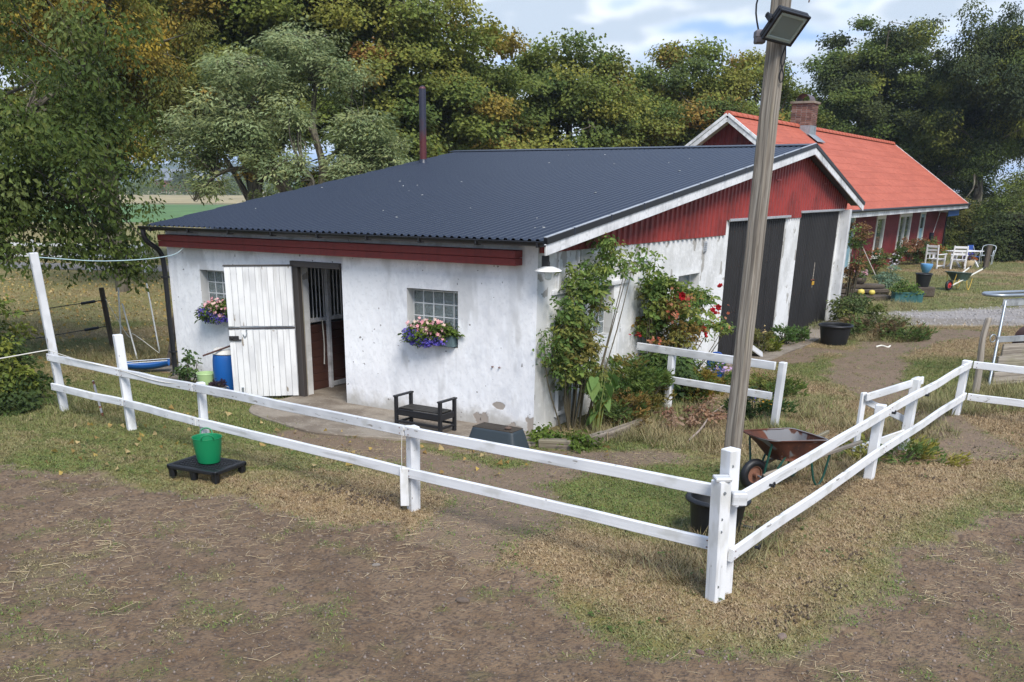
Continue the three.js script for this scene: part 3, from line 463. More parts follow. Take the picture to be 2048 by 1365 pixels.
// ---------------------------------------------------------------- the dwelling house behind (its own frame: same axes as the stable)
{
  const h = thing('house', 'red house with orange tiled roof and white bargeboards behind the stable', 'house', [OX, 0, OZ], -YAW);
  const W0 = -3.3, W1 = -10.5, N = 26.2, F = 53.6, RA = -6.9, RY = 6.0, EA = -2.25, EY = 2.68, sl = (RY - EY) / (EA - RA);
  const redH = S(C(0.2, 0.018, 0.02), 0.6, { map: T.dust });
  const ry = (a) => RY - Math.abs(a - RA) * sl;
  // ribbed walls, openings left free of the cladding
  const opens = [[35.55, 37.1, 0.6, 2.25, 'window'], [40.4, 43.1, 0.62, 2.25, 'window'], [45.6, 46.8, 0.05, 2.3, 'door'], [30.3, 31.45, 0.05, 2.4, 'door']];
  let cuts = [N, ...opens.flatMap((o) => [o[0], o[1]]), F].sort((a, b) => a - b);
  for (let i = 0; i + 1 < cuts.length; i++) {
    const m = (cuts[i] + cuts[i + 1]) / 2, o = opens.find((q) => m > q[0] && m < q[1]);
    const put = (lo, hi) => mesh('wall', ribsG(cuts[i], cuts[i + 1], 0.2, 0.028, () => lo, () => hi, trap).rotateY(Math.PI / 2).translate(W0, 0, 0), redH, h);
    if (!o) put(-0.1, 2.75); else { put(o[3], 2.75); if (o[2] > 0.1) put(-0.1, o[2]); }
  }
  mesh('wall', ribsG(W1, W0, 0.24, 0.03, () => -0.1, (x) => ry(x) - 0.1, trap).translate(0, 0, -N), redH, h);
  mesh('wall', bx(7.2, 2.8, 0.2, (W0 + W1) / 2, 1.35, -F + 0.1), redH, h); mesh('wall', bx(0.2, 2.8, F - N, W1, 1.35, -(F + N) / 2), redH, h);
  const gab = new THREE.Shape([[W1, 2.6], [W0, 2.6], [RA, ry(RA) - 0.1]].map((p) => new THREE.Vector2(...p))); mesh('wall', new THREE.ShapeGeometry(gab).translate(0, 0, -F), redH, h);
  mesh('floor', bx(7.0, 0.1, F - N - 0.4, (W0 + W1) / 2, 0.0, -(F + N) / 2), M.darkwood, h);
  mesh('inner_wall', bx(0.1, 2.6, F - N - 0.5, -6.2, 1.3, -(F + N) / 2), S(C(0.5, 0.48, 0.44), 0.9), h);
  // roof: lapped courses, each its own strip
  const b0 = N - 0.65, b1 = F + 0.5, NC = 11;
  for (const s of [1, -1]) for (let i = 0; i < NC; i++) {
    const a0 = RA + s * (i / NC) * (EA - RA), a1 = RA + s * ((i + 1.03) / NC) * (EA - RA), y0 = ry(a0) + 0.0, y1 = ry(a1) + 0.01;
    const g = beamG([(a0 + a1) / 2, (y0 + y1) / 2, -b0], [(a0 + a1) / 2, (y0 + y1) / 2, -b1], Math.hypot(a1 - a0, y1 - y0), 0.03, 0.006, V3(s * (y0 - y1), Math.abs(a1 - a0), 0).normalize());
    mesh('roof_course', g, M.tileroof, h);
  }
  for (let k = 0; k < 46; k++) { const z = b0 + 0.3 + k * (b1 - b0 - 0.4) / 46; mesh('ridge_tile', new THREE.CylinderGeometry(0.15, 0.165, 0.62, 10, 1, false, -1.57, 3.14).rotateX(-Math.PI / 2).translate(RA, RY - 0.03, -z), M.tileroof, h); }
  // bargeboards at the near gable, white fascia and gutter along the eaves
  const barge = (a0, a1, z, w, t, dy, mat) => beam('bargeboard', [a0, ry(a0) + dy, -z], [a1, ry(a1) + dy, -z], t, w, mat, h, 0.006);
  for (const s of [1, -1]) { const e = RA + s * (EA - RA); barge(RA + s * 0.02, e, b0 - 0.02, 0.24, 0.03, -0.1, M.white); barge(RA + s * 0.02, e, b0 - 0.05, 0.1, 0.035, 0.02, M.white); barge(RA, e, b0 + 0.3, 0.02, 0.6, -0.16, M.white); barge(RA + s * 0.02, e, b1 + 0.01, 0.24, 0.03, -0.1, M.white); }
  beam('fascia', [EA + 0.02, EY - 0.1, -b0], [EA + 0.02, EY - 0.1, -b1], 0.03, 0.26, M.white, h); beam('soffit', [(EA + W0) / 2, EY - 0.05, -b0], [(EA + W0) / 2, EY - 0.05, -b1], EA - W0, 0.02, M.white, h);
  mesh('gutter', rodG([EA + 0.1, EY + 0.0, -b0], [EA + 0.1, EY + 0.0, -b1], 0.055), M.black, h);
  mesh('downpipe', tubeG([[EA + 0.08, EY - 0.05, -b1 + 0.15], [EA, EY - 0.2, -b1 + 0.3], [W0 + 0.2, EY - 0.5, -F + 0.1], [W0 + 0.1, 2.0, -F + 0.05], [W0 + 0.1, 0.1, -F + 0.05]], 0.045, 30, 8), M.black, h);
  // windows and doors
  const frameM = S(C(0.76, 0.75, 0.7), 0.55);
  for (const [z0, z1, y0, y1, kind] of opens) {
    const o = new THREE.Group(); o.name = kind; h.add(o); const w = z1 - z0, cz = (z0 + z1) / 2, cy = (y0 + y1) / 2, x = W0 + 0.03;
    mesh('frame', merge([bx(0.09, 0.16, w + 0.16, x, y1 + 0.02, -cz), bx(0.09, 0.09, w + 0.16, x, y0 - 0.02, -cz), bx(0.085, y1 - y0, 0.13, x, cy, -z0), bx(0.085, y1 - y0, 0.13, x, cy, -z1)]), frameM, o);
    if (kind === 'window') {
      const k = w > 2 ? 2 : 1; for (let i = 0; i < k; i++) mesh('pane', bx(0.012, y1 - y0 - 0.1, w / k - 0.14, x - 0.02, cy, -(z0 + (i + 0.5) * w / k)), new THREE.MeshPhysicalMaterial({ color: C(0.12, 0.16, 0.15), roughness: 0.03, clearcoat: 1, clearcoatRoughness: 0.02 }), o);
      if (k > 1) mesh('mullion', bx(0.08, y1 - y0, 0.1, x, cy, -cz), frameM, o); mesh('sill', bx(0.18, 0.04, w + 0.24, x + 0.05, y0 - 0.1, -cz), frameM, o);
    } else {
      const blue = S(C(0.30, 0.50, 0.58), 0.55, { map: T.dust });
      mesh('door_panel', bx(0.05, y1 - y0 - 0.1, w - 0.15, x - 0.03, cy, -cz), blue, o); mesh('door_glass', bx(0.02, 0.55, w - 0.45, x + 0.0, y1 - 0.5, -cz), S(C(0.05, 0.08, 0.09), 0.05), o); mesh('handle', bx(0.06, 0.03, 0.12, x + 0.03, 1.05, -z0 - 0.2), M.galv, o);
    }
  }
  beam('corner_board', [W0 + 0.03, 0, -29.9], [W0 + 0.03, 2.5, -29.9], 0.14, 0.06, M.white, h);
  // awning and the dark standpipe
  const aw = new THREE.Group(); aw.name = 'awning'; h.add(aw);
  const sag = S(C(0.75, 0.76, 0.78), 0.8), blue = S(C(0.03, 0.10, 0.28), 0.8);
  mesh('cassette', bx(0.5, 0.14, 3.6, W0 + 0.5, 2.36, -51.2), sag, aw); mesh('valance', bx(0.03, 0.3, 3.6, W0 + 0.76, 2.22, -51.2), blue, aw); mesh('crank', rodG([W0 + 0.3, 2.3, -49.6], [W0 + 0.14, 1.1, -49.4], 0.018), M.white, aw);
  mesh('standpipe', rodG([W0 + 0.3, 0, -48.1], [W0 + 0.3, 1.25, -48.1], 0.12, 14), S(C(0.012, 0.014, 0.03), 0.5), h);
  // brick chimney astride the ridge
  const ch = new THREE.Group(); ch.name = 'chimney'; h.add(ch); ch.position.set(RA + 0.15, 0, -34.6);
  const bricks = [0, 1, 2, 3].map((k) => S([C(0.15, 0.07, 0.05), C(0.19, 0.09, 0.065), C(0.11, 0.055, 0.045), C(0.24, 0.14, 0.11)][k], 0.9, { bumpMap: T.grain, bumpScale: 0.004 }));
  const CW = 0.9, CD = 0.9, y0 = 6.05, nC = 12, bh = 0.073, bg = cbox(0.205, 0.058, 0.09, 0.004), r = rng(31);
  mesh('mortar_core', bx(CW - 0.03, nC * bh, CD - 0.03, 0, y0 + nC * bh / 2, 0), S(C(0.32, 0.29, 0.26), 0.95), ch);
  for (let j = 0; j < nC; j++) for (let k = 0; k < 4; k++) for (let i = 0; i < 4; i++) {
    const t = -CW / 2 + 0.105 + i * 0.225 + (j % 2 ? 0.0 : 0.0) + ((j % 2) - 0.5) * 0.02, q = mesh('brick', bg, bricks[Math.floor(r() * 4)], ch);
    const d = CW / 2 - 0.045 + (r() - 0.5) * 0.006; q.position.set(k === 0 ? t : k === 1 ? d : k === 2 ? -t : -d, y0 + (j + 0.5) * bh, k === 0 ? d : k === 1 ? -t : k === 2 ? -d : t); q.rotation.y = k % 2 ? Math.PI / 2 : 0;
  }
  const lead = S(C(0.34, 0.37, 0.39), 0.5, { metalness: 0.4, map: T.dust });
  mesh('flashing', bx(CW + 0.03, 0.75, CD + 0.03, 0, y0 - 0.38, 0), lead, ch); mesh('flashing_apron', beamG([CW / 2 - 0.05, y0 - 0.33, 0], [CW / 2 + 0.45, y0 - 0.68, 0], CD + 0.3, 0.02), lead, ch);
  mesh('crown', bx(CW + 0.14, 0.09, CD + 0.14, 0, y0 + nC * bh + 0.045, 0), M.concrete, ch);
  mesh('cowl', new THREE.CylinderGeometry(0.3, 0.3, 0.9, 16, 1, true, 0, Math.PI).rotateZ(Math.PI / 2).rotateY(Math.PI / 2).translate(0, y0 + nC * bh + 0.09, 0), S(C(0.1, 0.07, 0.07), 0.5, { side: THREE.DoubleSide }), ch);
}

// ---------------------------------------------------------------- fences, gate, light pole
const G3 = (x, z, y = 0) => V3(x, gh(x, z) + y, z);
{
  const f = thing('paddock_fence', 'white painted two-rail fence running round the paddock corner', 'fence', [0, 0, 0]);
  const post = (x, z, h, w = 0.11, lx = 0, lz = 0, ang = YAW) => { const g = gh(x, z) - 0.06, p = beamG([x, g - 0.3, z], [x + lx, g + h, z + lz], w, w, 0.008, V3(Math.sin(ang), 0, Math.cos(ang))); return mesh('post', p, M.paint, f); };
  post(-6.5, -14.99, 2.46, 0.12, -0.12, 0.05); post(-5.01, -13.71, 1.42, 0.12, -0.05, 0, YAW); post(-3.64, -12.56, 0.98, 0.1, 0.02, 0); post(-0.69, -10.12, 1.0, 0.115, 0.01, 0.02);
  post(2.1, -7.67, 1.14, 0.125, -0.06, 0); post(2.2, -7.81, 1.36, 0.12, -0.07, 0); mesh('post_cap', bx(0.135, 0.03, 0.135, 2.045, gh(2.1, -7.67) + 1.09, -7.67, 0.012), M.paint, f);
  post(4.85, -11.43, 0.98, 0.11, 0.02, 0, 0.9); post(5.88, -12.89, 1.04, 0.115, 0.02, 0.02, 0.9); post(7.64, -15.1, 0.92, 0.11, 0.02, 0, 0.9); post(9.7, -13.5, 1.0, 0.11, 0, 0, 0.2);
  mesh('post', beamG([-0.78, 0.13, -10.05], [-0.78, 0.56, -10.04], 0.09, 0.05), M.paint, f);   // short doubling block at the mid post
  const nails = [], rail = (p, q, h = 0.11, w = 0.045) => { mesh('rail', railG(p, q, w, h), M.paint, f); const d = q.clone().sub(p).normalize(), z = d.clone().cross(V3(0, 1, 0)).normalize(); for (const [e, s] of [[p, 1], [q, -1]]) for (const k of [-0.03, 0.03]) { const c = e.clone().addScaledVector(d, s * 0.05).add(V3(0, k, 0)); nails.push(rodG(c.clone().addScaledVector(z, w / 2), c.clone().addScaledVector(z, w / 2 + 0.004), 0.007, 6)); } };
  // paddock side of the posts is towards the camera; rails butt at the posts
  const n1 = V3(-0.05, 0, 0.075);
  const R = (x, z, y, o = n1) => G3(x, z, y - 0.05).add(o);
  for (const [yA, yB, yC, yD, yE] of [[0.9, 0.89, 0.92, 0.95, 0.99], [0.44, 0.46, 0.46, 0.49, 0.51]]) {
    rail(R(-6.6, -15.05, yA), R(-5.02, -13.72, yB)); rail(R(-5.0, -13.7, yB), R(-3.66, -12.57, yC)); rail(R(-3.63, -12.55, yC), R(-0.72, -10.14, yD)); rail(R(-0.7, -10.13, yD), R(2.08, -7.8, yE, V3(-0.02, 0, 0.0)));
  }
  const n2 = V3(0.085, 0, 0.06);
  rail(R(2.1, -7.66, 0.96, V3(0.07, 0, 0.03)), R(4.87, -11.45, 0.9, n2)); rail(R(4.88, -11.47, 0.9, n2), R(7.62, -15.1, 0.86, n2)); rail(R(2.1, -7.66, 0.47, V3(0.07, 0, 0.03)), R(4.87, -11.45, 0.42, n2)); rail(R(4.88, -11.47, 0.42, n2), R(7.62, -15.1, 0.36, n2));
  rail(R(7.66, -15.03, 0.86, V3(0.05, 0, 0.07)), R(9.7, -13.5, 0.88, V3(0.02, 0, 0.07))); rail(R(7.66, -15.03, 0.36, V3(0.05, 0, 0.07)), R(9.7, -13.5, 0.38, V3(0.02, 0, 0.07)));
  mesh('rail_block', bx(0.12, 0.11, 0.1, 2.2, gh(2.2, -7.8) + 0.91, -7.67, 0.008), M.paint, f);
  const bolts = []; for (const [x, y, z] of [[2.055, 0.75, -7.606], [2.06, 0.64, -7.606], [2.08, 0.14, -7.606], [2.14, 1.17, -7.75], [2.06, 0.98, -7.604]]) bolts.push(rodG([x, y + 0.07, z], [x, y + 0.07, z + 0.012], 0.013)); mesh('bolt_set', merge(bolts), M.galv, f);
  for (const [x, y, z] of [[2.42, 1.0, -7.98], [4.78, 0.93, -11.2], [5.75, 0.88, -12.5], [2.3, 0.5, -7.8]]) mesh('insulator', merge([rodG([x + 0.1, y + 0.03, z + 0.07], [x + 0.125, y + 0.03, z + 0.09], 0.014), new THREE.TorusGeometry(0.02, 0.007, 6, 12).rotateY(0.9).translate(x + 0.13, y + 0.04, z + 0.095)]), M.black, f);
  mesh('nail_set', merge(nails), M.rust, f);
  // twine knotted round the mid post
  const tw = []; for (let k = 0; k < 3; k++) tw.push(new THREE.TorusGeometry(0.084, 0.006, 5, 20).scale(1, 1, 1).rotateX(1.3 + k * 0.15).rotateY(k).translate(-0.72, gh(-0.69, -10.12) + 0.9 + k * 0.012, -10.11)); tw.push(tubeG([[-0.79, 0.98, -10.0], [-0.8, 0.7, -10.0], [-0.8, 0.5, -10.02]], 0.004, 12, 5));
  mesh('twine', merge(tw), M.rope, f);
}
{ // electric tape running from the tall leaning post to the stable, and along the rail
  const w = tag(mesh('fence_tape', merge([tubeG([[-6.62, 2.4, -14.92], [-5.9, 2.28, -15.9], [-5.2, 2.3, -17.0], B(-7.2, -0.02, 2.42).toArray()], 0.007, 40, 5)]), S(C(0.45, 0.6, 0.62), 0.8)), 'thin pale blue tape strung from the tall leaning post to the stable wall', 'tape');
  const c = tag(mesh('loose_rope', merge([tubeG([[-6.6, 1.03, -14.9], [-5.9, 0.98, -14.3], [-5.05, 0.96, -13.6], [-4.3, 0.93, -12.95], [-3.6, 0.97, -12.4], [-2.4, 0.95, -11.45], [-0.75, 0.98, -10.05]], 0.006, 60, 5), tubeG([[-6.6, 1.03, -14.9], [-7.4, 0.95, -14.2], [-8.6, 0.9, -13.2]], 0.009, 12, 5)]), M.rope), 'cord lying along the top rail left of the knotted post', 'cord');
}
{ // fence by the roses
  const f = thing('garden_fence', 'short white two-rail fence in front of the red roses', 'fence');
  const A = V3(3.14, 0, -15.62), Bq = V3(4.5, 0, -14.26);
  beam('post', [A.x, -0.2, A.z], [A.x + 0.02, 0.98, A.z], 0.1, 0.1, M.paint, f, 0.008, V3(0.7, 0, 0.7)); beam('post', [Bq.x, -0.2, Bq.z], [Bq.x + 0.03, 1.02, Bq.z], 0.1, 0.1, M.paint, f, 0.01, V3(0.7, 0, 0.7));
  const o = V3(-0.05, 0, 0.0), d = Bq.clone().sub(A);
  beam('rail', A.clone().addScaledVector(d, -0.32).setY(0.97).add(o), Bq.clone().setY(0.95).addScaledVector(d, -0.045), 0.045, 0.12, M.paint, f, 0.006); beam('rail', A.clone().addScaledVector(d, 0.04).setY(0.5), Bq.clone().setY(0.5).addScaledVector(d, -0.045), 0.045, 0.11, M.paint, f, 0.006);
}
{ // small gate swung open behind the right-hand rails
  const g = thing('gate', 'small white wooden gate with diagonal brace behind the right fence', 'gate');
  const a = V3(5.0, 0, -12.35), b = V3(6.02, 0, -13.05), y0 = 0.22, y1 = 0.9, at_ = (t, y) => a.clone().lerp(b, t).setY(y + t * 0.1);
  beam('stile', at_(0.02, y0 - 0.05), at_(0.02, y1 + 0.05), 0.09, 0.04, M.paint, g, 0.005, V3(0.56, 0, 0.82)); beam('stile', at_(0.97, y0 - 0.05), at_(0.97, y1 + 0.04), 0.1, 0.05, M.paint, g, 0.005, V3(0.56, 0, 0.82));
  beam('rail', at_(0, y1).add(V3(0.03, 0, 0.05)), at_(1, y1).add(V3(0.03, 0, 0.05)), 0.03, 0.1, M.paint, g); beam('rail', at_(0.02, y0).add(V3(0.03, 0, 0.05)), at_(1, y0).add(V3(0.03, 0, 0.05)), 0.03, 0.1, M.paint, g); beam('brace', at_(0.06, y1 - 0.06).add(V3(-0.03, 0, -0.05)), at_(0.95, y0 + 0.12).add(V3(-0.03, 0, -0.05)), 0.03, 0.09, M.paint, g);
  mesh('latch', bx(0.05, 0.04, 0.04, a.x, 0.5, a.z + 0.07), M.blackmetal, g);
}
{ // light pole with floodlight
  const p = thing('light_pole', 'tall weathered square timber pole carrying the floodlight', 'pole', [2.66, 0, -9.72]);
  mesh('shaft', beamG([0.0, -0.4, 0], [0.03, 6.2, 0.02], 0.142, 0.142, 0.018, V3(0.72, 0, 0.7)), S(C(0.8, 0.8, 0.79), 0.85, { map: T.wood, bumpMap: T.woodBump, bumpScale: 0.012 }), p);
  mesh('cable', merge([tubeG([[-0.16, 4.66, 0.12], [-0.22, 4.9, 0.12], [-0.17, 5.15, 0.12], [-0.12, 6.0, 0.12]], 0.008, 20, 6), tubeG([[0.08, 4.6, 0.1], [0.055, 4.48, 0.1], [0.09, 4.36, 0.1], [0.075, 4.3, 0.1], [0.055, 4.36, 0.1], [0.09, 4.5, 0.1], [0.08, 4.62, 0.1]], 0.006, 30, 6)]), M.black, p);
  mesh('hanging_cable', tubeG([[0.2, 4.92, 0.25], [0.2, 4.98, 0.25], [0.13, 5.08, 0.25], [0.12, 5.6, 0.22]], 0.006, 20, 6), S(C(0.12, 0.07, 0.06), 0.6), p);
  const L = thing('floodlight', 'black square floodlight with grey glass at the top of the pole', 'floodlight', [2.66, 4.74, -9.44]);
  L.rotation.set(0.72, 0.4, -0.14, 'YXZ'); L.scale.setScalar(0.88);
  mesh('housing', cbox(0.4, 0.32, 0.06, 0.02), M.black, L); mesh('rim', merge([bx(0.4, 0.026, 0.03, 0, 0.147, 0.04), bx(0.4, 0.026, 0.03, 0, -0.147, 0.04), bx(0.026, 0.27, 0.03, 0.187, 0, 0.04), bx(0.026, 0.27, 0.03, -0.187, 0, 0.04)]), M.black, L);
  mesh('reflector', merge([bx(0.34, 0.03, 0.02, 0, 0.118, 0.04), bx(0.34, 0.03, 0.02, 0, -0.118, 0.04), bx(0.03, 0.21, 0.02, 0.157, 0, 0.04), bx(0.03, 0.21, 0.02, -0.157, 0, 0.04)]), S(C(0.55, 0.55, 0.52), 0.5), L);
  mesh('led_plate', bx(0.29, 0.21, 0.01, 0, 0, 0.036), S(C(0.3, 0.32, 0.32), 0.4), L);
  mesh('glass', bx(0.345, 0.265, 0.004, 0, 0, 0.054, 0.001), M.paneglass, L);
  mesh('bracket', merge([bx(0.44, 0.03, 0.05, 0, 0.02, -0.06), bx(0.02, 0.05, 0.1, 0.21, 0.02, -0.03), bx(0.02, 0.05, 0.1, -0.21, 0.02, -0.03)]), M.black, L);
  const j = thing('junction_box', 'small grey junction box on the pole beside the floodlight', 'junction box', [2.5, 4.67, -9.6]);
  mesh('box', cbox(0.09, 0.11, 0.09, 0.01), S(C(0.13, 0.12, 0.13), 0.5), j); mesh('lid', bx(0.096, 0.05, 0.096, 0, 0.02, 0), S(C(0.16, 0.15, 0.17), 0.5), j);
}
{ // wire fence in the left paddock: dark posts, wires with insulators, plastic stakes
  const f = thing('wire_fence', 'dark post with two drooping wires at the field edge left of the stable', 'fence');
  beam('post', [-8.09, -0.3, -21.6], [-8.2, 1.32, -21.6], 0.09, 0.09, M.darkwood, f);
  for (const y of [1.06, 0.5]) { mesh('wire', tubeG([[-8.17, y, -21.55], [-9.6, y - 0.1, -19.8], [-12.5, y - 0.16, -17.6]], 0.009, 24, 5), M.black, f); mesh('spring', tubeG([[-8.3, y - 0.01, -21.4], [-8.5, y - 0.03, -21.15]], 0.03, 4, 6), M.black, f); }
  mesh('wire', tubeG([[-8.15, 1.1, -21.6], [-7.6, 0.35, -21.2], [-7.2, 0.5, -20.4], [-6.4, 0.25, -19.5]], 0.007, 24, 5), M.rope, f);
  const stake = (b, t, label) => { const s = tag(mesh('fence_stake', rodG(b, t, 0.017, 8), S(C(0.62, 0.63, 0.62), 0.5)), label, 'stake', 'plastic stakes left of the stable'); };
  stake([-7.74, 0, -21.1], [-7.72, 1.35, -21.3], 'upright white plastic stake right beside the dark wire post'); stake([-7.09, 0, -20.17], [-7.35, 1.12, -20.4], 'short leaning plastic stake in the long grass, middle of three'); stake([-6.95, 0.0, -21.2], [-7.3, 1.42, -21.9], 'long leaning white plastic stake nearest the downpipe');
  tag(beam('timber_post', [-6.25, -0.1, -19.5], [-6.1, 1.0, -19.9], 0.1, 0.08, M.darkwood), 'old grey timber leaning against the stable beside the downpipe', 'timber');
  tag(beam('rusty_stake', [-5.75, -0.1, -14.6], [-5.85, 0.62, -14.6], 0.03, 0.03, M.rust), 'thin rusty metal stake behind the leaning white post', 'stake');
}
{ // white rail fence along the lane
  const f = thing('lane_fence', 'white two-rail fence along the lane behind the left tree', 'fence');
  for (let i = 0; i < 12; i++) { const x = -13.9 - i * 2.5, z = -41.8 - i * 0.46; beam('post', [x, -0.1, z], [x, 1.25, z], 0.12, 0.12, M.paint, f); if (i < 11) for (const y of [0.62, 1.05]) beam('rail', [x, y, z + 0.085], [x - 2.49, y, z - 0.46 + 0.085], 0.04, 0.13, M.paint, f); }
}

// ---------------------------------------------------------------- things in the foreground
{ // green bucket on black pallet
  const p = thing('pallet', 'small black plastic half pallet under the green bucket', 'pallet', [-3.33, gh(-3.33, -11.45), -11.48], -YAW + 0.12);
  const w = 0.78, d = 0.58;
  mesh('deck_frame', merge([bx(w, 0.05, 0.06, 0, 0.125, d / 2 - 0.03, 0.01), bx(w, 0.05, 0.06, 0, 0.125, -d / 2 + 0.03, 0.01), bx(0.06, 0.05, d, w / 2 - 0.03, 0.127, 0, 0.01), bx(0.06, 0.05, d, -w / 2 + 0.03, 0.127, 0, 0.01)]), M.blackplastic, p);
  for (let i = 0; i < 15; i++) mesh('slat', bx(0.016, 0.03, d - 0.1, -w / 2 + 0.09 + i * 0.0428, 0.13, 0, 0.003), M.blackplastic, p);
  for (let i = 0; i < 7; i++) mesh('cross_slat', bx(w - 0.1, 0.022, 0.016, 0, 0.132, -d / 2 + 0.09 + i * 0.07, 0.003), M.blackplastic, p);
  for (const sx of [-1, 0, 1]) for (const sz of [-1, 1]) mesh('foot', new THREE.CylinderGeometry(0.055, 0.042, 0.13, 4, 1).rotateY(Math.PI / 4).scale(1, 1, 1).translate(sx * (w / 2 - 0.05), 0.06, sz * (d / 2 - 0.05)), M.blackplastic, p);
  const b = thing('bucket', 'bright green flexible bucket standing on the black pallet', 'bucket', [-3.31, gh(-3.33, -11.45) + 0.15, -11.52], 0.3);
  const green = S(C(0.004, 0.20, 0.075), 0.4);
  mesh('body', lathe([[0, 0], [0.125, 0], [0.135, 0.01], [0.16, 0.15], [0.178, 0.31], [0.184, 0.315], [0.182, 0.322], [0.17, 0.315], [0.152, 0.15], [0.125, 0.02], [0, 0.015]], 40), green, b);
  for (const s of [-1, 1]) mesh('handle', tubeG([[-0.075, 0.31, s * 0.16], [-0.06, 0.36, s * 0.185], [0, 0.385, s * 0.195], [0.06, 0.36, s * 0.185], [0.075, 0.31, s * 0.16]], 0.009, 20, 8), green, b);
}
{ // bench against the wall
  const o = B(-1.42, -0.75), b = thing('bench', 'low black wooden bench with armrests against the stable wall', 'bench', [o.x, gh(o.x, o.z), o.z], -YAW);
  const W = 0.8, D = 0.36;
  for (const sx of [-1, 1]) for (const sz of [-1, 1]) beam('leg', [sx * W / 2, 0, sz * D / 2], [sx * W / 2, 0.51, sz * D / 2], 0.05, 0.05, M.blackwood, b);
  for (const sx of [-1, 1]) { beam('armrest', [sx * W / 2, 0.522, -D / 2 - 0.04], [sx * W / 2, 0.522, D / 2 + 0.04], 0.06, 0.024, M.blackwood, b); beam('side_rail', [sx * W / 2, 0.13, -D / 2 + 0.025], [sx * W / 2, 0.13, D / 2 - 0.025], 0.03, 0.035, M.blackwood, b); beam('seat_rail', [sx * W / 2, 0.29, -D / 2 + 0.025], [sx * W / 2, 0.29, D / 2 - 0.025], 0.035, 0.09, M.blackwood, b); }
  for (const sz of [-1, 1]) { beam('apron', [-W / 2 + 0.025, 0.29, sz * D / 2], [W / 2 - 0.025, 0.29, sz * D / 2], 0.035, 0.09, M.blackwood, b); beam('stretcher', [-W / 2 + 0.025, 0.15, sz * D / 2], [W / 2 - 0.025, 0.15, sz * D / 2], 0.03, 0.035, M.blackwood, b); }
  const worn = S(C(0.1, 0.1, 0.1), 0.7, { map: T.wood, bumpMap: T.woodBump, bumpScale: 0.004 });
  for (let i = 0; i < 4; i++) beam('seat_slat', [-W / 2 + 0.03, 0.345, -D / 2 + 0.065 + i * 0.077], [W / 2 - 0.03, 0.345, -D / 2 + 0.065 + i * 0.077], 0.07, 0.02, worn, b);
}
{ // mounting block
  const o = B(0.0, -0.98), b = thing('mounting_block', 'dark blue-grey plastic mounting block by the stable corner', 'mounting block', [o.x, gh(o.x, o.z), o.z], -YAW);
  const lo = [0.42, 0.24], hi = [0.33, 0.16], H = 0.31, pos = [], rings = [[lo, 0], [[lo[0] - 0.005, lo[1] - 0.005], 0.03], [[hi[0] + 0.012, hi[1] + 0.012], H - 0.03], [[hi[0] + 0.003, hi[1] + 0.003], H - 0.008], [[hi[0] - 0.015, hi[1] - 0.015], H]], idx = [], n = 32;
  for (const [[x, z], y] of rings) for (let i = 0; i < n; i++) { const t = i / n * Math.PI * 2, c = Math.cos(t), s = Math.sin(t), e = 0.22; pos.push(Math.sign(c) * Math.abs(c) ** e * x, y, Math.sign(s) * Math.abs(s) ** e * z); }
  for (let k = 0; k + 1 < rings.length; k++) for (let i = 0; i < n; i++) { const a = k * n + i, c = k * n + (i + 1) % n; idx.push(a, a + n, c, c, a + n, c + n); }
  const g = new THREE.BufferGeometry(); g.setAttribute('position', new THREE.Float32BufferAttribute(pos, 3)); g.setIndex(idx); g.computeVertexNormals();
  mesh('body', g, S(C(0.03, 0.042, 0.05), 0.55), b); mesh('top', bx(0.645, 0.012, 0.3, 0, H + 0.001, 0, 0.004), S(C(0.17, 0.15, 0.125), 0.95, { map: T.concrete, bumpMap: T.grain, bumpScale: 0.006 }), b);
  const q = B(0.2, -1.03), s = tag(mesh('stone', new THREE.DodecahedronGeometry(0.035, 1).scale(1.4, 0.7, 1).translate(q.x, gh(o.x, o.z) + H + 0.028, q.z), S(C(0.12, 0.08, 0.06), 0.9)), 'small brown stone lying on the mounting block', 'stone');
}
function tub(name, label, cat, pos, r0, r1, h, mat, rim = 0.03, grp) {
  const t = thing(name, label, cat, pos, 0, grp);
  mesh('body', lathe([[0, 0.0], [r0 - 0.02, 0], [r0, 0.015], [mix(r0, r1, 0.9), h * 0.9], [r1 - 0.012, h * 0.9], [r1 - 0.014, h * 0.86], [r0 - 0.015, 0.03], [0, 0.025]], 44), mat, t);
  mesh('rim', lathe([[r1 - 0.02, h * 0.88], [r1 + rim, h * 0.9], [r1 + rim + 0.008, h * 0.94], [r1 + rim * 0.8, h], [r1 - 0.01, h], [r1 - 0.02, h * 0.97], [r1 - 0.02, h * 0.88]], 44), mat, t); return t;
}
{
  const t = tub('water_tub', 'large round black tub behind the double corner post', 'tub', [2.49, gh(2.49, -9.42), -9.42], 0.24, 0.29, 0.42, M.blackplastic, 0.035);
  mesh('valve', merge([rodG([0.28, 0.1, 0.02], [0.42, 0.08, 0.06], 0.02), rodG([0.4, 0.05, 0.06], [0.44, 0.11, 0.06], 0.03)]), M.blackplastic, t);
  mesh('water', new THREE.CircleGeometry(0.27, 32).rotateX(-Math.PI / 2).translate(0, 0.24, 0), new THREE.MeshPhysicalMaterial({ color: C(0.02, 0.025, 0.02), roughness: 0.03 }), t);
  const p = B(1.35, 11.5), u = tub('water_tub', 'black round tub full of water by the farther garage door', 'tub', [8.42, 0, -22.95], 0.29, 0.36, 0.46, M.blackplastic, 0.03);
  mesh('water', new THREE.CircleGeometry(0.335, 36).rotateX(-Math.PI / 2).translate(0, 0.385, 0), new THREE.MeshPhysicalMaterial({ color: C(0.02, 0.025, 0.02), roughness: 0.03 }), u);
}
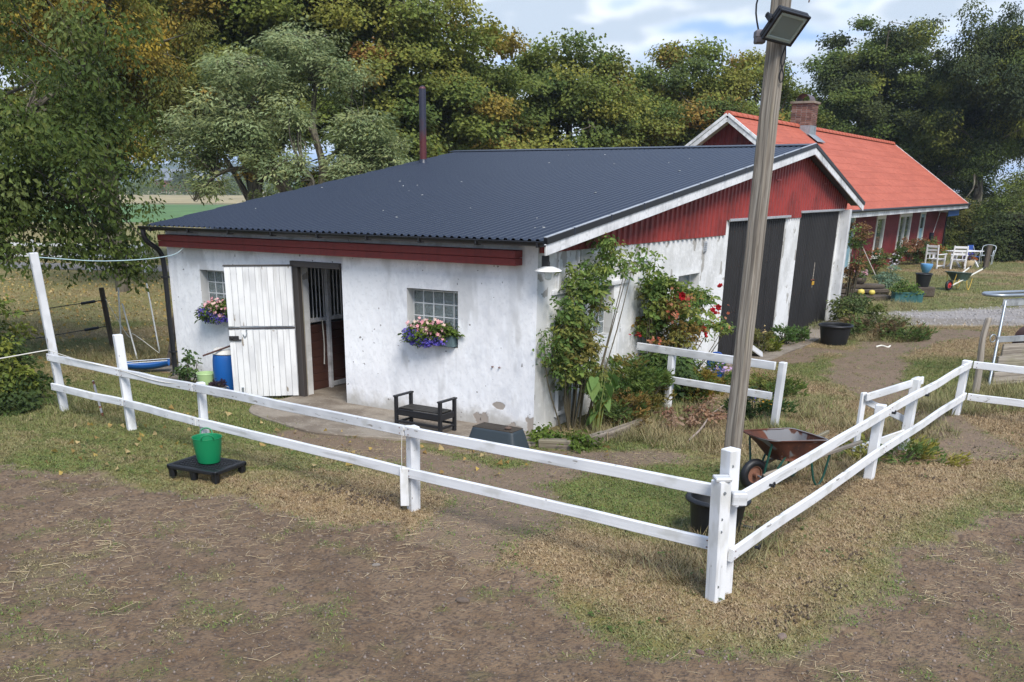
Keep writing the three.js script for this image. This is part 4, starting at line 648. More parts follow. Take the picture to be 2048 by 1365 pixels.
// wheelbarrow: local +x points from the wheel to the handles
function wheelbarrow(label, pos, turn, m, s = 1) {
  const w = thing('wheelbarrow', label, 'wheelbarrow', pos, turn, 'wheelbarrows'); w.scale.setScalar(s);
  const top = [[-0.42, 0.66, -0.27], [0.42, 0.6, -0.33], [0.42, 0.6, 0.33], [-0.42, 0.66, 0.27]], bot = [[-0.12, 0.36, -0.15], [0.34, 0.32, -0.2], [0.34, 0.32, 0.2], [-0.12, 0.36, 0.15]], pos3 = [], uv = [];
  const tri = (...v) => v.forEach((p) => { pos3.push(...p); uv.push(p[0] + p[1] * 0.4, p[2] + p[1] * 0.3); });
  const N = 5, lerp3 = (a, b, t) => a.map((v, k) => mix(v, b[k], t));
  const ringAt = (t) => { const R = []; for (let k = 0; k < 4; k++) for (let i = 0; i < 4; i++) { const p = lerp3(lerp3(bot[k], bot[(k + 1) % 4], i / 4), lerp3(top[k], top[(k + 1) % 4], i / 4), t); const c = [0.12, p[1], 0]; const f = i === 0 ? 0.94 : 1 + 0.03 * Math.sin(Math.PI * i / 4); R.push([mix(c[0], p[0], f), p[1] + 0.02 * Math.sin(Math.PI * t), mix(c[2], p[2], f)]); } return R; };
  const rs = [0, 0.15, 0.5, 0.85, 1].map(ringAt); for (let k = 0; k + 1 < rs.length; k++) for (let i = 0; i < 16; i++) { const j = (i + 1) % 16; tri(rs[k][i], rs[k + 1][j], rs[k + 1][i]); tri(rs[k][i], rs[k][j], rs[k + 1][j]); }
  for (let i = 1; i < 15; i++) tri(rs[0][0], rs[0][i], rs[0][i + 1]);
  let g = new THREE.BufferGeometry(); g.setAttribute('position', new THREE.Float32BufferAttribute(pos3, 3)); g.setAttribute('uv', new THREE.Float32BufferAttribute(uv, 2)); g = mergeVertices(g); g.computeVertexNormals();
  mesh('tray', g, m.tray, w);
  mesh('rim', tubeG(rs[4].map((p) => [p[0], p[1], p[2]]), 0.012, 64, 6, true), m.rim ?? m.tray, w);
  for (const s of [-1, 1]) { beam('handle', [-0.34, 0.2, s * 0.12], [0.98, m.lift ?? 0.52, s * 0.28], 0.04, 0.045, m.handle, w, 0.008); if (m.grip) beam('grip', [0.96, m.lift - 0.01, s * 0.278], [1.1, m.lift + 0.06, s * 0.294], 0.045, 0.05, m.grip, w, 0.015); mesh('strut', merge([rodG([-0.33, 0.21, s * 0.12], [-0.33, 0.6, s * 0.2], 0.013), rodG([-0.16, 0.25, s * 0.14], [-0.06, 0.44, s * 0.17], 0.013)]), m.leg, w); mesh('leg', tubeG([[0.3, 0.36, s * 0.19], [0.36, 0.08, s * 0.22], [0.42, 0.015, s * 0.22], [0.48, 0.08, s * 0.22], [0.56, 0.41, s * 0.22]], 0.014, 24, 7), m.leg, w); }
  const wh = new THREE.Group(); wh.name = 'wheel'; w.add(wh); wh.position.set(-0.38, 0.19, 0);
  mesh('tyre', new THREE.TorusGeometry(0.14, 0.05, 12, 32), M.blackplastic, wh); mesh('hub', merge([new THREE.CylinderGeometry(0.1, 0.1, 0.03, 24).rotateX(Math.PI / 2), new THREE.CylinderGeometry(0.03, 0.03, 0.16, 12).rotateX(Math.PI / 2), new THREE.TorusGeometry(0.1, 0.012, 6, 24).translate(0, 0, 0.02), new THREE.TorusGeometry(0.1, 0.012, 6, 24).translate(0, 0, -0.02)]), m.hub, wh);
  mesh('axle', rodG([-0.38, 0.19, -0.13], [-0.38, 0.19, 0.13], 0.012), M.galv, w);
  return w;
}
const rustTray = S(C(0.5, 0.46, 0.45), 0.85, { map: T.rust });
wheelbarrow('rusty wheelbarrow with green legs parked inside the fence corner', [3.66, gh(3.6, -11), -11.2], 0.42, { tray: rustTray, handle: M.wood, leg: S(C(0.008, 0.07, 0.05), 0.5), hub: S(C(0.2, 0.09, 0.055), 0.8), rim: rustTray }, 1.0);
wheelbarrow('green wheelbarrow with yellow legs and red hub out on the lawn', [17.5, 0, -36.3], 0.5, { tray: S(C(0.05, 0.085, 0.075), 0.45), handle: S(C(0.7, 0.68, 0.6), 0.5), grip: M.blackplastic, lift: 0.74, leg: S(C(0.62, 0.42, 0.08), 0.5), hub: S(C(0.5, 0.05, 0.05), 0.5) }, 1.0);
{ // barrel group by the door
  const o = B(-5.98, -0.4), b = thing('barrel', 'blue plastic barrel with white lid beside the open stable door', 'barrel', [o.x, 0, o.z]);
  b.scale.set(1.05, 1.16, 1.05); const blue = S(C(0.008, 0.10, 0.36), 0.38);
  mesh('body', lathe([[0, 0], [0.2, 0], [0.215, 0.02], [0.228, 0.12], [0.235, 0.3], [0.238, 0.36], [0.233, 0.37], [0.236, 0.385], [0.23, 0.5], [0.215, 0.585], [0.2, 0.6], [0, 0.6]], 40), blue, b);
  mesh('lid', lathe([[0, 0.665], [0.18, 0.665], [0.2, 0.655], [0.222, 0.6], [0.222, 0.59], [0, 0.59]], 40), S(C(0.72, 0.7, 0.64), 0.6), b);
  const q = (x, y, z) => [o.x + x, y, o.z + z];
  tag(mesh('broom_stick', rodG(q(-0.34, 0.68, 0.25), q(0.24, 0.88, 0.2), 0.015), S(C(0.09, 0.04, 0.03), 0.7)), 'thin dark stick leaning across the blue barrel', 'stick');
  const l = B(-6.38, -0.55); const pb = thing('green_pot', 'pale lime green ribbed pot left of the blue barrel', 'pot', [l.x, 0, l.z]);
  const prof = [[0, 0], [0.11, 0]]; for (let i = 0; i < 9; i++) { prof.push([0.115 + i * 0.005, 0.01 + i * 0.035], [0.126 + i * 0.005, 0.025 + i * 0.035]); } prof.push([0.17, 0.33], [0.15, 0.33], [0.12, 0.05], [0, 0.05]);
  mesh('body', lathe(prof, 32), S(C(0.40, 0.56, 0.26), 0.5), pb);
  const z = B(-5.82, -0.78); const zp = thing('zinc_pot', 'small zinc pot with heather in front of the blue barrel', 'pot', [z.x, 0, z.z]);
  mesh('body', lathe([[0, 0], [0.1, 0], [0.108, 0.01], [0.132, 0.17], [0.145, 0.178], [0.142, 0.185], [0.125, 0.17], [0, 0.15]], 28), M.galvflat, zp); for (const s of [-1, 1]) mesh('handle', new THREE.TorusGeometry(0.025, 0.006, 6, 14).translate(s * 0.155, 0.16, 0), M.galv, zp); 
  const st = B(-7.5, -0.22); tag(mesh('stone_slab', at(cbox(0.42, 0.09, 0.2, 0.02), st.x, 0.05, st.z, 0, -YAW + 0.1, 0), S(C(0.55, 0.54, 0.5), 0.9, { map: T.concrete })), 'pale stone slab on the ground below the left window', 'slab');
  // cut-open blue trough under the downpipe
  const t0 = thing('trough', 'cut-open blue plastic channel on the grass under the downpipe', 'trough', [-6.42, 0.02, -18.75], 0.12), pos = [], idx = [], n = 10, mN = 12;
  for (let i = 0; i <= mN; i++) for (let j = 0; j <= n; j++) { const t = Math.PI * (1 + j / n), x = -0.42 + i * 0.07; pos.push(x, 0.14 + 0.11 * Math.sin(t) + 0.10 * ((i / mN) - 0.4) ** 2 * 2, 0.13 * Math.cos(t)); }
  for (let i = 0; i < mN; i++) for (let j = 0; j < n; j++) { const a = i * (n + 1) + j, c = a + n + 1; idx.push(a, a + 1, c, c, a + 1, c + 1); }
  const g = new THREE.BufferGeometry(); g.setAttribute('position', new THREE.Float32BufferAttribute(pos, 3)); g.setIndex(idx); g.computeVertexNormals(); mesh('shell', g, S(C(0.01, 0.1, 0.34), 0.45), t0);
  mesh('edge', merge([rodG([-0.42, 0.17, 0.13], [0.42, 0.22, 0.13], 0.008), rodG([-0.42, 0.17, -0.13], [0.42, 0.22, -0.13], 0.008)]), S(C(0.6, 0.65, 0.7), 0.6), t0);
}
{ // concrete apron before the door: an uneven slab
  const pts = [[-4.75, -1.05], [-4.35, -1.42], [-3.2, -1.72], [-2.5, -1.78], [-1.5, -1.42], [-0.4, -1.05], [0.35, -0.55], [0.1, 0.02], [-4.7, 0.02]].map(([a, b]) => B(a, b));
  const sh = new THREE.Shape(new THREE.SplineCurve(pts.map((p) => new THREE.Vector2(p.x, -p.z))).getPoints(60).slice(0, 53).concat([new THREE.Vector2(pts[8].x, -pts[8].z)]));
  const g = new THREE.ExtrudeGeometry(sh, { depth: 0.09, bevelEnabled: true, bevelSize: 0.012, bevelThickness: 0.012, bevelSegments: 1 }).rotateX(-Math.PI / 2).translate(0, -0.066, 0);
  mesh('concrete_apron', g, M.concrete, null, 'structure');
  // timber edging of the rose bed
  const sl = (a0, b0, a1, b1, label) => tag(beam('sleeper', B(a0, b0, 0.04), B(a1, b1, 0.06), 0.13, 0.15, M.sleeper, null, 0.015), label, 'sleeper', 'timber edging of the rose bed');
  sl(0.42, -0.56, 0.86, -0.42, 'short grey timber edging the rose bed next to the mounting block'); sl(0.9, -0.38, 1.0, 0.32, 'grey timber edging at the bend of the rose bed'); sl(1.0, 0.36, 1.12, 1.35, 'long grey timber edging the rose bed farthest from the stable corner');
  // loose stones in the paddock
  const stone = (x, z, s, label, c) => tag(mesh('stone', new THREE.DodecahedronGeometry(s, 1).scale(1.5, 0.6, 0.9).rotateY(x * 3).translate(x, gh(x, z) + s * 0.25, z), S(c, 0.9, { bumpMap: T.grain, bumpScale: 0.01 })), label, 'stone', 'loose stones in the paddock');
  stone(-0.11, -7.7, 0.045, 'dark stone lying alone on the bare earth below the mid fence post', C(0.16, 0.12, 0.09)); stone(2.47, -6.98, 0.04, 'flat pale stone in the paddock just below the corner post', C(0.26, 0.19, 0.15)); stone(5.62, -12.65, 0.07, 'pinkish stone in the grass at the foot of the gate post', C(0.34, 0.25, 0.2)); stone(-0.95, -8.55, 0.03, 'small pale stone on the trodden earth left of the path', C(0.3, 0.26, 0.22)); stone(1.75, -6.7, 0.03, 'little reddish stone left of the corner post foot', C(0.2, 0.12, 0.1));
}

// ---------------------------------------------------------------- yard in front of the house
let pinkPot, creamPot;
{
  const t = thing('planter', 'long weathered teal metal planter trough beside the gravel drive', 'planter', [14.0, 0, -32.2], -0.1);
  const teal = S(C(0.03, 0.12, 0.12), 0.6, { map: T.dust });
  mesh('body', merge([bx(0.86, 0.3, 0.03, 0, 0.15, 0.2, 0.008), bx(0.86, 0.3, 0.03, 0, 0.15, -0.2, 0.008), bx(0.03, 0.3, 0.4, 0.43, 0.15, 0, 0.008), bx(0.03, 0.3, 0.4, -0.43, 0.15, 0, 0.008)]), teal, t); mesh('rim', merge([bx(0.92, 0.04, 0.05, 0, 0.3, 0.21, 0.01), bx(0.92, 0.04, 0.05, 0, 0.3, -0.21, 0.01)]), teal, t); mesh('soil', bx(0.82, 0.2, 0.36, 0, 0.13, 0), M.soil, t);
  tag(mesh('stone_block', at(cbox(0.62, 0.34, 0.5, 0.04), 15.3, 0.16, -34.0, 0, 0.2, 0), M.stone), 'grey stone block under the small black bucket', 'stone');
  tub('bucket', 'small black bucket standing on a stone block by the lawn', 'bucket', [15.25, 0.33, -34.0], 0.2, 0.26, 0.44, M.blackplastic, 0.012);
  const w = thing('stone_ledge', 'low stacked flat stones carrying a pot of pink flowers', 'stone ledge', [12.75, 0, -33.0], 0.1), r = rng(4);
  for (const [x, y, z, lx, ly, lz] of [[0, 0.09, 0.25, 1.7, 0.18, 0.7], [-0.55, 0.27, 0, 0.9, 0.16, 0.6], [0.42, 0.27, -0.05, 0.95, 0.14, 0.6], [0.05, 0.42, -0.1, 1.5, 0.12, 0.5], [-0.75, 0.42, -0.1, 0.7, 0.1, 0.5]]) mesh('slab', at(cbox(lx, ly, lz, 0.035), x, y, z, (r() - 0.5) * 0.05, (r() - 0.5) * 0.2, (r() - 0.5) * 0.06), M.stone, w);
  const fp = thing('flower_pot', 'stone pot of pink flowers on the stacked flat stones', 'flower pot', [12.72, 0.47, -33.1]); mesh('pot', lathe([[0, 0], [0.14, 0], [0.22, 0.14], [0.24, 0.22], [0.2, 0.22], [0, 0.18]], 24), S(C(0.14, 0.11, 0.09), 0.9), fp); pinkPot = fp;
  for (const [x, z, s, l] of [[12.62, -32.55, 0.12, 'left one of two yellow squashes on the lower stone ledge'], [12.98, -32.55, 0.105, 'right one of two yellow squashes on the lower stone ledge']]) { const q = thing('squash', l, 'squash', [x, 0.18, z], 0, 'yellow squashes'); mesh('fruit', lathe([[0, 0.0], [s * 0.6, 0.01], [s, s * 0.7], [s * 0.75, s * 1.4], [0.02, s * 1.55], [0, s * 1.5]], 24), S(C(0.62, 0.5, 0.1), 0.5), q); mesh('stalk', rodG([0, s * 1.5, 0], [0.02, s * 1.75, 0], 0.012), S(C(0.2, 0.18, 0.08), 0.8), q); }
  const bb = thing('blue_pot', 'pale blue pot on the grass beside the flower bed', 'pot', [19.6, 0, -43.6]); mesh('body', lathe([[0, 0.06], [0.14, 0.06], [0.24, 0.3], [0.26, 0.42], [0.23, 0.42], [0, 0.36]], 28), S(C(0.12, 0.32, 0.58), 0.4), bb); mesh('foot', lathe([[0.1, 0], [0.12, 0], [0.08, 0.08], [0.06, 0.08]], 20), S(C(0.12, 0.32, 0.58), 0.4), bb);
  const cp = thing('flower_pot', 'cream pot of blue and orange flowers beside the garden table', 'flower pot', [23.0, 0, -46.9]); mesh('pot', lathe([[0, 0], [0.2, 0], [0.3, 0.36], [0.27, 0.36], [0, 0.3]], 26), S(C(0.62, 0.5, 0.32), 0.7), cp); creamPot = cp;
  tag(beam('wooden_post', [24.2, -0.1, -47.6], [24.25, 1.02, -47.65], 0.22, 0.18, M.darkwood, null, 0.02), 'short dark wooden post right of the garden furniture', 'post');
  // garden furniture
  const slatW = S(C(0.76, 0.76, 0.76), 0.5);
  function armchair(label, pos, turn) {
    const c = thing('garden_chair', label, 'chair', pos, turn, 'white garden chairs');
    for (const s of [-1, 1]) { beam('leg', [s * 0.3, 0, 0.28], [s * 0.3, 0.62, 0.26], 0.06, 0.05, slatW, c); beam('leg', [s * 0.3, 0, -0.32], [s * 0.27, 1.05, -0.42], 0.06, 0.05, slatW, c); beam('armrest', [s * 0.31, 0.64, 0.34], [s * 0.31, 0.62, -0.38], 0.08, 0.03, slatW, c); beam('side_rail', [s * 0.3, 0.12, 0.26], [s * 0.3, 0.12, -0.32], 0.04, 0.06, slatW, c); }
    for (let i = 0; i < 5; i++) beam('seat_slat', [-0.3, 0.42, 0.27 - i * 0.125], [0.3, 0.42, 0.27 - i * 0.125], 0.1, 0.025, slatW, c); for (const y of [0.68, 0.82, 0.98]) beam('back_slat', [-0.3, y, -0.35 - (y - 0.6) * 0.18], [0.3, y, -0.35 - (y - 0.6) * 0.18], 0.025, 0.1, slatW, c); for (const x of [-0.12, 0.12]) beam('back_slat', [x, 0.42, -0.33], [x, 0.66, -0.36], 0.03, 0.08, slatW, c); beam('front_rail', [-0.3, 0.36, 0.28], [0.3, 0.36, 0.28], 0.03, 0.08, slatW, c);
    return c;
  }
  armchair('white slatted garden armchair nearest the house wall', [21.5, 0, -47.0], 2.2); armchair('white slatted garden armchair tucked in at the table', [22.3, 0, -46.4], 2.75);
  const tb = thing('garden_table', 'white garden table with crossed legs behind the armchairs', 'table', [23.1, 0, -47.6], 0.35);
  for (let i = 0; i < 6; i++) beam('top_slat', [-0.75, 0.74, -0.35 + i * 0.14], [0.75, 0.74, -0.35 + i * 0.14], 0.125, 0.03, slatW, tb); for (const s of [-1, 1]) { beam('leg', [s * 0.55, 0, -0.36], [s * 0.55, 0.72, 0.3], 0.05, 0.08, slatW, tb); beam('leg', [s * 0.55 + 0.052, 0, 0.36], [s * 0.55 + 0.052, 0.72, -0.3], 0.05, 0.08, slatW, tb); beam('cleat', [s * 0.55, 0.7, -0.4], [s * 0.55, 0.7, 0.4], 0.05, 0.05, slatW, tb); }
  const bc = thing('blue_chair', 'blue folding chair standing behind the white garden table', 'chair', [24.0, 0, -48.6], 0.5), bl = S(C(0.02, 0.07, 0.3), 0.7); mesh('back', bx(0.42, 0.5, 0.03, 0, 0.7, -0.2), bl, bc); mesh('seat', bx(0.42, 0.03, 0.4, 0, 0.43, 0), bl, bc); for (const s of [-1, 1]) { mesh('leg', rodG([s * 0.2, 0, 0.22], [s * 0.2, 0.95, -0.22], 0.014), M.galv, bc); mesh('leg', rodG([s * 0.2, 0, -0.22], [s * 0.2, 0.43, 0.2], 0.014), M.galv, bc); }
  const mc = thing('metal_chair', 'pale tubular metal chair between the table and the dark hedge', 'chair', [25.2, 0, -49.6], -0.6), gm = S(C(0.5, 0.54, 0.56), 0.4, { metalness: 0.4 });
  mesh('frame', merge([tubeG([[-0.25, 0, -0.25], [-0.27, 0.45, -0.2], [-0.27, 0.85, -0.32], [0.27, 0.85, -0.32], [0.27, 0.45, -0.2], [0.25, 0, -0.25]], 0.02, 40, 7), tubeG([[-0.27, 0, 0.28], [-0.28, 0.62, 0.25], [-0.28, 0.64, -0.25]], 0.02, 20, 7), tubeG([[0.27, 0, 0.28], [0.28, 0.62, 0.25], [0.28, 0.64, -0.25]], 0.02, 20, 7)]), gm, mc); mesh('seat', bx(0.5, 0.03, 0.45, 0, 0.42, 0), gm, mc);
  // tools leaning on the house wall
  const p0 = B(-2.6, 31.7), p1 = B(-3.2, 30.6);
  tag(mesh('rake_handle', merge([rodG(B(-2.35, 32.6), B(-3.2, 32.2, 1.55), 0.018), rodG(B(-3.1, 32.35, 1.32), B(-3.25, 31.95, 1.36), 0.014)]), S(C(0.5, 0.46, 0.42), 0.6)), 'pale long-handled tool leaning on the red house wall', 'tool'); tag(mesh('spade_handle', merge([rodG(B(-2.5, 31.4), B(-3.15, 31.1, 0.95), 0.02), rodG(B(-3.1, 30.95, 0.95), B(-3.2, 31.25, 0.95), 0.016)]), S(C(0.16, 0.17, 0.2), 0.6)), 'short dark-handled spade leaning by the blue door', 'tool');
  tag(mesh('rope_scrap', tubeG([[9.25, 0.01, -22.5], [9.4, 0.03, -22.55], [9.5, 0.01, -22.45], [9.62, 0.02, -22.6]], 0.02, 20, 6), S(C(0.7, 0.68, 0.6), 0.9)), 'short scrap of white rope on the dirt path', 'rope');
  tag(mesh('board_scrap', at(cbox(0.34, 0.42, 0.03, 0.005), B(0.35, 8.85).x, 0.16, B(0.35, 8.85).z, -0.95, -YAW + 1.7, 0.3), S(C(0.5, 0.5, 0.5), 0.8)), 'grey offcut board lying before the nearer garage door', 'board');
  const ap = new THREE.Shape([[0.05, 7.3], [0.75, 7.4], [0.85, 11.3], [0.6, 15.9], [0.05, 16]].map(([a, b]) => B(a, b)).map((p) => new THREE.Vector2(p.x, -p.z))); mesh('garage_sill', new THREE.ExtrudeGeometry(ap, { depth: 0.06, bevelEnabled: false }).rotateX(-Math.PI / 2).translate(0, -0.03, 0), M.concrete, null, 'structure');
}
{ // galvanised hay feeder and its neighbours at the right edge
  const f = thing('hay_feeder', 'galvanised tubular hay rack standing beyond the right fence', 'hay rack', [9.5, 0, -18.4], 0.33);
  mesh('top_rail', tubeG([[3, 1.6, 0.24], [2, 1.6, 0.24], [0.4, 1.6, 0.24], [0.1, 1.6, 0.2], [-0.03, 1.6, 0], [0.1, 1.6, -0.2], [0.4, 1.6, -0.24], [2, 1.6, -0.24], [3, 1.6, -0.24]], 0.033, 60, 10), M.galv, f);
  beam('bar', [0.18, 1.47, 0.2], [3, 1.47, 0.2], 0.02, 0.13, M.galvflat, f); mesh('leg', rodG([0.24, 1.5, 0.2], [-0.22, 0, 0.62], 0.026), M.galv, f); mesh('leg', rodG([2.6, 1.5, 0.2], [2.6, 0, 0.62], 0.026), M.galv, f); mesh('leg', rodG([2.5, 1.5, -0.2], [2.5, 0, -0.6], 0.026), M.galv, f);
  beam('bar', [0.0, 0.83, 0.4], [3, 0.83, 0.4], 0.02, 0.11, M.galvflat, f); mesh('sticker', bx(0.34, 0.1, 0.008, 1.03, 0.83, 0.416, 0.001), S(C(0.75, 0.5, 0.01), 0.5), f); mesh('hinge', new THREE.TorusGeometry(0.07, 0.01, 6, 16).translate(-0.06, 0.85, 0.36), M.galv, f); mesh('tie_rod', rodG([0.88, 0.86, 0.38], [0.92, 1.25, 0.2], 0.012), M.galv, f); mesh('roller', rodG([0.42, 0.62, 0.3], [0.62, 0.62, 0.3], 0.035), M.black, f);
  const pl = thing('plank_stack', 'weathered grey planks stacked on edge under the hay rack', 'planks', [9.55, 0, -17.95], 0.33); for (const [y, z, x] of [[0.14, 0.12, 0], [0.42, 0.06, 0.1], [0.62, -0.05, 0.28]]) beam('plank', [x, y, z], [2.6, y, z], 0.05, 0.24, M.wood, pl, 0.01);
  const rl = thing('wooden_reel', 'dark brown timber reel partly hidden behind the hay rack', 'reel', [11.75, 0.45, -20.1], 0.3), brown = S(C(0.06, 0.03, 0.025), 0.8); for (let k = 0; k < 6; k++) { const t = k / 6 * Math.PI * 2; beam('spoke', [Math.cos(t) * 0.1, Math.sin(t) * 0.1, 0], [Math.cos(t) * 0.5, Math.sin(t) * 0.5, 0], 0.05, 0.08, brown, rl); } mesh('hoop', new THREE.TorusGeometry(0.48, 0.05, 8, 28), brown, rl); mesh('drum', new THREE.CylinderGeometry(0.3, 0.3, 0.5, 20).rotateX(Math.PI / 2).translate(0, 0, -0.3), brown, rl);
  const grainUp = (g) => { const u = g.attributes.uv; for (let i = 0; i < u.count; i++) u.setXY(i, u.getY(i), u.getX(i) * 0.4); return g; };
  tag(mesh('old_post', grainUp(limbG([[8.86, -0.2, -16.95, 0.065], [8.87, 0.5, -17.0, 0.06], [8.83, 1.0, -17.0, 0.052], [8.88, 1.34, -17.02, 0.055], [8.88, 1.35, -17.02, 0.005]], 9)), M.wood), 'crooked weathered grey post standing before the hay rack', 'post');
}
{ // blue canister and terracotta pot behind the garden fence
  const o = B(0.78, 5.3), j = thing('canister', 'blue plastic canister standing behind the rails of the garden fence', 'canister', [o.x, 0.06, o.z], -0.3), blue = S(C(0.006, 0.07, 0.33), 0.4);
  j.scale.setScalar(0.86); mesh('body', bx(0.38, 0.5, 0.26, 0, 0.25, 0, 0.03), blue, j); mesh('handle', tubeG([[-0.1, 0.5, 0], [-0.08, 0.6, 0], [0.08, 0.6, 0], [0.1, 0.5, 0]], 0.02, 20, 8), blue, j); mesh('cap', rodG([0.13, 0.5, 0], [0.13, 0.55, 0], 0.04), M.black, j);
  const t = thing('terracotta_pot', 'terracotta pot in the weeds below the garden fence rail', 'pot', [3.95, 0, -16.3]); mesh('body', lathe([[0, 0], [0.09, 0], [0.12, 0.2], [0.135, 0.2], [0.135, 0.25], [0.12, 0.25], [0, 0.2]], 24), S(C(0.32, 0.1, 0.05), 0.85), t);
}

// ---------------------------------------------------------------- foliage
const leafMat = (c, t = 0.35) => new THREE.MeshPhysicalMaterial({ color: c, roughness: 0.75, transmission: t, thickness: 0, side: THREE.DoubleSide, specularIntensity: 0.35 });
const FOL = leafMat(C(1, 1, 1), 0.4), PETAL = leafMat(C(1, 1, 1), 0.25), BLADE = S(C(1, 1, 1), 0.8, { side: THREE.DoubleSide });
// a sprig: k leaves on a short twig; every leaf is a folded four-point blade
function sprig(k, R, len, wid, seed, { droop = 0.3, flat = 0.6, lobed = false } = {}) {
  const r = rng(seed), pos = [];
  for (let i = 0; i < k; i++) {
    const th = r() * 6.283, ph = Math.acos(2 * r() - 1), q = Math.cbrt(r()) * R, o = V3(Math.sin(ph) * Math.cos(th) * q, Math.cos(ph) * q * flat, Math.sin(ph) * Math.sin(th) * q);
    const d = V3(Math.cos(th) + (r() - 0.5) * 1.2, -droop + (r() - 0.5) * 0.7, Math.sin(th) * 0.6 + 0.3 + (r() - 0.5) * 1.2).normalize(), up = V3((r() - 0.5) * 1.3, 0.8 + (r() - 0.5) * 0.7, 0.8 + (r() - 0.5) * 0.9), s = d.clone().cross(up).normalize(), n = s.clone().cross(d);
    const L = len * (0.7 + 0.6 * r()), W = wid * (0.7 + 0.6 * r()), P = (t, w, h) => o.clone().addScaledVector(d, t * L).addScaledVector(s, w * W).addScaledVector(n, h * W);
    const a = P(0, 0, 0), tip = P(1, 0, -0.25), l = P(lobed ? 0.55 : 0.45, 0.5, 0.16), m = P(lobed ? 0.55 : 0.45, -0.5, 0.16), mid = P(0.45, 0, 0);
    const F = lobed ? [[a, P(0.3, 0.55, 0.1), P(0.42, 0.16, 0.03)], [a, P(0.42, 0.16, 0.03), tip], [a, tip, P(0.42, -0.16, 0.03)], [a, P(0.42, -0.16, 0.03), P(0.3, -0.55, 0.1)], [P(0.35, 0.1, 0), P(0.8, 0.42, 0), P(0.55, 0.05, 0)], [P(0.35, -0.1, 0), P(0.55, -0.05, 0), P(0.8, -0.42, 0)]] : [[a, l, tip], [a, tip, m]];
    for (const f of F) for (const p of f) pos.push(p.x, p.y, p.z);
  }
  const g = new THREE.BufferGeometry(); g.setAttribute('position', new THREE.Float32BufferAttribute(pos, 3)); g.computeVertexNormals(); return g;
}
const inBall = (r) => { for (;;) { const x = r() * 2 - 1, y = r() * 2 - 1, z = r() * 2 - 1, l = x * x + y * y + z * z; if (l <= 1) return [x, y, z, Math.sqrt(l)]; } };
// fill lobes [x,y,z, rx,ry,rz, sprigs, clumps] with sprigs gathered in clumps; returns clump centres for the twigs
function crownFill(lobes, pal, r, { clump = 0.55, flat = 0.55, hollow = 0.35, size = 1 } = {}) {
  const ms = [], cs = [], cl = [];
  for (const [x, y, z, rx, ry, rz, n, m] of lobes) for (let k = 0; k < m; k++) {
    let b; do { b = inBall(r); } while (b[3] < hollow && r() < 0.8);
    const c = [x + b[0] * rx, y + b[1] * ry, z + b[2] * rz], cr = clump * (0.6 + 0.8 * r()), base = pal(c, r); cl.push([...c, x, y, z]);
    const nn = Math.round(n / m * (0.55 + 0.9 * r()));
    for (let i = 0; i < nn; i++) {
      const q = inBall(r), s = size * (0.7 + 0.6 * r()), v = 0.72 + 0.56 * r(), w = 0.9 + 0.2 * r();
      ms.push(mat4(c[0] + q[0] * cr, c[1] + q[1] * cr * flat, c[2] + q[2] * cr, (r() - 0.5) * 0.7, Math.atan2(c[0] + q[0] * cr - x, c[2] + q[2] * cr - z) + (r() - 0.5) * 2.2, (r() - 0.5) * 0.7, s)); cs.push([base[0] * v * w, base[1] * v, base[2] * v * (2 - w)]);
    }
  }
  return { ms, cs, cl };
}
const pick = (list) => (c, r) => { let t = r(); for (const [w, col] of list) { if ((t -= w) <= 0) return col; } return list[0][1]; };
// patches of turned leaves: palette picked by slow noise through the crown
const patchy = (green, turned, amount, scale = 1.1) => (c, r) => { const n = fbm(c[0] * scale + c[2] * 0.3 + 50, c[1] * scale + 20, 3) + (r() - 0.5) * 0.3; return n > 1 - amount - 0.18 ? turned[Math.floor(r() * turned.length)] : green[Math.floor(r() * green.length)]; };
const SPR = {
  maple: sprig(16, 0.42, 0.15, 0.13, 1, { droop: 0.15 }), fine: sprig(16, 0.34, 0.13, 0.07, 2, { droop: 0.8 }), big: sprig(12, 0.3, 0.115, 0.06, 3, { droop: 0.8 }), wind: sprig(14, 0.34, 0.18, 0.06, 4, { droop: 0.35 }),
  rose: sprig(9, 0.09, 0.055, 0.036, 5, { droop: 0.2 }), herb: sprig(10, 0.1, 0.09, 0.03, 6, { droop: -0.6 }), shrub: sprig(12, 0.3, 0.13, 0.075, 7, { droop: 0.3 }), bushy: sprig(10, 0.2, 0.1, 0.065, 8, { droop: 0.3 }), heart: (() => { const pos = [], out = [[0, 0], [-0.03, 0.06], [0.03, 0.095], [0.1, 0.085], [0.16, 0.05], [0.22, 0]]; for (const s of [-1, 1]) for (let i = 0; i + 1 < out.length; i++) { const P = ([x, z]) => [x * 0.75, -x * 0.7 - 1.5 * x * x + z * 0.25, s * z], a = P([Math.max(0, out[i][0]), 0]), b = P(out[i]), c = P(out[i + 1]), d = P([Math.max(0, out[i + 1][0]), 0]); pos.push(...a, ...b, ...c, ...a, ...c, ...d); } const g = new THREE.BufferGeometry(); g.setAttribute('position', new THREE.Float32BufferAttribute(pos, 3)); g.computeVertexNormals(); return g; })(),
};
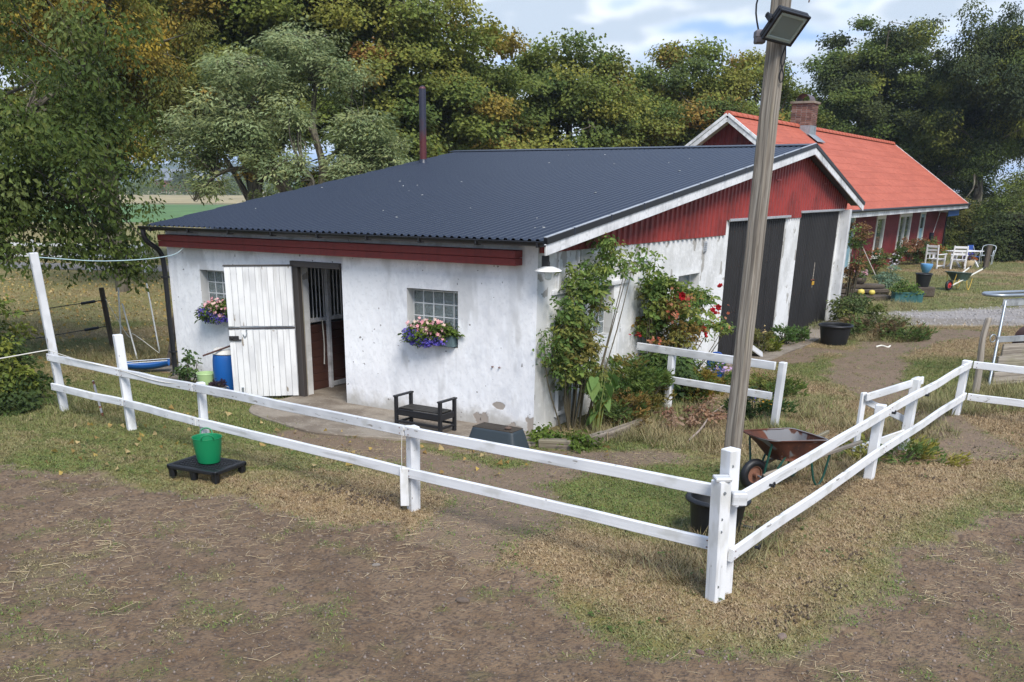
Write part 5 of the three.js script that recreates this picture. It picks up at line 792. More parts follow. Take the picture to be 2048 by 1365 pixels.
function tree(name, label, pos, trunk, lobes, { leaf = SPR.maple, pal, seed = 1, clump = 0.8, flat = 0.5, size = 1, bark = M.bark, twigs = 0.5, hollow = 0.35, group, category = 'tree', extra = [] } = {}) {
  const t = thing(name, label, category, pos, 0, group), r = rng(seed * 101 + 7);
  mesh('trunk', limbG(trunk, 9, 5), bark, t); for (const e of extra) mesh('limb', limbG(e, 7, 5), bark, t);
  const { ms, cs, cl } = crownFill(lobes, pal, r, { clump, flat, size, hollow });
  instanced('crown', leaf, FOL, ms, cs, t);
  const tw = [], anchors = [trunk, ...extra].flatMap((l) => l.slice(Math.floor(l.length / 2)));
  for (const c of cl) if (r() < twigs) {
    let best = anchors[0], bd = 1e9; for (const a of anchors) { const d = Math.hypot(a[0] - c[0], (a[1] - c[1]) * 1.3 + 0.5, a[2] - c[2]); if (d < bd && a[1] < c[1] + 1.2) { bd = d; best = a; } }
    const mid = [mix(best[0], c[0], 0.5) + (r() - 0.5) * 0.5, mix(best[1], c[1], 0.45) + (r() - 0.3) * 0.5, mix(best[2], c[2], 0.5) + (r() - 0.5) * 0.5], r0 = Math.min(best[3] * 0.6, 0.02 + bd * 0.016);
    tw.push(limbG([[best[0], best[1], best[2], r0], [...mid, r0 * 0.6], [c[0], c[1], c[2], 0.012]], 5, 3));
  }
  if (tw.length) mesh('branches', mergeGeometries(tw), bark, t, 'stuff');
  return t;
}
// crown of a broad tree from a few numbers: centre height, radii, how full
function lobesFor(r, cx, cy, cz, rx, ry, rz, n, m, k = 6) {
  const L = [[cx, cy, cz, rx * 0.72, ry * 0.8, rz * 0.72, n * 0.35, Math.ceil(m * 0.35)]];
  for (let i = 0; i < k; i++) { const a = i / k * 6.283 + r() * 0.8, e = (r() - 0.5) * 1.5, s = 0.42 + 0.2 * r(); L.push([cx + Math.cos(a) * rx * 0.6 * Math.cos(e * 0.6), cy + Math.sin(e) * ry * 0.6, cz + Math.sin(a) * rz * 0.6 * Math.cos(e * 0.6), rx * s, ry * s, rz * s, n * 0.65 / k, Math.ceil(m * 0.65 / k)]); }
  return L;
}
const GRN = [[0.145, 0.19, 0.036], [0.175, 0.215, 0.04], [0.11, 0.155, 0.03]], OLV = [[0.215, 0.235, 0.042], [0.255, 0.26, 0.046], [0.18, 0.215, 0.038]], RST = [[0.34, 0.235, 0.05], [0.32, 0.25, 0.05], [0.34, 0.19, 0.055]], YEL = [[0.34, 0.25, 0.03], [0.29, 0.22, 0.035]], DRK = [[0.065, 0.088, 0.022], [0.078, 0.1, 0.024], [0.052, 0.074, 0.019]], SIL = [[0.32, 0.37, 0.17], [0.27, 0.32, 0.14], [0.21, 0.26, 0.1]];
function maple(label, x, z, H, W, lowY, pal, seed, n, m, group = 'maples behind the stable') {
  const r = rng(seed), cy = (H + lowY) / 2, L = lobesFor(r, 0, cy, 0, W, (H - lowY) / 2, W * 0.8, n, m, 9), ex = [];
  for (let i = 0; i < 6; i++) { const a = i * 1.05 + r(), d = W * (0.45 + 0.25 * r()), y = lowY + (H - lowY) * (0.3 + 0.5 * r()); ex.push([[0, lowY * 0.8 + i * 0.3, 0, 0.17], [Math.cos(a) * d * 0.4, mix(lowY, y, 0.5), Math.sin(a) * d * 0.4, 0.1], [Math.cos(a) * d, y, Math.sin(a) * d, 0.04]]); }
  return tree('maple_tree', label, [x, 0, z], [[0, -0.2, 0, 0.38], [0.1, lowY * 0.6, 0, 0.3], [0, lowY + 1, 0.1, 0.24], [0.15, cy, 0, 0.15], [0, H - 2.6, 0, 0.04]], L, { pal, seed, clump: 1.0, flat: 0.42, extra: ex, group, twigs: 0.35 });
}
const MIXA = patchy([...GRN, ...OLV, GRN[1]], [...RST, YEL[1], OLV[0]], 0.2), MIXB = patchy([...OLV, ...GRN], [RST[0], RST[1], YEL[1], OLV[1]], 0.17), MIXC = patchy([...OLV, ...GRN], [RST[1], RST[0], OLV[1]], 0.15), MIXD = patchy([GRN[0], GRN[2], DRK[1], DRK[0]], [OLV[0], OLV[2]], 0.14);
maple('tall rust-tinged maple behind the silvery tree, left of the stove pipe', -9.8, -45, 15, 5.6, 2.2, MIXA, 11, 7000, 190);
maple('broad green and gold maple directly behind the stove pipe', -3.4, -46, 15.5, 6.0, 1.6, patchy([...OLV, ...GRN], [RST[0], RST[1], YEL[1], OLV[1]], 0.18), 12, 8000, 210);
maple('maple with a reddening top right of the stove pipe', 4.2, -50, 10.9, 5.0, 1.4, MIXB, 13, 7000, 190);
maple('maple just left of the house gable peak', 10.6, -56, 11.5, 3.7, 1.4, MIXC, 14, 4600, 120);
maple('rounded maple rising behind the house ridge and the pole', 16.2, -62, 11.7, 4.5, 1.8, MIXC, 15, 5200, 130);
maple('tall dark maple behind the right end of the house roof', 27.6, -73, 16.6, 6.0, 2.2, MIXD, 16, 8500, 190, 'trees behind the house');
maple('low filling maple between the two largest behind the stable ridge', 0.6, -54, 9.2, 4.6, 1.2, MIXB, 17, 2600, 80);
maple('dark maple at the far left behind the birch', -17.5, -48, 14, 5.2, 2.5, patchy([...GRN, ...DRK], [OLV[0], RST[1]], 0.2), 18, 3200, 95);
maple('dim maple filling the gap right of the house roof', 33.5, -78, 9.5, 5.2, 0.9, patchy([...DRK, GRN[2]], [OLV[2]], 0.15), 19, 4200, 110, 'trees behind the house');
{ // birch with yellow leaves
  const r = rng(41), L = lobesFor(r, 0, 7.8, 0, 3.4, 5.2, 3.0, 4200, 150, 9);
  tree('birch_tree', 'airy birch with yellowing leaves at the upper left', [-12.2, 0, -34], [[0, -0.2, 0, 0.22], [0.1, 3, 0, 0.18], [0.1, 7, 0.1, 0.12], [0.2, 12, 0, 0.03]], L, { leaf: SPR.fine, pal: patchy([[0.17, 0.17, 0.03], [0.14, 0.15, 0.03], [0.2, 0.18, 0.035]], [...YEL, OLV[1]], 0.32, 1.6), seed: 21, clump: 0.6, flat: 1.1, bark: S(C(0.55, 0.53, 0.5), 0.9, { map: T.bark }), hollow: 0.2 });
}
{ // two windswept silvery trees behind the left end of the stable roof
  const L = [[-2.9, 4.6, 0, 0.9, 0.8, 0.9, 210, 26], [-2.0, 5.4, 0.3, 1.0, 0.9, 1.0, 280, 30], [-1.4, 6.4, 0, 1.0, 0.7, 0.9, 230, 26], [-1.1, 4.6, 0.4, 0.8, 0.6, 0.8, 150, 18], [-0.3, 5.2, 0, 0.7, 0.7, 0.7, 130, 16], [-2.6, 3.6, 0.2, 0.6, 0.5, 0.6, 70, 9], [-0.2, 3.9, 0.6, 0.6, 0.5, 0.5, 75, 9]];
  tree('locust_tree', 'silvery green tree with a crooked leaning trunk behind the stable', [-5.5, 0, -31], [[0.5, -0.2, 0, 0.28], [0.2, 2.2, 0, 0.24], [-0.3, 3.3, 0, 0.2], [-1.0, 4.2, 0, 0.15], [-1.5, 5.4, 0, 0.09], [-1.5, 6.6, 0, 0.03]], L, { leaf: SPR.wind, pal: pick([[0.4, SIL[0]], [0.3, SIL[1]], [0.3, SIL[2]]]), seed: 31, clump: 0.42, flat: 0.7, size: 0.8, twigs: 0.95, group: 'silvery trees behind the stable', extra: [[[0.3, 2.0, 0.1, 0.16], [0.3, 3.0, 0.2, 0.13], [0.55, 3.6, 0.2, 0.09], [0.3, 3.9, 0.2, 0.05]], [[-0.6, 3.6, 0, 0.1], [-1.6, 3.9, 0.2, 0.07], [-2.3, 3.7, 0.3, 0.05], [-3.0, 3.0, 0.4, 0.025]], [[-0.9, 4.1, 0, 0.1], [-2.0, 4.7, 0, 0.06], [-2.9, 5.0, 0, 0.03]]] });
  const K = [[-0.1, 7.3, 0, 1.2, 0.6, 1.0, 260, 28], [-0.8, 6.4, 0, 0.8, 0.5, 0.8, 130, 16], [0.9, 6.5, 0.2, 0.8, 0.6, 0.8, 130, 16], [1.5, 5.0, 0.3, 0.9, 0.6, 0.8, 210, 22], [2.2, 4.2, 0.2, 1.0, 0.6, 0.8, 230, 24], [1.2, 3.9, 0.5, 0.8, 0.5, 0.7, 150, 16], [2.9, 3.6, 0.2, 0.7, 0.4, 0.6, 110, 12]];
  tree('locust_tree', 'silvery green tree with a tall slender grey trunk behind the stable', [-5.2, 0, -33], [[0.1, -0.2, 0, 0.2], [0.1, 2.8, 0, 0.17], [0.25, 4.0, 0, 0.14], [0.0, 5.2, 0, 0.1], [0.15, 6.4, 0, 0.07], [0.3, 7.5, 0, 0.02]], K, { leaf: SPR.wind, pal: pick([[0.4, SIL[0]], [0.3, SIL[1]], [0.3, SIL[2]]]), seed: 32, clump: 0.42, flat: 0.65, size: 0.8, twigs: 0.95, group: 'silvery trees behind the stable', extra: [[[0.2, 4.0, 0, 0.08], [0.9, 4.6, 0.2, 0.06], [1.5, 5.2, 0.3, 0.03]], [[0.0, 5.0, 0, 0.07], [-0.6, 5.6, 0.1, 0.05], [-1.0, 6.3, 0, 0.02]], [[0.1, 2.6, 0.2, 0.1], [1.3, 3.2, 0.4, 0.08], [1.5, 3.9, 0.4, 0.06], [2.3, 4.2, 0.2, 0.03]]] });
}
{ // big-leaved dark tree on the left
  const L = [[0.2, 5.4, 0, 3.2, 2.0, 2.6, 900, 70], [1.9, 3.7, 0.6, 2.0, 1.1, 1.8, 640, 56], [2.5, 5.2, 0.2, 1.4, 1.1, 1.4, 330, 28], [0.2, 3.3, 1.2, 2.0, 0.9, 1.6, 460, 42], [-1.8, 4.4, 0.8, 2.0, 1.9, 1.8, 460, 40], [2.5, 2.75, 0.8, 1.2, 0.55, 1.2, 220, 20], [1.0, 7.6, 0, 2.4, 1.4, 2.0, 430, 36], [-0.8, 8.4, 0, 2.4, 1.6, 2.0, 320, 30], [0.9, 2.35, 1.4, 1.1, 0.4, 0.9, 130, 14], [3.2, 2.3, 0.7, 0.6, 0.35, 0.6, 60, 7], [-0.6, 2.3, 1.5, 0.8, 0.4, 0.7, 80, 9]];
  tree('cherry_tree', 'large dark green tree with drooping leaves at the left edge', [-10.0, 0, -20.2], [[-0.6, -0.2, 0, 0.34], [-0.5, 1.4, 0, 0.28], [-0.1, 3.2, 0, 0.22], [0.3, 5.0, 0, 0.14], [0.5, 8.4, 0, 0.04]], L, { leaf: SPR.big, pal: pick([[0.4, [0.078, 0.115, 0.019]], [0.3, [0.1, 0.14, 0.024]], [0.2, [0.06, 0.088, 0.016]], [0.1, [0.16, 0.2, 0.05]]]), seed: 41, clump: 0.55, flat: 0.8, size: 0.92, extra: [[[-0.2, 2.6, 0, 0.12], [1.0, 3.2, 0.4, 0.08], [2.4, 3.1, 0.8, 0.03]], [[0.0, 3.4, 0, 0.12], [1.4, 4.6, 0.3, 0.07], [2.6, 5.4, 0.2, 0.03]], [[-0.3, 2.2, 0, 0.1], [0.4, 2.4, 0.8, 0.06], [1.0, 2.1, 1.4, 0.03]], [[0, 3.8, 0, 0.1], [-1.2, 4.6, 0.5, 0.06], [-2.2, 5, 0.9, 0.03]]] });
  const r = rng(52);
  tree('willow_tree', 'dark airy tree with a pale bare bough at the right edge', [33.2, 0, -68], [[0, -0.2, 0, 0.35], [0, 3, 0, 0.28], [-0.3, 6, 0, 0.2], [0.2, 9, 0, 0.1], [0, 10.8, 0, 0.03]], lobesFor(r, -0.2, 9.2, 0, 4.4, 6.3, 3.8, 7600, 190, 9), { leaf: SPR.fine, pal: patchy([...DRK, GRN[2], [0.06, 0.085, 0.03]], [OLV[2], OLV[0]], 0.2), seed: 42, clump: 0.85, flat: 1.0, size: 1.25, group: 'trees behind the house', extra: [[[-0.2, 3.6, 0, 0.12], [-1.2, 4.4, 1.5, 0.07], [-1.6, 3.6, 2.5, 0.045], [-2.2, 2.9, 2.9, 0.02]]] });
}
// hedges and shrubs
const STEM = S(C(0.09, 0.075, 0.045), 0.9);
function shrub(name, label, pos, lobes, pal, { leaf = SPR.shrub, seed = 1, clump = 0.35, size = 1, flat = 0.8, group, stems = 5, category = 'shrub', hollow = 0.4 } = {}) {
  const t = thing(name, label, category, pos, 0, group), r = rng(seed * 17 + 3), { ms, cs, cl } = crownFill(lobes, pal, r, { clump, size, flat, hollow });
  instanced('foliage', leaf, FOL, ms, cs, t); const tw = []; const [lx, , lz] = lobes[0];
  for (let i = 0; i < cl.length; i += Math.max(1, Math.floor(cl.length / (stems * 3)))) { const c = cl[i]; tw.push(limbG([[mix(lx, c[0], 0.3), 0, mix(lz, c[2], 0.3), 0.012 + 0.006 * clump], [mix(lx, c[0], 0.7) + (r() - 0.5) * 0.15, c[1] * 0.55, mix(lz, c[2], 0.7), 0.01], [c[0], c[1], c[2], 0.005]], 5, 3)); }
  mesh('stems', mergeGeometries(tw), STEM, t, 'stuff'); return t;
}
shrub('hedge_shrub', 'yellow-green shrub against the far trees right of the house', [30.2, 0, -63], [[0, 1.4, 0, 2.4, 1.5, 1.2, 1100, 60], [2.2, 1.0, 0.5, 1.5, 1.1, 1, 420, 26]], patchy([[0.12, 0.14, 0.025], [0.1, 0.13, 0.02]], [[0.15, 0.15, 0.03], [0.07, 0.1, 0.02]], 0.4), { seed: 3, clump: 0.6, group: 'hedge shrubs right of the house' });
shrub('hedge_shrub', 'dark dense evergreen shrub right of the garden furniture', [27.9, 0, -52.5], [[0, 1.1, 0, 1.8, 1.3, 1.3, 900, 56], [1.9, 1.2, -0.5, 1.6, 1.5, 1.4, 760, 46], [-1.2, 0.7, 0.4, 0.9, 0.8, 0.9, 300, 20]], pick([[0.5, DRK[0]], [0.3, DRK[2]], [0.2, [0.05, 0.05, 0.02]]]), { seed: 4, clump: 0.45, group: 'hedge shrubs right of the house' });
shrub('hedge_shrub', 'tall mid green shrub with one yellow-flowered tip by the dark trees', [33.0, 0, -62], [[0, 2.2, 0, 2.2, 2.2, 1.6, 1000, 60]], patchy([GRN[0], DRK[1]], [GRN[1]], 0.3), { seed: 5, clump: 0.6, group: 'hedge shrubs right of the house' });
shrub('hedge_shrub', 'shaded low shrub directly behind the far house corner', [27.6, 0, -66.5], [[0, 1.5, 0, 2.0, 1.6, 1.4, 760, 46]], pick([[0.5, DRK[1]], [0.5, GRN[2]]]), { seed: 6, clump: 0.6, group: 'hedge shrubs right of the house' });
shrub('hedge_shrub', 'big dim shrub under the dark airy tree at the right edge', [31.5, 0, -71], [[0, 2.2, 0, 2.8, 2.4, 1.6, 1200, 70], [3.4, 2.0, 0, 2.2, 2.2, 1.6, 800, 50]], pick([[0.5, DRK[1]], [0.5, DRK[0]]]), { seed: 16, clump: 0.7, group: 'hedge shrubs right of the house' });
shrub('field_shrub', 'round dark shrub just beyond the left end of the stable roof', [-7.6, 0, -38], [[0, 1.7, 0, 1.7, 1.7, 1.4, 620, 40], [1.8, 2.0, 0, 1.6, 1.8, 1.4, 620, 40]], pick([[0.5, GRN[2]], [0.5, DRK[1]]]), { seed: 7, clump: 0.5 });
shrub('field_shrub', 'dense dark shrub behind the tall slender tree trunk', [-2.6, 0, -39], [[0, 2.2, 0, 2.6, 2.2, 1.5, 900, 56], [3.6, 2.0, -1, 2.4, 2.0, 1.5, 760, 46]], pick([[0.6, GRN[2]], [0.4, DRK[1]]]), { seed: 8, clump: 0.55 });
shrub('bramble_bush', 'leafy bramble bush at the left edge behind the leaning post', [-8.2, 0, -16.2], [[0, 0.55, 0.3, 0.9, 0.55, 0.8, 620, 44], [-0.9, 0.9, 0, 1.0, 0.9, 0.9, 640, 46], [0.7, 0.35, 0.9, 0.6, 0.35, 0.6, 300, 24], [-0.1, 1.1, -0.6, 0.5, 0.5, 0.5, 130, 10]], patchy([[0.075, 0.115, 0.024], [0.055, 0.09, 0.02]], [[0.2, 0.23, 0.035], [0.13, 0.17, 0.03]], 0.3, 1.6), { leaf: SPR.bushy, seed: 9, clump: 0.24, size: 0.85 });

// ---------------------------------------------------------------- roses, flowers, potted plants
const petals = (n, R, w, cup, seed) => { const pos = [], r = rng(seed); for (let i = 0; i < n; i++) { const a = i / n * 6.283 + r() * 0.2, b = a + w; const P = (t, q, h) => [Math.cos(t) * q * R, h * R, Math.sin(t) * q * R]; const c = [0, 0, 0], m = (a + b) / 2; for (const f of [[c, P(a, 0.75, cup * 0.6), P(m, 1, cup)], [c, P(m, 1, cup), P(b, 0.75, cup * 0.6)]]) for (const p of f) pos.push(...p); } const g = new THREE.BufferGeometry(); g.setAttribute('position', new THREE.Float32BufferAttribute(pos, 3)); g.computeVertexNormals(); return g; };
const FLOWER = { single: petals(5, 0.03, 1.1, 0.35, 1), tiny: petals(5, 0.014, 1.1, 0.2, 2), daisy: petals(12, 0.024, 0.42, 0.1, 3), rose: mergeGeometries([petals(6, 0.055, 1.2, 0.5, 4), petals(5, 0.045, 1.4, 0.9, 5), petals(4, 0.03, 1.6, 1.3, 6)]) };
function blooms(parent, geo, list, cols, seed, name = 'blossoms', faceOut) {
  const r = rng(seed), ms = [], cs = [];
  for (const [x, y, z, rx, ry, rz, n] of list) for (let i = 0; i < n; i++) { const b = inBall(r); ms.push(mat4(x + b[0] * rx, y + b[1] * ry, z + b[2] * rz, (faceOut ?? 0.5) + (r() - 0.5) * 1.2, r() * 6.283 * (faceOut === undefined ? 1 : 0.15), (r() - 0.5) * 0.9, 0.75 + 0.5 * r())); const c = cols[Math.floor(r() * cols.length)], v = 0.8 + 0.35 * r(); cs.push([c[0] * v, c[1] * v, c[2] * v]); }
  return instanced(name, geo, PETAL, ms, cs, parent);
}
const LIME = [[0.1, 0.16, 0.02], [0.14, 0.2, 0.03], [0.07, 0.12, 0.02]], ROSEG = [[0.12, 0.2, 0.045], [0.155, 0.23, 0.05], [0.095, 0.16, 0.035], [0.22, 0.27, 0.06]];
function flowerBox(label, a, b) {
  const o = B(a, b, 1.16), f = thing('flower_box', label, 'flower box', o.toArray(), -YAW, 'flower boxes under the stable windows'), r = rng(71 + Math.round(a * 3));
  mesh('box', merge([bx(0.86, 0.17, 0.02, 0, 0.085, 0.08), bx(0.86, 0.17, 0.02, 0, 0.085, -0.08), bx(0.02, 0.17, 0.16, 0.43, 0.085, 0), bx(0.02, 0.17, 0.16, -0.43, 0.085, 0), bx(0.86, 0.02, 0.16, 0, 0.01, 0)]), S(C(0.1, 0.15, 0.16), 0.6), f); mesh('soil', bx(0.82, 0.1, 0.14, 0, 0.1, 0), M.soil, f);
  const { ms, cs } = crownFill([[0, 0.24, 0.05, 0.4, 0.12, 0.12, 120, 30], [0.2, 0.22, 0.08, 0.26, 0.14, 0.12, 90, 20], [-0.15, 0.12, 0.15, 0.34, 0.1, 0.06, 60, 16]], pick([[0.4, LIME[0]], [0.35, LIME[1]], [0.25, LIME[2]]]), r, { clump: 0.07, size: 0.9 });
  instanced('foliage', SPR.rose, FOL, ms, cs, f);
  blooms(f, FLOWER.single, [[0, 0.3, 0.12, 0.4, 0.12, 0.1, 46], [0.15, 0.2, 0.16, 0.28, 0.1, 0.07, 20]], [[0.75, 0.33, 0.38], [0.8, 0.45, 0.46], [0.82, 0.62, 0.52]], 5 + a * 2, 'pink_blossoms', 0.9);
  blooms(f, FLOWER.tiny, [[-0.26, 0.1, 0.16, 0.2, 0.13, 0.07, 260], [-0.05, 0.06, 0.17, 0.26, 0.1, 0.05, 220], [-0.36, 0.16, 0.12, 0.12, 0.08, 0.08, 120], [0.2, 0.08, 0.16, 0.2, 0.08, 0.05, 90]], [[0.09, 0.08, 0.42], [0.13, 0.1, 0.5], [0.18, 0.12, 0.45]], 9 + a, 'blue_blossoms', 0.9);
  return f;
}
flowerBox('box of pink and violet-blue flowers under the window beside the bench', -1.82, -0.0); flowerBox('box of pink and violet-blue flowers half hidden behind the open door', -6.42, -0.0);
{ // climbing roses on the gable wall
  const o = B(0.3, 1.1), R = (a, b, y) => { const p = B(a, b); return [p.x - o.x, y, p.z - o.z]; };
  const lobes = [[...R(0.3, 0.6, 1.1), 0.38, 0.4, 0.42, 230, 44], [...R(0.3, 0.6, 1.6), 0.34, 0.36, 0.4, 180, 36], [...R(0.28, 0.85, 2.1), 0.34, 0.3, 0.4, 120, 28], [...R(0.3, 1.7, 2.35), 0.32, 0.2, 0.5, 64, 20], [...R(0.3, 1.2, 1.9), 0.2, 0.3, 0.25, 40, 12], [...R(0.35, 2.7, 2.3), 0.2, 0.16, 0.35, 22, 8], [...R(0.25, 0.15, 1.3), 0.2, 0.4, 0.16, 34, 12], [...R(0.28, 1.4, 2.6), 0.16, 0.14, 0.36, 22, 8], [...R(0.4, 1.1, 0.7), 0.3, 0.3, 0.3, 80, 16]];
  const rb = shrub('rose_bush', 'tall straggling climbing rose at the stable corner by the lamp', [o.x, 0, o.z], lobes, patchy(ROSEG, [[0.22, 0.2, 0.05], [0.2, 0.22, 0.05]], 0.12, 2), { leaf: SPR.rose, seed: 21, clump: 0.14, size: 1.25, stems: 7, hollow: 0.1, group: 'roses on the gable wall' });
  blooms(rb, FLOWER.single, [[...R(0.5, 2.2, 1.25), 0.15, 0.06, 0.15, 7]], [[0.35, 0.02, 0.02]], 31, 'rose_hips');
  const o2 = B(0.4, 4.2), R2 = (a, b, y) => { const p = B(a, b); return [p.x - o2.x, y, p.z - o2.z]; };
  const l2 = [[...R2(0.35, 3.6, 1.65), 0.5, 0.36, 0.55, 230, 40], [...R2(0.35, 3.9, 1.2), 0.6, 0.36, 0.65, 294, 46], [...R2(0.35, 4.9, 1.5), 0.5, 0.3, 0.5, 105, 24], [...R2(0.4, 5.6, 1.0), 0.45, 0.3, 0.45, 62, 18], [...R2(0.3, 3.2, 2.05), 0.2, 0.22, 0.2, 28, 7], [...R2(0.5, 5.9, 0.95), 0.3, 0.12, 0.4, 14, 5]];
  const r2 = shrub('rose_bush', 'climbing rose with dark red blooms left of the garage doors', [o2.x, 0, o2.z], l2, patchy([...ROSEG, LIME[0], LIME[1]], [[0.26, 0.17, 0.04], [0.22, 0.22, 0.05]], 0.18, 2), { leaf: SPR.rose, seed: 22, clump: 0.15, size: 1.35, stems: 7, hollow: 0.1, group: 'roses on the gable wall' });
  blooms(r2, FLOWER.rose, [[...R2(0.75, 5.2, 1.75), 0.05, 0.08, 0.1, 2], [...R2(0.75, 5.1, 1.4), 0.05, 0.12, 0.2, 3], [...R2(0.75, 3.3, 1.7), 0.08, 0.12, 0.2, 3], [...R2(0.75, 4.7, 1.05), 0.05, 0.1, 0.2, 2]], [[0.45, 0.006, 0.02], [0.36, 0.01, 0.015]], 33, 'red_roses', 1.1);
  blooms(r2, FLOWER.single, [[...R2(0.7, 3.4, 1.7), 0.25, 0.2, 0.3, 26], [...R2(0.7, 3.2, 1.45), 0.1, 0.12, 0.2, 14], [...R2(0.7, 2.6, 1.12), 0.12, 0.06, 0.2, 14], [...R2(0.7, 5.6, 1.2), 0.2, 0.3, 0.3, 14]], [[0.36, 0.1, 0.05], [0.3, 0.05, 0.03], [0.4, 0.18, 0.1]], 34, 'faded_roses', 0.8);
  // herbage of the bed
  const bed = (label, a, b, l, pal, seed, leaf = SPR.herb, size = 0.85, name = 'bed_plant') => { const p = B(a, b); return shrub(name, label, [p.x, 0, p.z], l, pal, { leaf, seed, clump: 0.14, size, stems: 8, hollow: 0, group: 'plants in the rose bed', category: 'plant' }); };
  bed('feathery green herb clump in the middle of the rose bed', 0.6, 2.2, [[0, 0.45, 0, 0.55, 0.45, 0.55, 620, 60]], pick([[0.5, [0.102, 0.174, 0.036]], [0.3, [0.145, 0.203, 0.043]], [0.2, [0.203, 0.174, 0.043]]]), 51);
  bed('dark leafy clump under the red-bloomed rose', 0.55, 3.4, [[0, 0.42, 0, 0.5, 0.42, 0.6, 330, 44], [0.4, 0.35, -0.5, 0.4, 0.35, 0.4, 170, 22]], pick([[0.6, [0.065, 0.116, 0.029]], [0.4, [0.102, 0.16, 0.036]]]), 52, SPR.rose, 1.7);
  bed('yellowing weed clump behind the timber edging', 0.75, 1.3, [[0, 0.22, 0, 0.35, 0.24, 0.4, 280, 34]], pick([[0.4, [0.232, 0.174, 0.043]], [0.3, [0.116, 0.174, 0.043]], [0.3, [0.29, 0.189, 0.058]]]), 53);
  bed('low bright green weeds at the bend of the timber edging', 0.35, -0.35, [[0, 0.08, 0, 0.24, 0.09, 0.16, 60, 14], [0.55, 0.1, 0.3, 0.2, 0.1, 0.2, 40, 9]], pick([[0.6, LIME[0]], [0.4, LIME[1]]]), 54, SPR.rose, 1.3);
  bed('straggling weeds at the left garden fence post', 1.05, 3.7, [[0, 0.24, 0, 0.36, 0.26, 0.4, 260, 34]], patchy([[0.131, 0.203, 0.043], [0.174, 0.217, 0.043]], [[0.29, 0.232, 0.043], [0.25, 0.18, 0.03]], 0.3, 3), 55);
  bed('green stems and weeds below the lower garden fence rail', 1.9, 5.2, [[0, 0.12, 0, 0.6, 0.13, 0.5, 260, 36]], pick([[0.5, [0.131, 0.189, 0.043]], [0.3, [0.189, 0.217, 0.051]], [0.2, [0.261, 0.217, 0.072]]]), 56);
  // tall plant with big heart-shaped leaves
  const s = thing('sunflower', 'tall plant with big drooping leaves, some yellow, in the rose bed', 'plant', B(0.75, 0.55).toArray()), r = rng(61), st = [], ms = [], cs = [];
  for (let i = 0; i < 7; i++) { const a = r() * 6.28, h = 0.5 + 0.5 * r(), e = [Math.cos(a) * 0.16 + 0.06, h, Math.sin(a) * 0.16]; st.push(limbG([[Math.cos(a) * 0.05, 0, Math.sin(a) * 0.05, 0.012], [e[0] * 0.5, h * 0.5, e[2] * 0.5, 0.01], [...e, 0.006]], 6, 3)); for (let k = 0; k < 4; k++) { const t = 0.45 + 0.55 * r(); ms.push(mat4(e[0] * t + (r() - 0.5) * 0.1, h * t, e[2] * t + (r() - 0.5) * 0.1, 0.3 * (r() - 0.5), r() * 6.28, 0.3 * (r() - 0.5), 0.7 + 0.4 * r())); cs.push(t < 0.56 ? [0.44, 0.34, 0.03] : [0.15 + 0.06 * r(), 0.27, 0.07]); } }
  mesh('stalks', mergeGeometries(st), S(C(0.16, 0.19, 0.05), 0.8), s, 'stuff'); instanced('leaves', SPR.heart, FOL, ms, cs, s);
  // asters, marigolds, wall weeds
  const a1 = shrub('aster_clump', 'lilac asters before the blue canister', [B(1.05, 4.85).x, 0, B(1.05, 4.85).z], [[0, 0.26, 0, 0.26, 0.2, 0.22, 60, 14]], pick([[1, [0.116, 0.189, 0.043]]]), { leaf: SPR.herb, seed: 57, clump: 0.1, size: 0.9, hollow: 0, category: 'flowers' }); blooms(a1, FLOWER.daisy, [[0, 0.4, 0.0, 0.26, 0.1, 0.2, 44]], [[0.55, 0.35, 0.62], [0.62, 0.42, 0.66], [0.7, 0.6, 0.7]], 35, 'aster_blooms', 0.5);
  const a2 = shrub('marigold_clump', 'blue and yellow flowers at the right garden fence post', [4.45, 0, -15.0], [[0, 0.2, 0, 0.5, 0.2, 0.3, 170, 26]], pick([[1, [0.072, 0.131, 0.036]]]), { leaf: SPR.herb, seed: 58, clump: 0.1, size: 0.9, hollow: 0, category: 'flowers' }); blooms(a2, FLOWER.tiny, [[0.15, 0.3, 0.18, 0.3, 0.1, 0.15, 60]], [[0.6, 0.4, 0.02], [0.65, 0.3, 0.02]], 36, 'yellow_blooms'); blooms(a2, FLOWER.tiny, [[-0.25, 0.36, 0.1, 0.3, 0.1, 0.15, 80]], [[0.1, 0.1, 0.4]], 37, 'blue_blooms');
  for (const [a, b, h, l, y] of [[0.35, 9.2, 0.42, 'wilting yellow-flowered weed before the nearer garage door', 1], [0.45, 9.75, 0.22, 'lime green weed before the nearer garage door', 0], [0.35, 10.9, 0.3, 'dark green weed at the foot of the white pillar', 0], [0.5, 11.6, 0.26, 'leafy weed at the left foot of the farther garage door', 0]]) { const p = B(a, b), w = shrub('wall_weed', l, [p.x, 0, p.z], [[0, h * 0.6, 0, 0.18, h * 0.6, 0.18, 60, 14]], pick([[1, y ? [0.203, 0.203, 0.058] : b < 10 ? [0.2, 0.24, 0.03] : [0.102, 0.174, 0.043]]]), { leaf: SPR.herb, seed: Math.round(b * 9), clump: 0.08, hollow: 0, category: 'weed', group: 'weeds along the gable wall' }); if (y) blooms(w, FLOWER.daisy, [[0, 0.5, 0, 0.1, 0.2, 0.1, 18]], [[0.55, 0.42, 0.2]], 38); }
  const pl = B(-7.0, -0.45); shrub('wall_plant', 'thin young plant left of the lime green pot', [pl.x, 0, pl.z], [[0, 0.35, 0, 0.2, 0.3, 0.2, 34, 10]], pick([[0.7, [0.087, 0.145, 0.043]], [0.3, [0.174, 0.203, 0.043]]]), { leaf: SPR.rose, seed: 59, clump: 0.1, size: 1.3, category: 'plant', hollow: 0 });
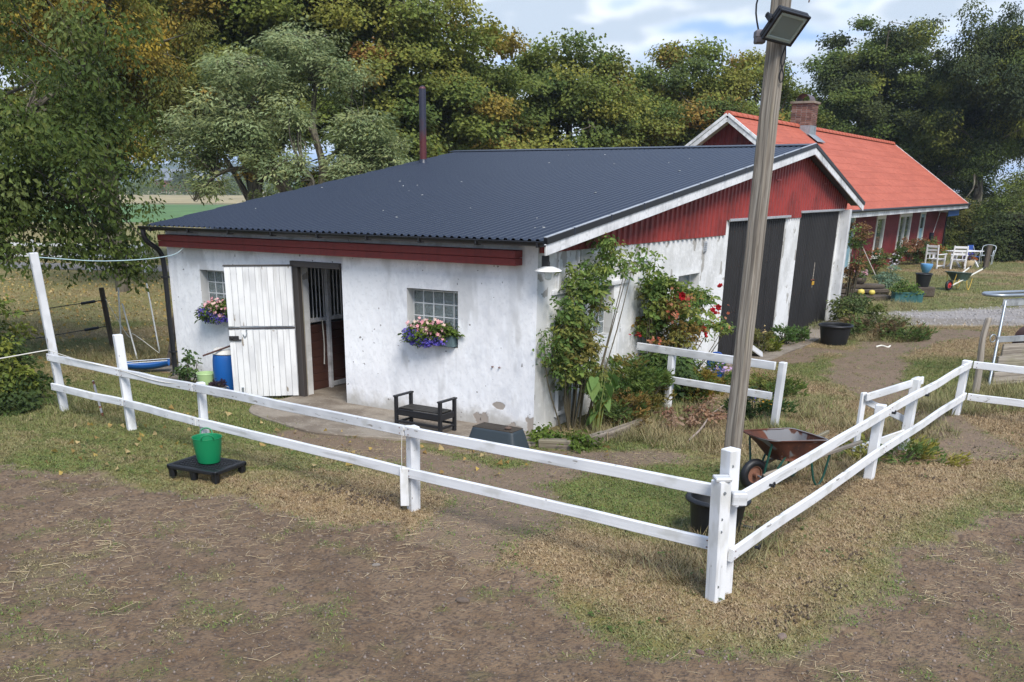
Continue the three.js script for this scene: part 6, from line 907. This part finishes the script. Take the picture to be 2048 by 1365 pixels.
  const ht = B(-5.82, -0.78); shrub('heather', 'faded dark heather growing in the zinc pot', [ht.x, 0.16, ht.z], [[0, 0.05, 0, 0.11, 0.06, 0.11, 40, 14]], pick([[1, [0.06, 0.04, 0.06]]]), { leaf: SPR.herb, seed: 60, clump: 0.04, size: 0.5, category: 'plant', hollow: 0 });
  // dead branch with curled tan leaves
  const db = thing('dead_branch', 'dead branch with dry tan leaves in the grass before the garden fence', 'branch', [3.3, 0, -14.2]); mesh('wood', limbG([[-0.25, 0.03, 0.75, 0.018], [0.0, 0.1, 0.35, 0.016], [0.25, 0.22, -0.1, 0.012], [0.5, 0.3, -0.4, 0.006]], 6), S(C(0.3, 0.24, 0.2), 0.9), db);
  const q = crownFill([[0.3, 0.28, -0.2, 0.45, 0.14, 0.35, 46, 14], [-0.25, 0.2, 0.0, 0.3, 0.14, 0.35, 40, 12]], pick([[0.6, [0.34, 0.22, 0.14]], [0.4, [0.26, 0.14, 0.09]]]), rng(63), { clump: 0.08, size: 1.1 }); instanced('dry_leaves', SPR.rose, FOL, q.ms, q.cs, db);
}
{ // plants of the yard
  const yard = (label, x, z, l, pal, seed, o = {}) => shrub('garden_plant', label, [x, 0, z], l, pal, { leaf: SPR.bushy, seed, clump: 0.18, size: 0.8, hollow: 0, category: 'plant', group: 'plants by the house', ...o });
  const g1 = pick([[0.6, [0.116, 0.174, 0.043]], [0.4, [0.174, 0.203, 0.058]]]);
  const hb = B(-2.7, 33.4), hc = B(-2.5, 40.5), hd = B(-2.4, 43.8);
  const fA = yard('flower clump with white and rust blooms under the first house window', hb.x, hb.z, [[0, 0.5, 0, 0.8, 0.5, 0.6, 240, 30]], g1, 81); blooms(fA, FLOWER.rose, [[-0.3, 0.9, 0.3, 0.5, 0.25, 0.3, 24]], [[0.5, 0.25, 0.12], [0.45, 0.2, 0.1]], 82); blooms(fA, FLOWER.rose, [[0.8, 0.6, 0.2, 0.3, 0.5, 0.2, 30]], [[0.72, 0.68, 0.72]], 83, 'white_blossoms');
  yard('tall leafy flower bed under the second house window', hc.x, hc.z, [[0, 0.6, 0, 1.2, 0.6, 0.8, 380, 44], [0.8, 0.8, -0.4, 0.6, 0.5, 0.5, 120, 16]], patchy([[0.116, 0.189, 0.043], [0.087, 0.131, 0.043]], [[0.29, 0.145, 0.072]], 0.25, 2), 84); yard('bright green flower bed beside the blue pot', hd.x, hd.z, [[0, 0.5, 0, 1.1, 0.5, 0.7, 340, 40]], patchy([[0.145, 0.232, 0.043], [0.174, 0.246, 0.043]], [[0.3, 0.12, 0.03]], 0.2, 2), 85);
  const pp = yard('pink pelargonium growing in the stone pot', 12.72, -33.1, [[0, 0.74, 0, 0.22, 0.08, 0.22, 40, 8]], g1, 86, { size: 0.5 }); blooms(pp, FLOWER.rose, [[0, 0.84, 0.05, 0.3, 0.1, 0.22, 34]], [[0.75, 0.45, 0.5], [0.78, 0.6, 0.6]], 87);
  const cr = yard('blue and orange flowers growing in the cream pot', 23.0, -46.9, [[0, 0.45, 0, 0.26, 0.12, 0.24, 40, 8]], pick([[1, [0.145, 0.087, 0.043]]]), 88, { size: 0.5 }); blooms(cr, FLOWER.rose, [[-0.1, 0.55, 0, 0.25, 0.18, 0.2, 22]], [[0.12, 0.1, 0.5]], 89); blooms(cr, FLOWER.rose, [[0.2, 0.42, 0.1, 0.15, 0.1, 0.15, 10]], [[0.5, 0.16, 0.03]], 90, 'orange_blossoms');
  yard('leafy herbs filling the teal planter', 14.0, -32.2, [[0, 0.36, 0, 0.42, 0.12, 0.18, 90, 16], [-0.25, 0.5, 0, 0.15, 0.16, 0.14, 40, 6]], pick([[0.5, [0.174, 0.261, 0.043]], [0.5, [0.102, 0.174, 0.043]]]), 91, { size: 0.6 }); yard('round silvery shrub with white flowers behind the teal planter', 13.9, -33.6, [[0, 0.7, 0, 0.36, 0.36, 0.34, 120, 16]], pick([[1, [0.189, 0.275, 0.174]]]), 92, { size: 0.6 });
  yard('overgrown dark bush at the far corner of the stable', 10.2, -26.4, [[0, 0.35, 0, 0.7, 0.36, 0.7, 200, 30]], pick([[0.6, [0.102, 0.145, 0.043]], [0.4, [0.145, 0.174, 0.043]]]), 93); yard('weedy heap of long grass and twigs by the farther garage tub', 9.9, -24.4, [[0, 0.2, 0, 0.8, 0.25, 0.6, 200, 30], [0.6, 0.1, 0.6, 0.5, 0.14, 0.4, 100, 18]], pick([[0.4, [0.174, 0.203, 0.072]], [0.3, [0.22, 0.16, 0.08]], [0.3, [0.116, 0.174, 0.043]]]), 94, { leaf: SPR.herb, size: 1.3 });
  const cl = B(0.25, 16.5); yard('climber on the white end post of the stable', cl.x, cl.z, [[0.15, 2.3, 0, 0.25, 0.35, 0.3, 70, 12], [0.2, 1.4, -0.1, 0.2, 0.6, 0.25, 70, 12]], patchy([[0.145, 0.232, 0.058], [0.174, 0.261, 0.072]], [[0.261, 0.145, 0.058]], 0.3, 2), 95, { size: 0.7 });
  yard('pale weeds around the foot of the right fence posts', 5.6, -12.3, [[0, 0.12, 0, 0.7, 0.14, 0.4, 130, 26]], pick([[0.6, [0.145, 0.217, 0.058]], [0.4, [0.29, 0.275, 0.058]]]), 96, { leaf: SPR.herb, size: 1.0 });
}
// far-off trees and farm buildings across the fields
{
  const r = rng(91), ft = (x, z, s, label) => { const L = [[0, s * 0.55, 0, s * 0.5, s * 0.42, s * 0.5, 150, 22]], t = thing('field_tree', label, 'tree', [x, 0, z], 0, 'trees across the fields'); mesh('trunk', limbG([[0, 0, 0, s * 0.04], [0, s * 0.5, 0, s * 0.02]], 5), M.bark, t); const q = crownFill(L, pick([[0.6, GRN[0]], [0.4, DRK[1]]]), r, { clump: s * 0.16, size: s * 0.55 }); instanced('crown', SPR.shrub, FOL, q.ms, q.cs, t); };
  const L = ['far tree at the left end of the field gap', 'far tree second from the left across the fields', 'far round tree before the grey barn roof', 'far tree third from the right across the fields', 'far tree second from the right across the fields', 'far tree at the right end of the field gap', 'small far tree standing in the stubble'];
  [[-150, -470, 12], [-138, -480, 10], [-124, -450, 12], [-112, -470, 9], [-103, -455, 10], [-90, -460, 11], [-86, -330, 5]].forEach(([x, z, s], i) => ft(x, z, s, L[i]));
  const hg = tag(instanced('far_hedge', SPR.shrub, FOL, Array.from({ length: 900 }, () => { const t = r(); return mat4(-190 + t * 150, 0.6 + r() * 4, -430 - t * 30 + r() * 10, r(), r() * 6, r(), 5 + 4 * r()); }), Array.from({ length: 900 }, () => GRN[Math.floor(r() * 3)])), 'hedgerow between the far stubble fields', 'hedge');
  const barn2 = (x, z, w, h, wall, roof, label, turn) => { const b = thing('far_barn', label, 'barn', [x, 0, z], turn, 'far farm buildings'); mesh('wall', bx(w, h, w * 0.4, 0, h / 2, 0), wall, b); const s = new THREE.Shape([[-w * 0.23, 0], [w * 0.23, 0], [0, w * 0.16]].map((p) => new THREE.Vector2(...p))); mesh('roof', new THREE.ExtrudeGeometry(s, { depth: w * 1.04, bevelEnabled: false }).rotateY(Math.PI / 2).translate(-w * 0.52, h, 0), roof, b); };
  barn2(-195, -700, 46, 7, M.red, S(C(0.16, 0.18, 0.2), 0.8), 'far long barn with grey roof across the fields', 0.1); barn2(-198, -520, 16, 5, M.red, S(C(0.12, 0.1, 0.1), 0.8), 'far small red barn at the left of the field gap', 0.5);
}

// ---------------------------------------------------------------- grass, straw, fallen leaves, gravel
{
  const tuftG = (k, h, w, spread, seed) => { const r = rng(seed), pos = []; for (let i = 0; i < k; i++) { const a = r() * 6.283, d = r() * spread, x = Math.cos(a) * d, z = Math.sin(a) * d, b = r() * 6.283, l = h * (0.5 + 0.8 * r()), lean = 0.3 + 0.9 * r(), ww = w * (0.6 + 0.7 * r()), cx = Math.cos(b), cz = Math.sin(b); pos.push(x - cz * ww / 2, 0, z + cx * ww / 2, x + cz * ww / 2, 0, z - cx * ww / 2, x + cx * l * lean, l * (1.1 - lean * 0.55), z + cz * l * lean); } const g = new THREE.BufferGeometry(); g.setAttribute('position', new THREE.Float32BufferAttribute(pos, 3)); g.computeVertexNormals(); return g; };
  const short = tuftG(10, 0.026, 0.008, 0.075, 1), mid = tuftG(9, 0.065, 0.012, 0.1, 2), long = tuftG(12, 0.22, 0.01, 0.12, 3), r = rng(301);
  const inBarn = (a, b) => (a < 0.05 && a > -9.8 && b > -0.05 && b < 16.4) || (a > -4.6 && a < 0.3 && b > -1.5 - 0.3 * Math.abs(a + 2.5) * 0 && b < 0 && b > -1.75 + Math.max(0, (a + 1.5) * 0.5)) || (a < -2.9 && a > -10.6 && b > 26 && b < 54);
  const tint = (dry, rr) => { const g = [[0.11, 0.165, 0.03], [0.145, 0.185, 0.036], [0.08, 0.135, 0.024]][Math.floor(rr() * 3)], d = [[0.33, 0.24, 0.135], [0.40, 0.30, 0.175], [0.26, 0.18, 0.10]][Math.floor(rr() * 3)], t = clamp(dry + (rr() - 0.5) * 0.55); return mix3(g, d, t); };
  const A = { ms: [], cs: [] }, Bm = { ms: [], cs: [] }, Cm = { ms: [], cs: [] };
  // close turf
  for (let i = 0; i < 330000; i++) {
    const t = r(), z = -6.2 - 20 * Math.pow(t, 0.85), half = 0.62 * -z, x = -0.03 * z + (r() * 2 - 1) * half; const m = groundMix(x, z); if (inBarn(m.a, m.b) || m.gravel > 0.4) continue;
    const regrow = sm(0.54, 0.68, fbm(x * 3.3 + 60, z * 3.3 + 20, 4) + 0.16 * sm(1.2, 3.6, m.pd) - 0.06) * 0.2, dens = clamp((1 - m.earth) * 1.0 + regrow); if (r() > dens) continue;
    const inP = m.earth > 0.5, dr = inP ? (fbm(x * 1.7, z * 1.7, 2) > 0.6 ? 0.6 : 0.05) : m.dry * 0.95 + 0.12; A.ms.push(mat4(x, gh(x, z) - 0.004, z, (r() - 0.5) * 0.5, r() * 6.283, (r() - 0.5) * 0.5, 0.7 + 0.7 * r())); A.cs.push(tint(dr, r));
  }
  // rougher grass: the yard beyond, fence feet
  for (let i = 0; i < 150000; i++) {
    const t = r(), z = -14 - 44 * Math.pow(t, 1.2), x = (r() * 2 - 1) * 0.62 * -z; const m = groundMix(x, z); if (inBarn(m.a, m.b) || m.gravel > 0.35 || m.earth > 0.55) continue;
    if (m.b > 1 && m.b < 60 && m.a < -10) { if (r() < 0.3) continue; } const far = z < -26 ? 1.7 : 1;
    Bm.ms.push(mat4(x, gh(x, z) - 0.005, z, (r() - 0.5) * 0.5, r() * 6.283, (r() - 0.5) * 0.5, (0.5 + 0.6 * r()) * far, (0.5 + 0.6 * r()) * (z < -26 ? 0.9 : 1))); Bm.cs.push(tint(m.a < -9.8 ? 0.45 + 0.45 * m.n1 : m.dry * 0.85 + 0.32, r));
  }
  // long grass at posts, bed edge, feeder, gate and the mound
  const patches = [[2.0, -8.35, 0.4, 40, 0.6], [2.3, -8.7, 0.5, 50, 0.5], [2.6, -9.0, 0.5, 90, 0.5], [9.0, -16.6, 1.3, 420, 0.35], [10.2, -17.3, 1.4, 520, 0.45], [7.7, -15.7, 0.8, 240, 0.4], [4.5, -14.1, 0.5, 150, 0.2], [3.3, -15.2, 0.7, 240, 0.3], [4.2, -12.0, 0.9, 200, 0.55], [6.2, -14.2, 1.0, 260, 0.5], [9.9, -24.3, 1.1, 420, 0.5], [9.0, -26.0, 1.0, 220, 0.3], [-6.6, -19.6, 0.9, 240, 0.55], [-7.6, -20.8, 1.1, 260, 0.5], [-6.2, -15.3, 0.6, 140, 0.3], [2.2, -14.0, 0.8, 220, 0.5], [3.2, -13.5, 0.8, 200, 0.6], [5.3, -15.6, 0.9, 160, 0.35], [12.5, -31.0, 1.6, 260, 0.5], [3.4, -9.9, 0.4, 20, 0.5], [1.55, -8.4, 0.5, 30, 0.6], [11.2, -27.5, 1.2, 160, 0.4]];
  for (const [x, z, s, n, d] of patches) for (let i = 0; i < n; i++) { const b = inBall(r), px = x + b[0] * s, pz = z + b[2] * s; const [a, bb] = toAB(px, pz); if (inBarn(a, bb)) continue; Cm.ms.push(mat4(px, gh(px, pz) - 0.01, pz, (r() - 0.5) * 0.5, r() * 6.283, (r() - 0.5) * 0.5, 0.5 + 0.7 * r())); Cm.cs.push(tint(d + 0.1, r)); }
  const turf = instanced('turf', short, BLADE, A.ms, A.cs); turf.userData.label = 'short grazed grass, part green and part dead, around the fence'; turf.userData.category = 'grass';
  const rough = instanced('rough_grass', mid, BLADE, Bm.ms, Bm.cs); rough.userData.label = 'rougher yellow-green grass of the yard and field'; rough.userData.category = 'grass';
  const lg = instanced('long_grass', long, BLADE, Cm.ms, Cm.cs); lg.userData.label = 'uncut long grass tufts around posts and beds'; lg.userData.category = 'grass';
  // broad-leaved weeds in the turf
  const wd = { ms: [], cs: [] }; for (let i = 0; i < 5200; i++) { const z = -7 - 20 * r(), x = (r() * 2 - 1) * 0.6 * -z, m = groundMix(x, z); if (inBarn(m.a, m.b) || m.earth > 0.6 || m.gravel > 0.3 || r() > sm(0.45, 0.7, fbm(x * 0.9 + 33, z * 0.9, 3))) continue; wd.ms.push(mat4(x, gh(x, z) + 0.012, z, -0.6, r() * 6.283, 0, 0.5 + 0.7 * r(), 0.35)); const v = 0.7 + 0.5 * r(); wd.cs.push([0.09 * v, 0.15 * v, 0.03 * v]); }
  const weeds = instanced('turf_weeds', SPR.rose, FOL, wd.ms, wd.cs); weeds.userData.label = 'low broad-leaved weeds scattered through the turf'; weeds.userData.category = 'weeds';
  // straw on the bare earth: bent stalks
  const stalk = (k, seed) => { const q = rng(seed), g = []; for (let i = 0; i < k; i++) { const a = q() * 6.28, L = 0.06 + 0.12 * q(), x = (q() - 0.5) * 0.1, z = (q() - 0.5) * 0.1, h = 0.004 + 0.006 * q(); g.push(limbG([[x, 0.004, z, 0.0026], [x + Math.cos(a) * L * 0.5, h, z + Math.sin(a) * L * 0.5, 0.0026], [x + Math.cos(a + 0.04) * L, 0.004, z + Math.sin(a + 0.04) * L, 0.0026]], 3, 1)); } return mergeGeometries(g); };
  const sm1 = { ms: [], cs: [] };
  for (let i = 0; i < 13000; i++) { const z = -5.6 - 7.5 * Math.pow(r(), 0.9), x = (r() * 2 - 1) * 0.62 * -z, m = groundMix(x, z); if (m.earth < 0.35 || r() > 0.1 + 0.9 * sm(0.45, 0.7, fbm(x * 0.8 + 4, z * 0.8 + 60, 3))) continue; sm1.ms.push(mat4(x, gh(x, z), z, 0, r() * 6.283, 0, 0.3 + 0.55 * r() + 0.5 * (r() < 0.06))); const v = 0.7 + 0.5 * r(); sm1.cs.push([0.52 * v, 0.41 * v, 0.25 * v]); }
  const half = sm1.ms.length >> 1, st1 = instanced('straw', stalk(1, 7), S(C(1, 1, 1), 0.8), sm1.ms.slice(0, half), sm1.cs.slice(0, half)); st1.userData.label = 'single straws strewn over the bare paddock earth'; st1.userData.category = 'straw';
  const st2 = instanced('straw', stalk(2, 8), S(C(1, 1, 1), 0.8), sm1.ms.slice(half), sm1.cs.slice(half)); st2.userData.label = 'little bunches of straw strewn over the bare paddock earth'; st2.userData.category = 'straw';
  // small stones and crumbs of earth
  const pb = { ms: [], cs: [] }; for (let i = 0; i < 16000; i++) { const z = -5.6 - 8 * Math.pow(r(), 0.9), x = (r() * 2 - 1) * 0.62 * -z, m = groundMix(x, z); if (m.earth < 0.4) continue; const s = 0.004 + 0.012 * r() ** 3; pb.ms.push(mat4(x, gh(x, z) + s * 0.3, z, r() * 6, r() * 6, r() * 6, s, s * 0.7, s)); const v = 0.6 + 0.9 * r(); pb.cs.push([0.17 * v, 0.135 * v, 0.11 * v]); }
  for (let i = 0; i < 9000; i++) { const x = 9.5 + 22 * r(), z = -25 - 9 * r(), m = groundMix(x, z); if (m.gravel < 0.4) continue; const s = 0.01 + 0.025 * r() ** 2; pb.ms.push(mat4(x, s * 0.3, z, r() * 6, r() * 6, r() * 6, s)); const v = 0.7 + 0.6 * r(); pb.cs.push([0.32 * v, 0.3 * v, 0.28 * v]); }
  const peb = instanced('gravel', new THREE.IcosahedronGeometry(1, 0), S(C(1, 1, 1), 0.95), pb.ms, pb.cs); peb.userData.label = 'crumbs of earth and gravel on the paddock and drive'; peb.userData.category = 'gravel';
  // clods of dried dung trodden into the bank
  const dg = { ms: [], cs: [] }; for (const [x, z, s, n] of [[-1.6, -10.78, 0.22, 90], [-1.2, -10.5, 0.3, 150], [-0.92, -10.32, 0.2, 90], [-1.9, -10.95, 0.2, 50], [2.72, -7.45, 0.22, 90], [3.15, -7.95, 0.3, 120], [3.6, -8.7, 0.26, 80], [2.4, -7.2, 0.2, 60], [4.5, -10.1, 0.3, 60], [5.6, -11.6, 0.35, 60], [3.9, -9.3, 0.2, 40], [-3.9, -12.2, 0.3, 40], [7.0, -12.6, 0.5, 90]]) for (let i = 0; i < n; i++) { const b = inBall(r), px = x + b[0] * s, pz = z + b[2] * s, q = 0.005 + 0.013 * r() ** 2; if (r() < 0.35) continue; dg.ms.push(mat4(px, gh(px, pz) + q * 0.6 + 0.012 * r(), pz, r() * 6, r() * 6, r() * 6, q, q * 0.7, q)); const v = 0.6 + 0.8 * r(); dg.cs.push([0.09 * v, 0.066 * v, 0.046 * v]); }
  const dung = instanced('dung_clods', new THREE.IcosahedronGeometry(1, 0), S(C(1, 1, 1), 1), dg.ms, dg.cs); dung.userData.label = 'dark crumbled clods trodden into the dry bank by the fence'; dung.userData.category = 'clods';
  // fallen yellow leaves under the left trees and on the lawn
  const lf = { ms: [], cs: [] }, leafG = sprig(1, 0.005, 0.1, 0.08, 77, { droop: 0 });
  for (let i = 0; i < 5200; i++) { const far = r() < 0.75, x = far ? -7 - 22 * r() : -6 + 8 * r(), z = far ? -19 - 22 * r() : -11.5 - 4 * r(); const [a, b] = toAB(x, z); if (inBarn(a, b) || (!far && r() > 0.12)) continue; lf.ms.push(mat4(x, gh(x, z) + 0.03 + 0.03 * r(), z, (r() - 0.5) * 0.8, r() * 6.28, (r() - 0.5) * 0.8, 0.6 + 0.7 * r())); const v = 0.8 + 0.4 * r(); lf.cs.push([[0.5, 0.36, 0.1], [0.42, 0.28, 0.1], [0.55, 0.42, 0.2]][Math.floor(r() * 3)].map((q) => q * v)); }
  const fl = instanced('fallen_leaves', leafG, FOL, lf.ms, lf.cs); fl.userData.label = 'yellow fallen leaves on the grass left of the stable'; fl.userData.category = 'leaves';
}
camera.updateProjectionMatrix();
renderer.render(scene, camera);
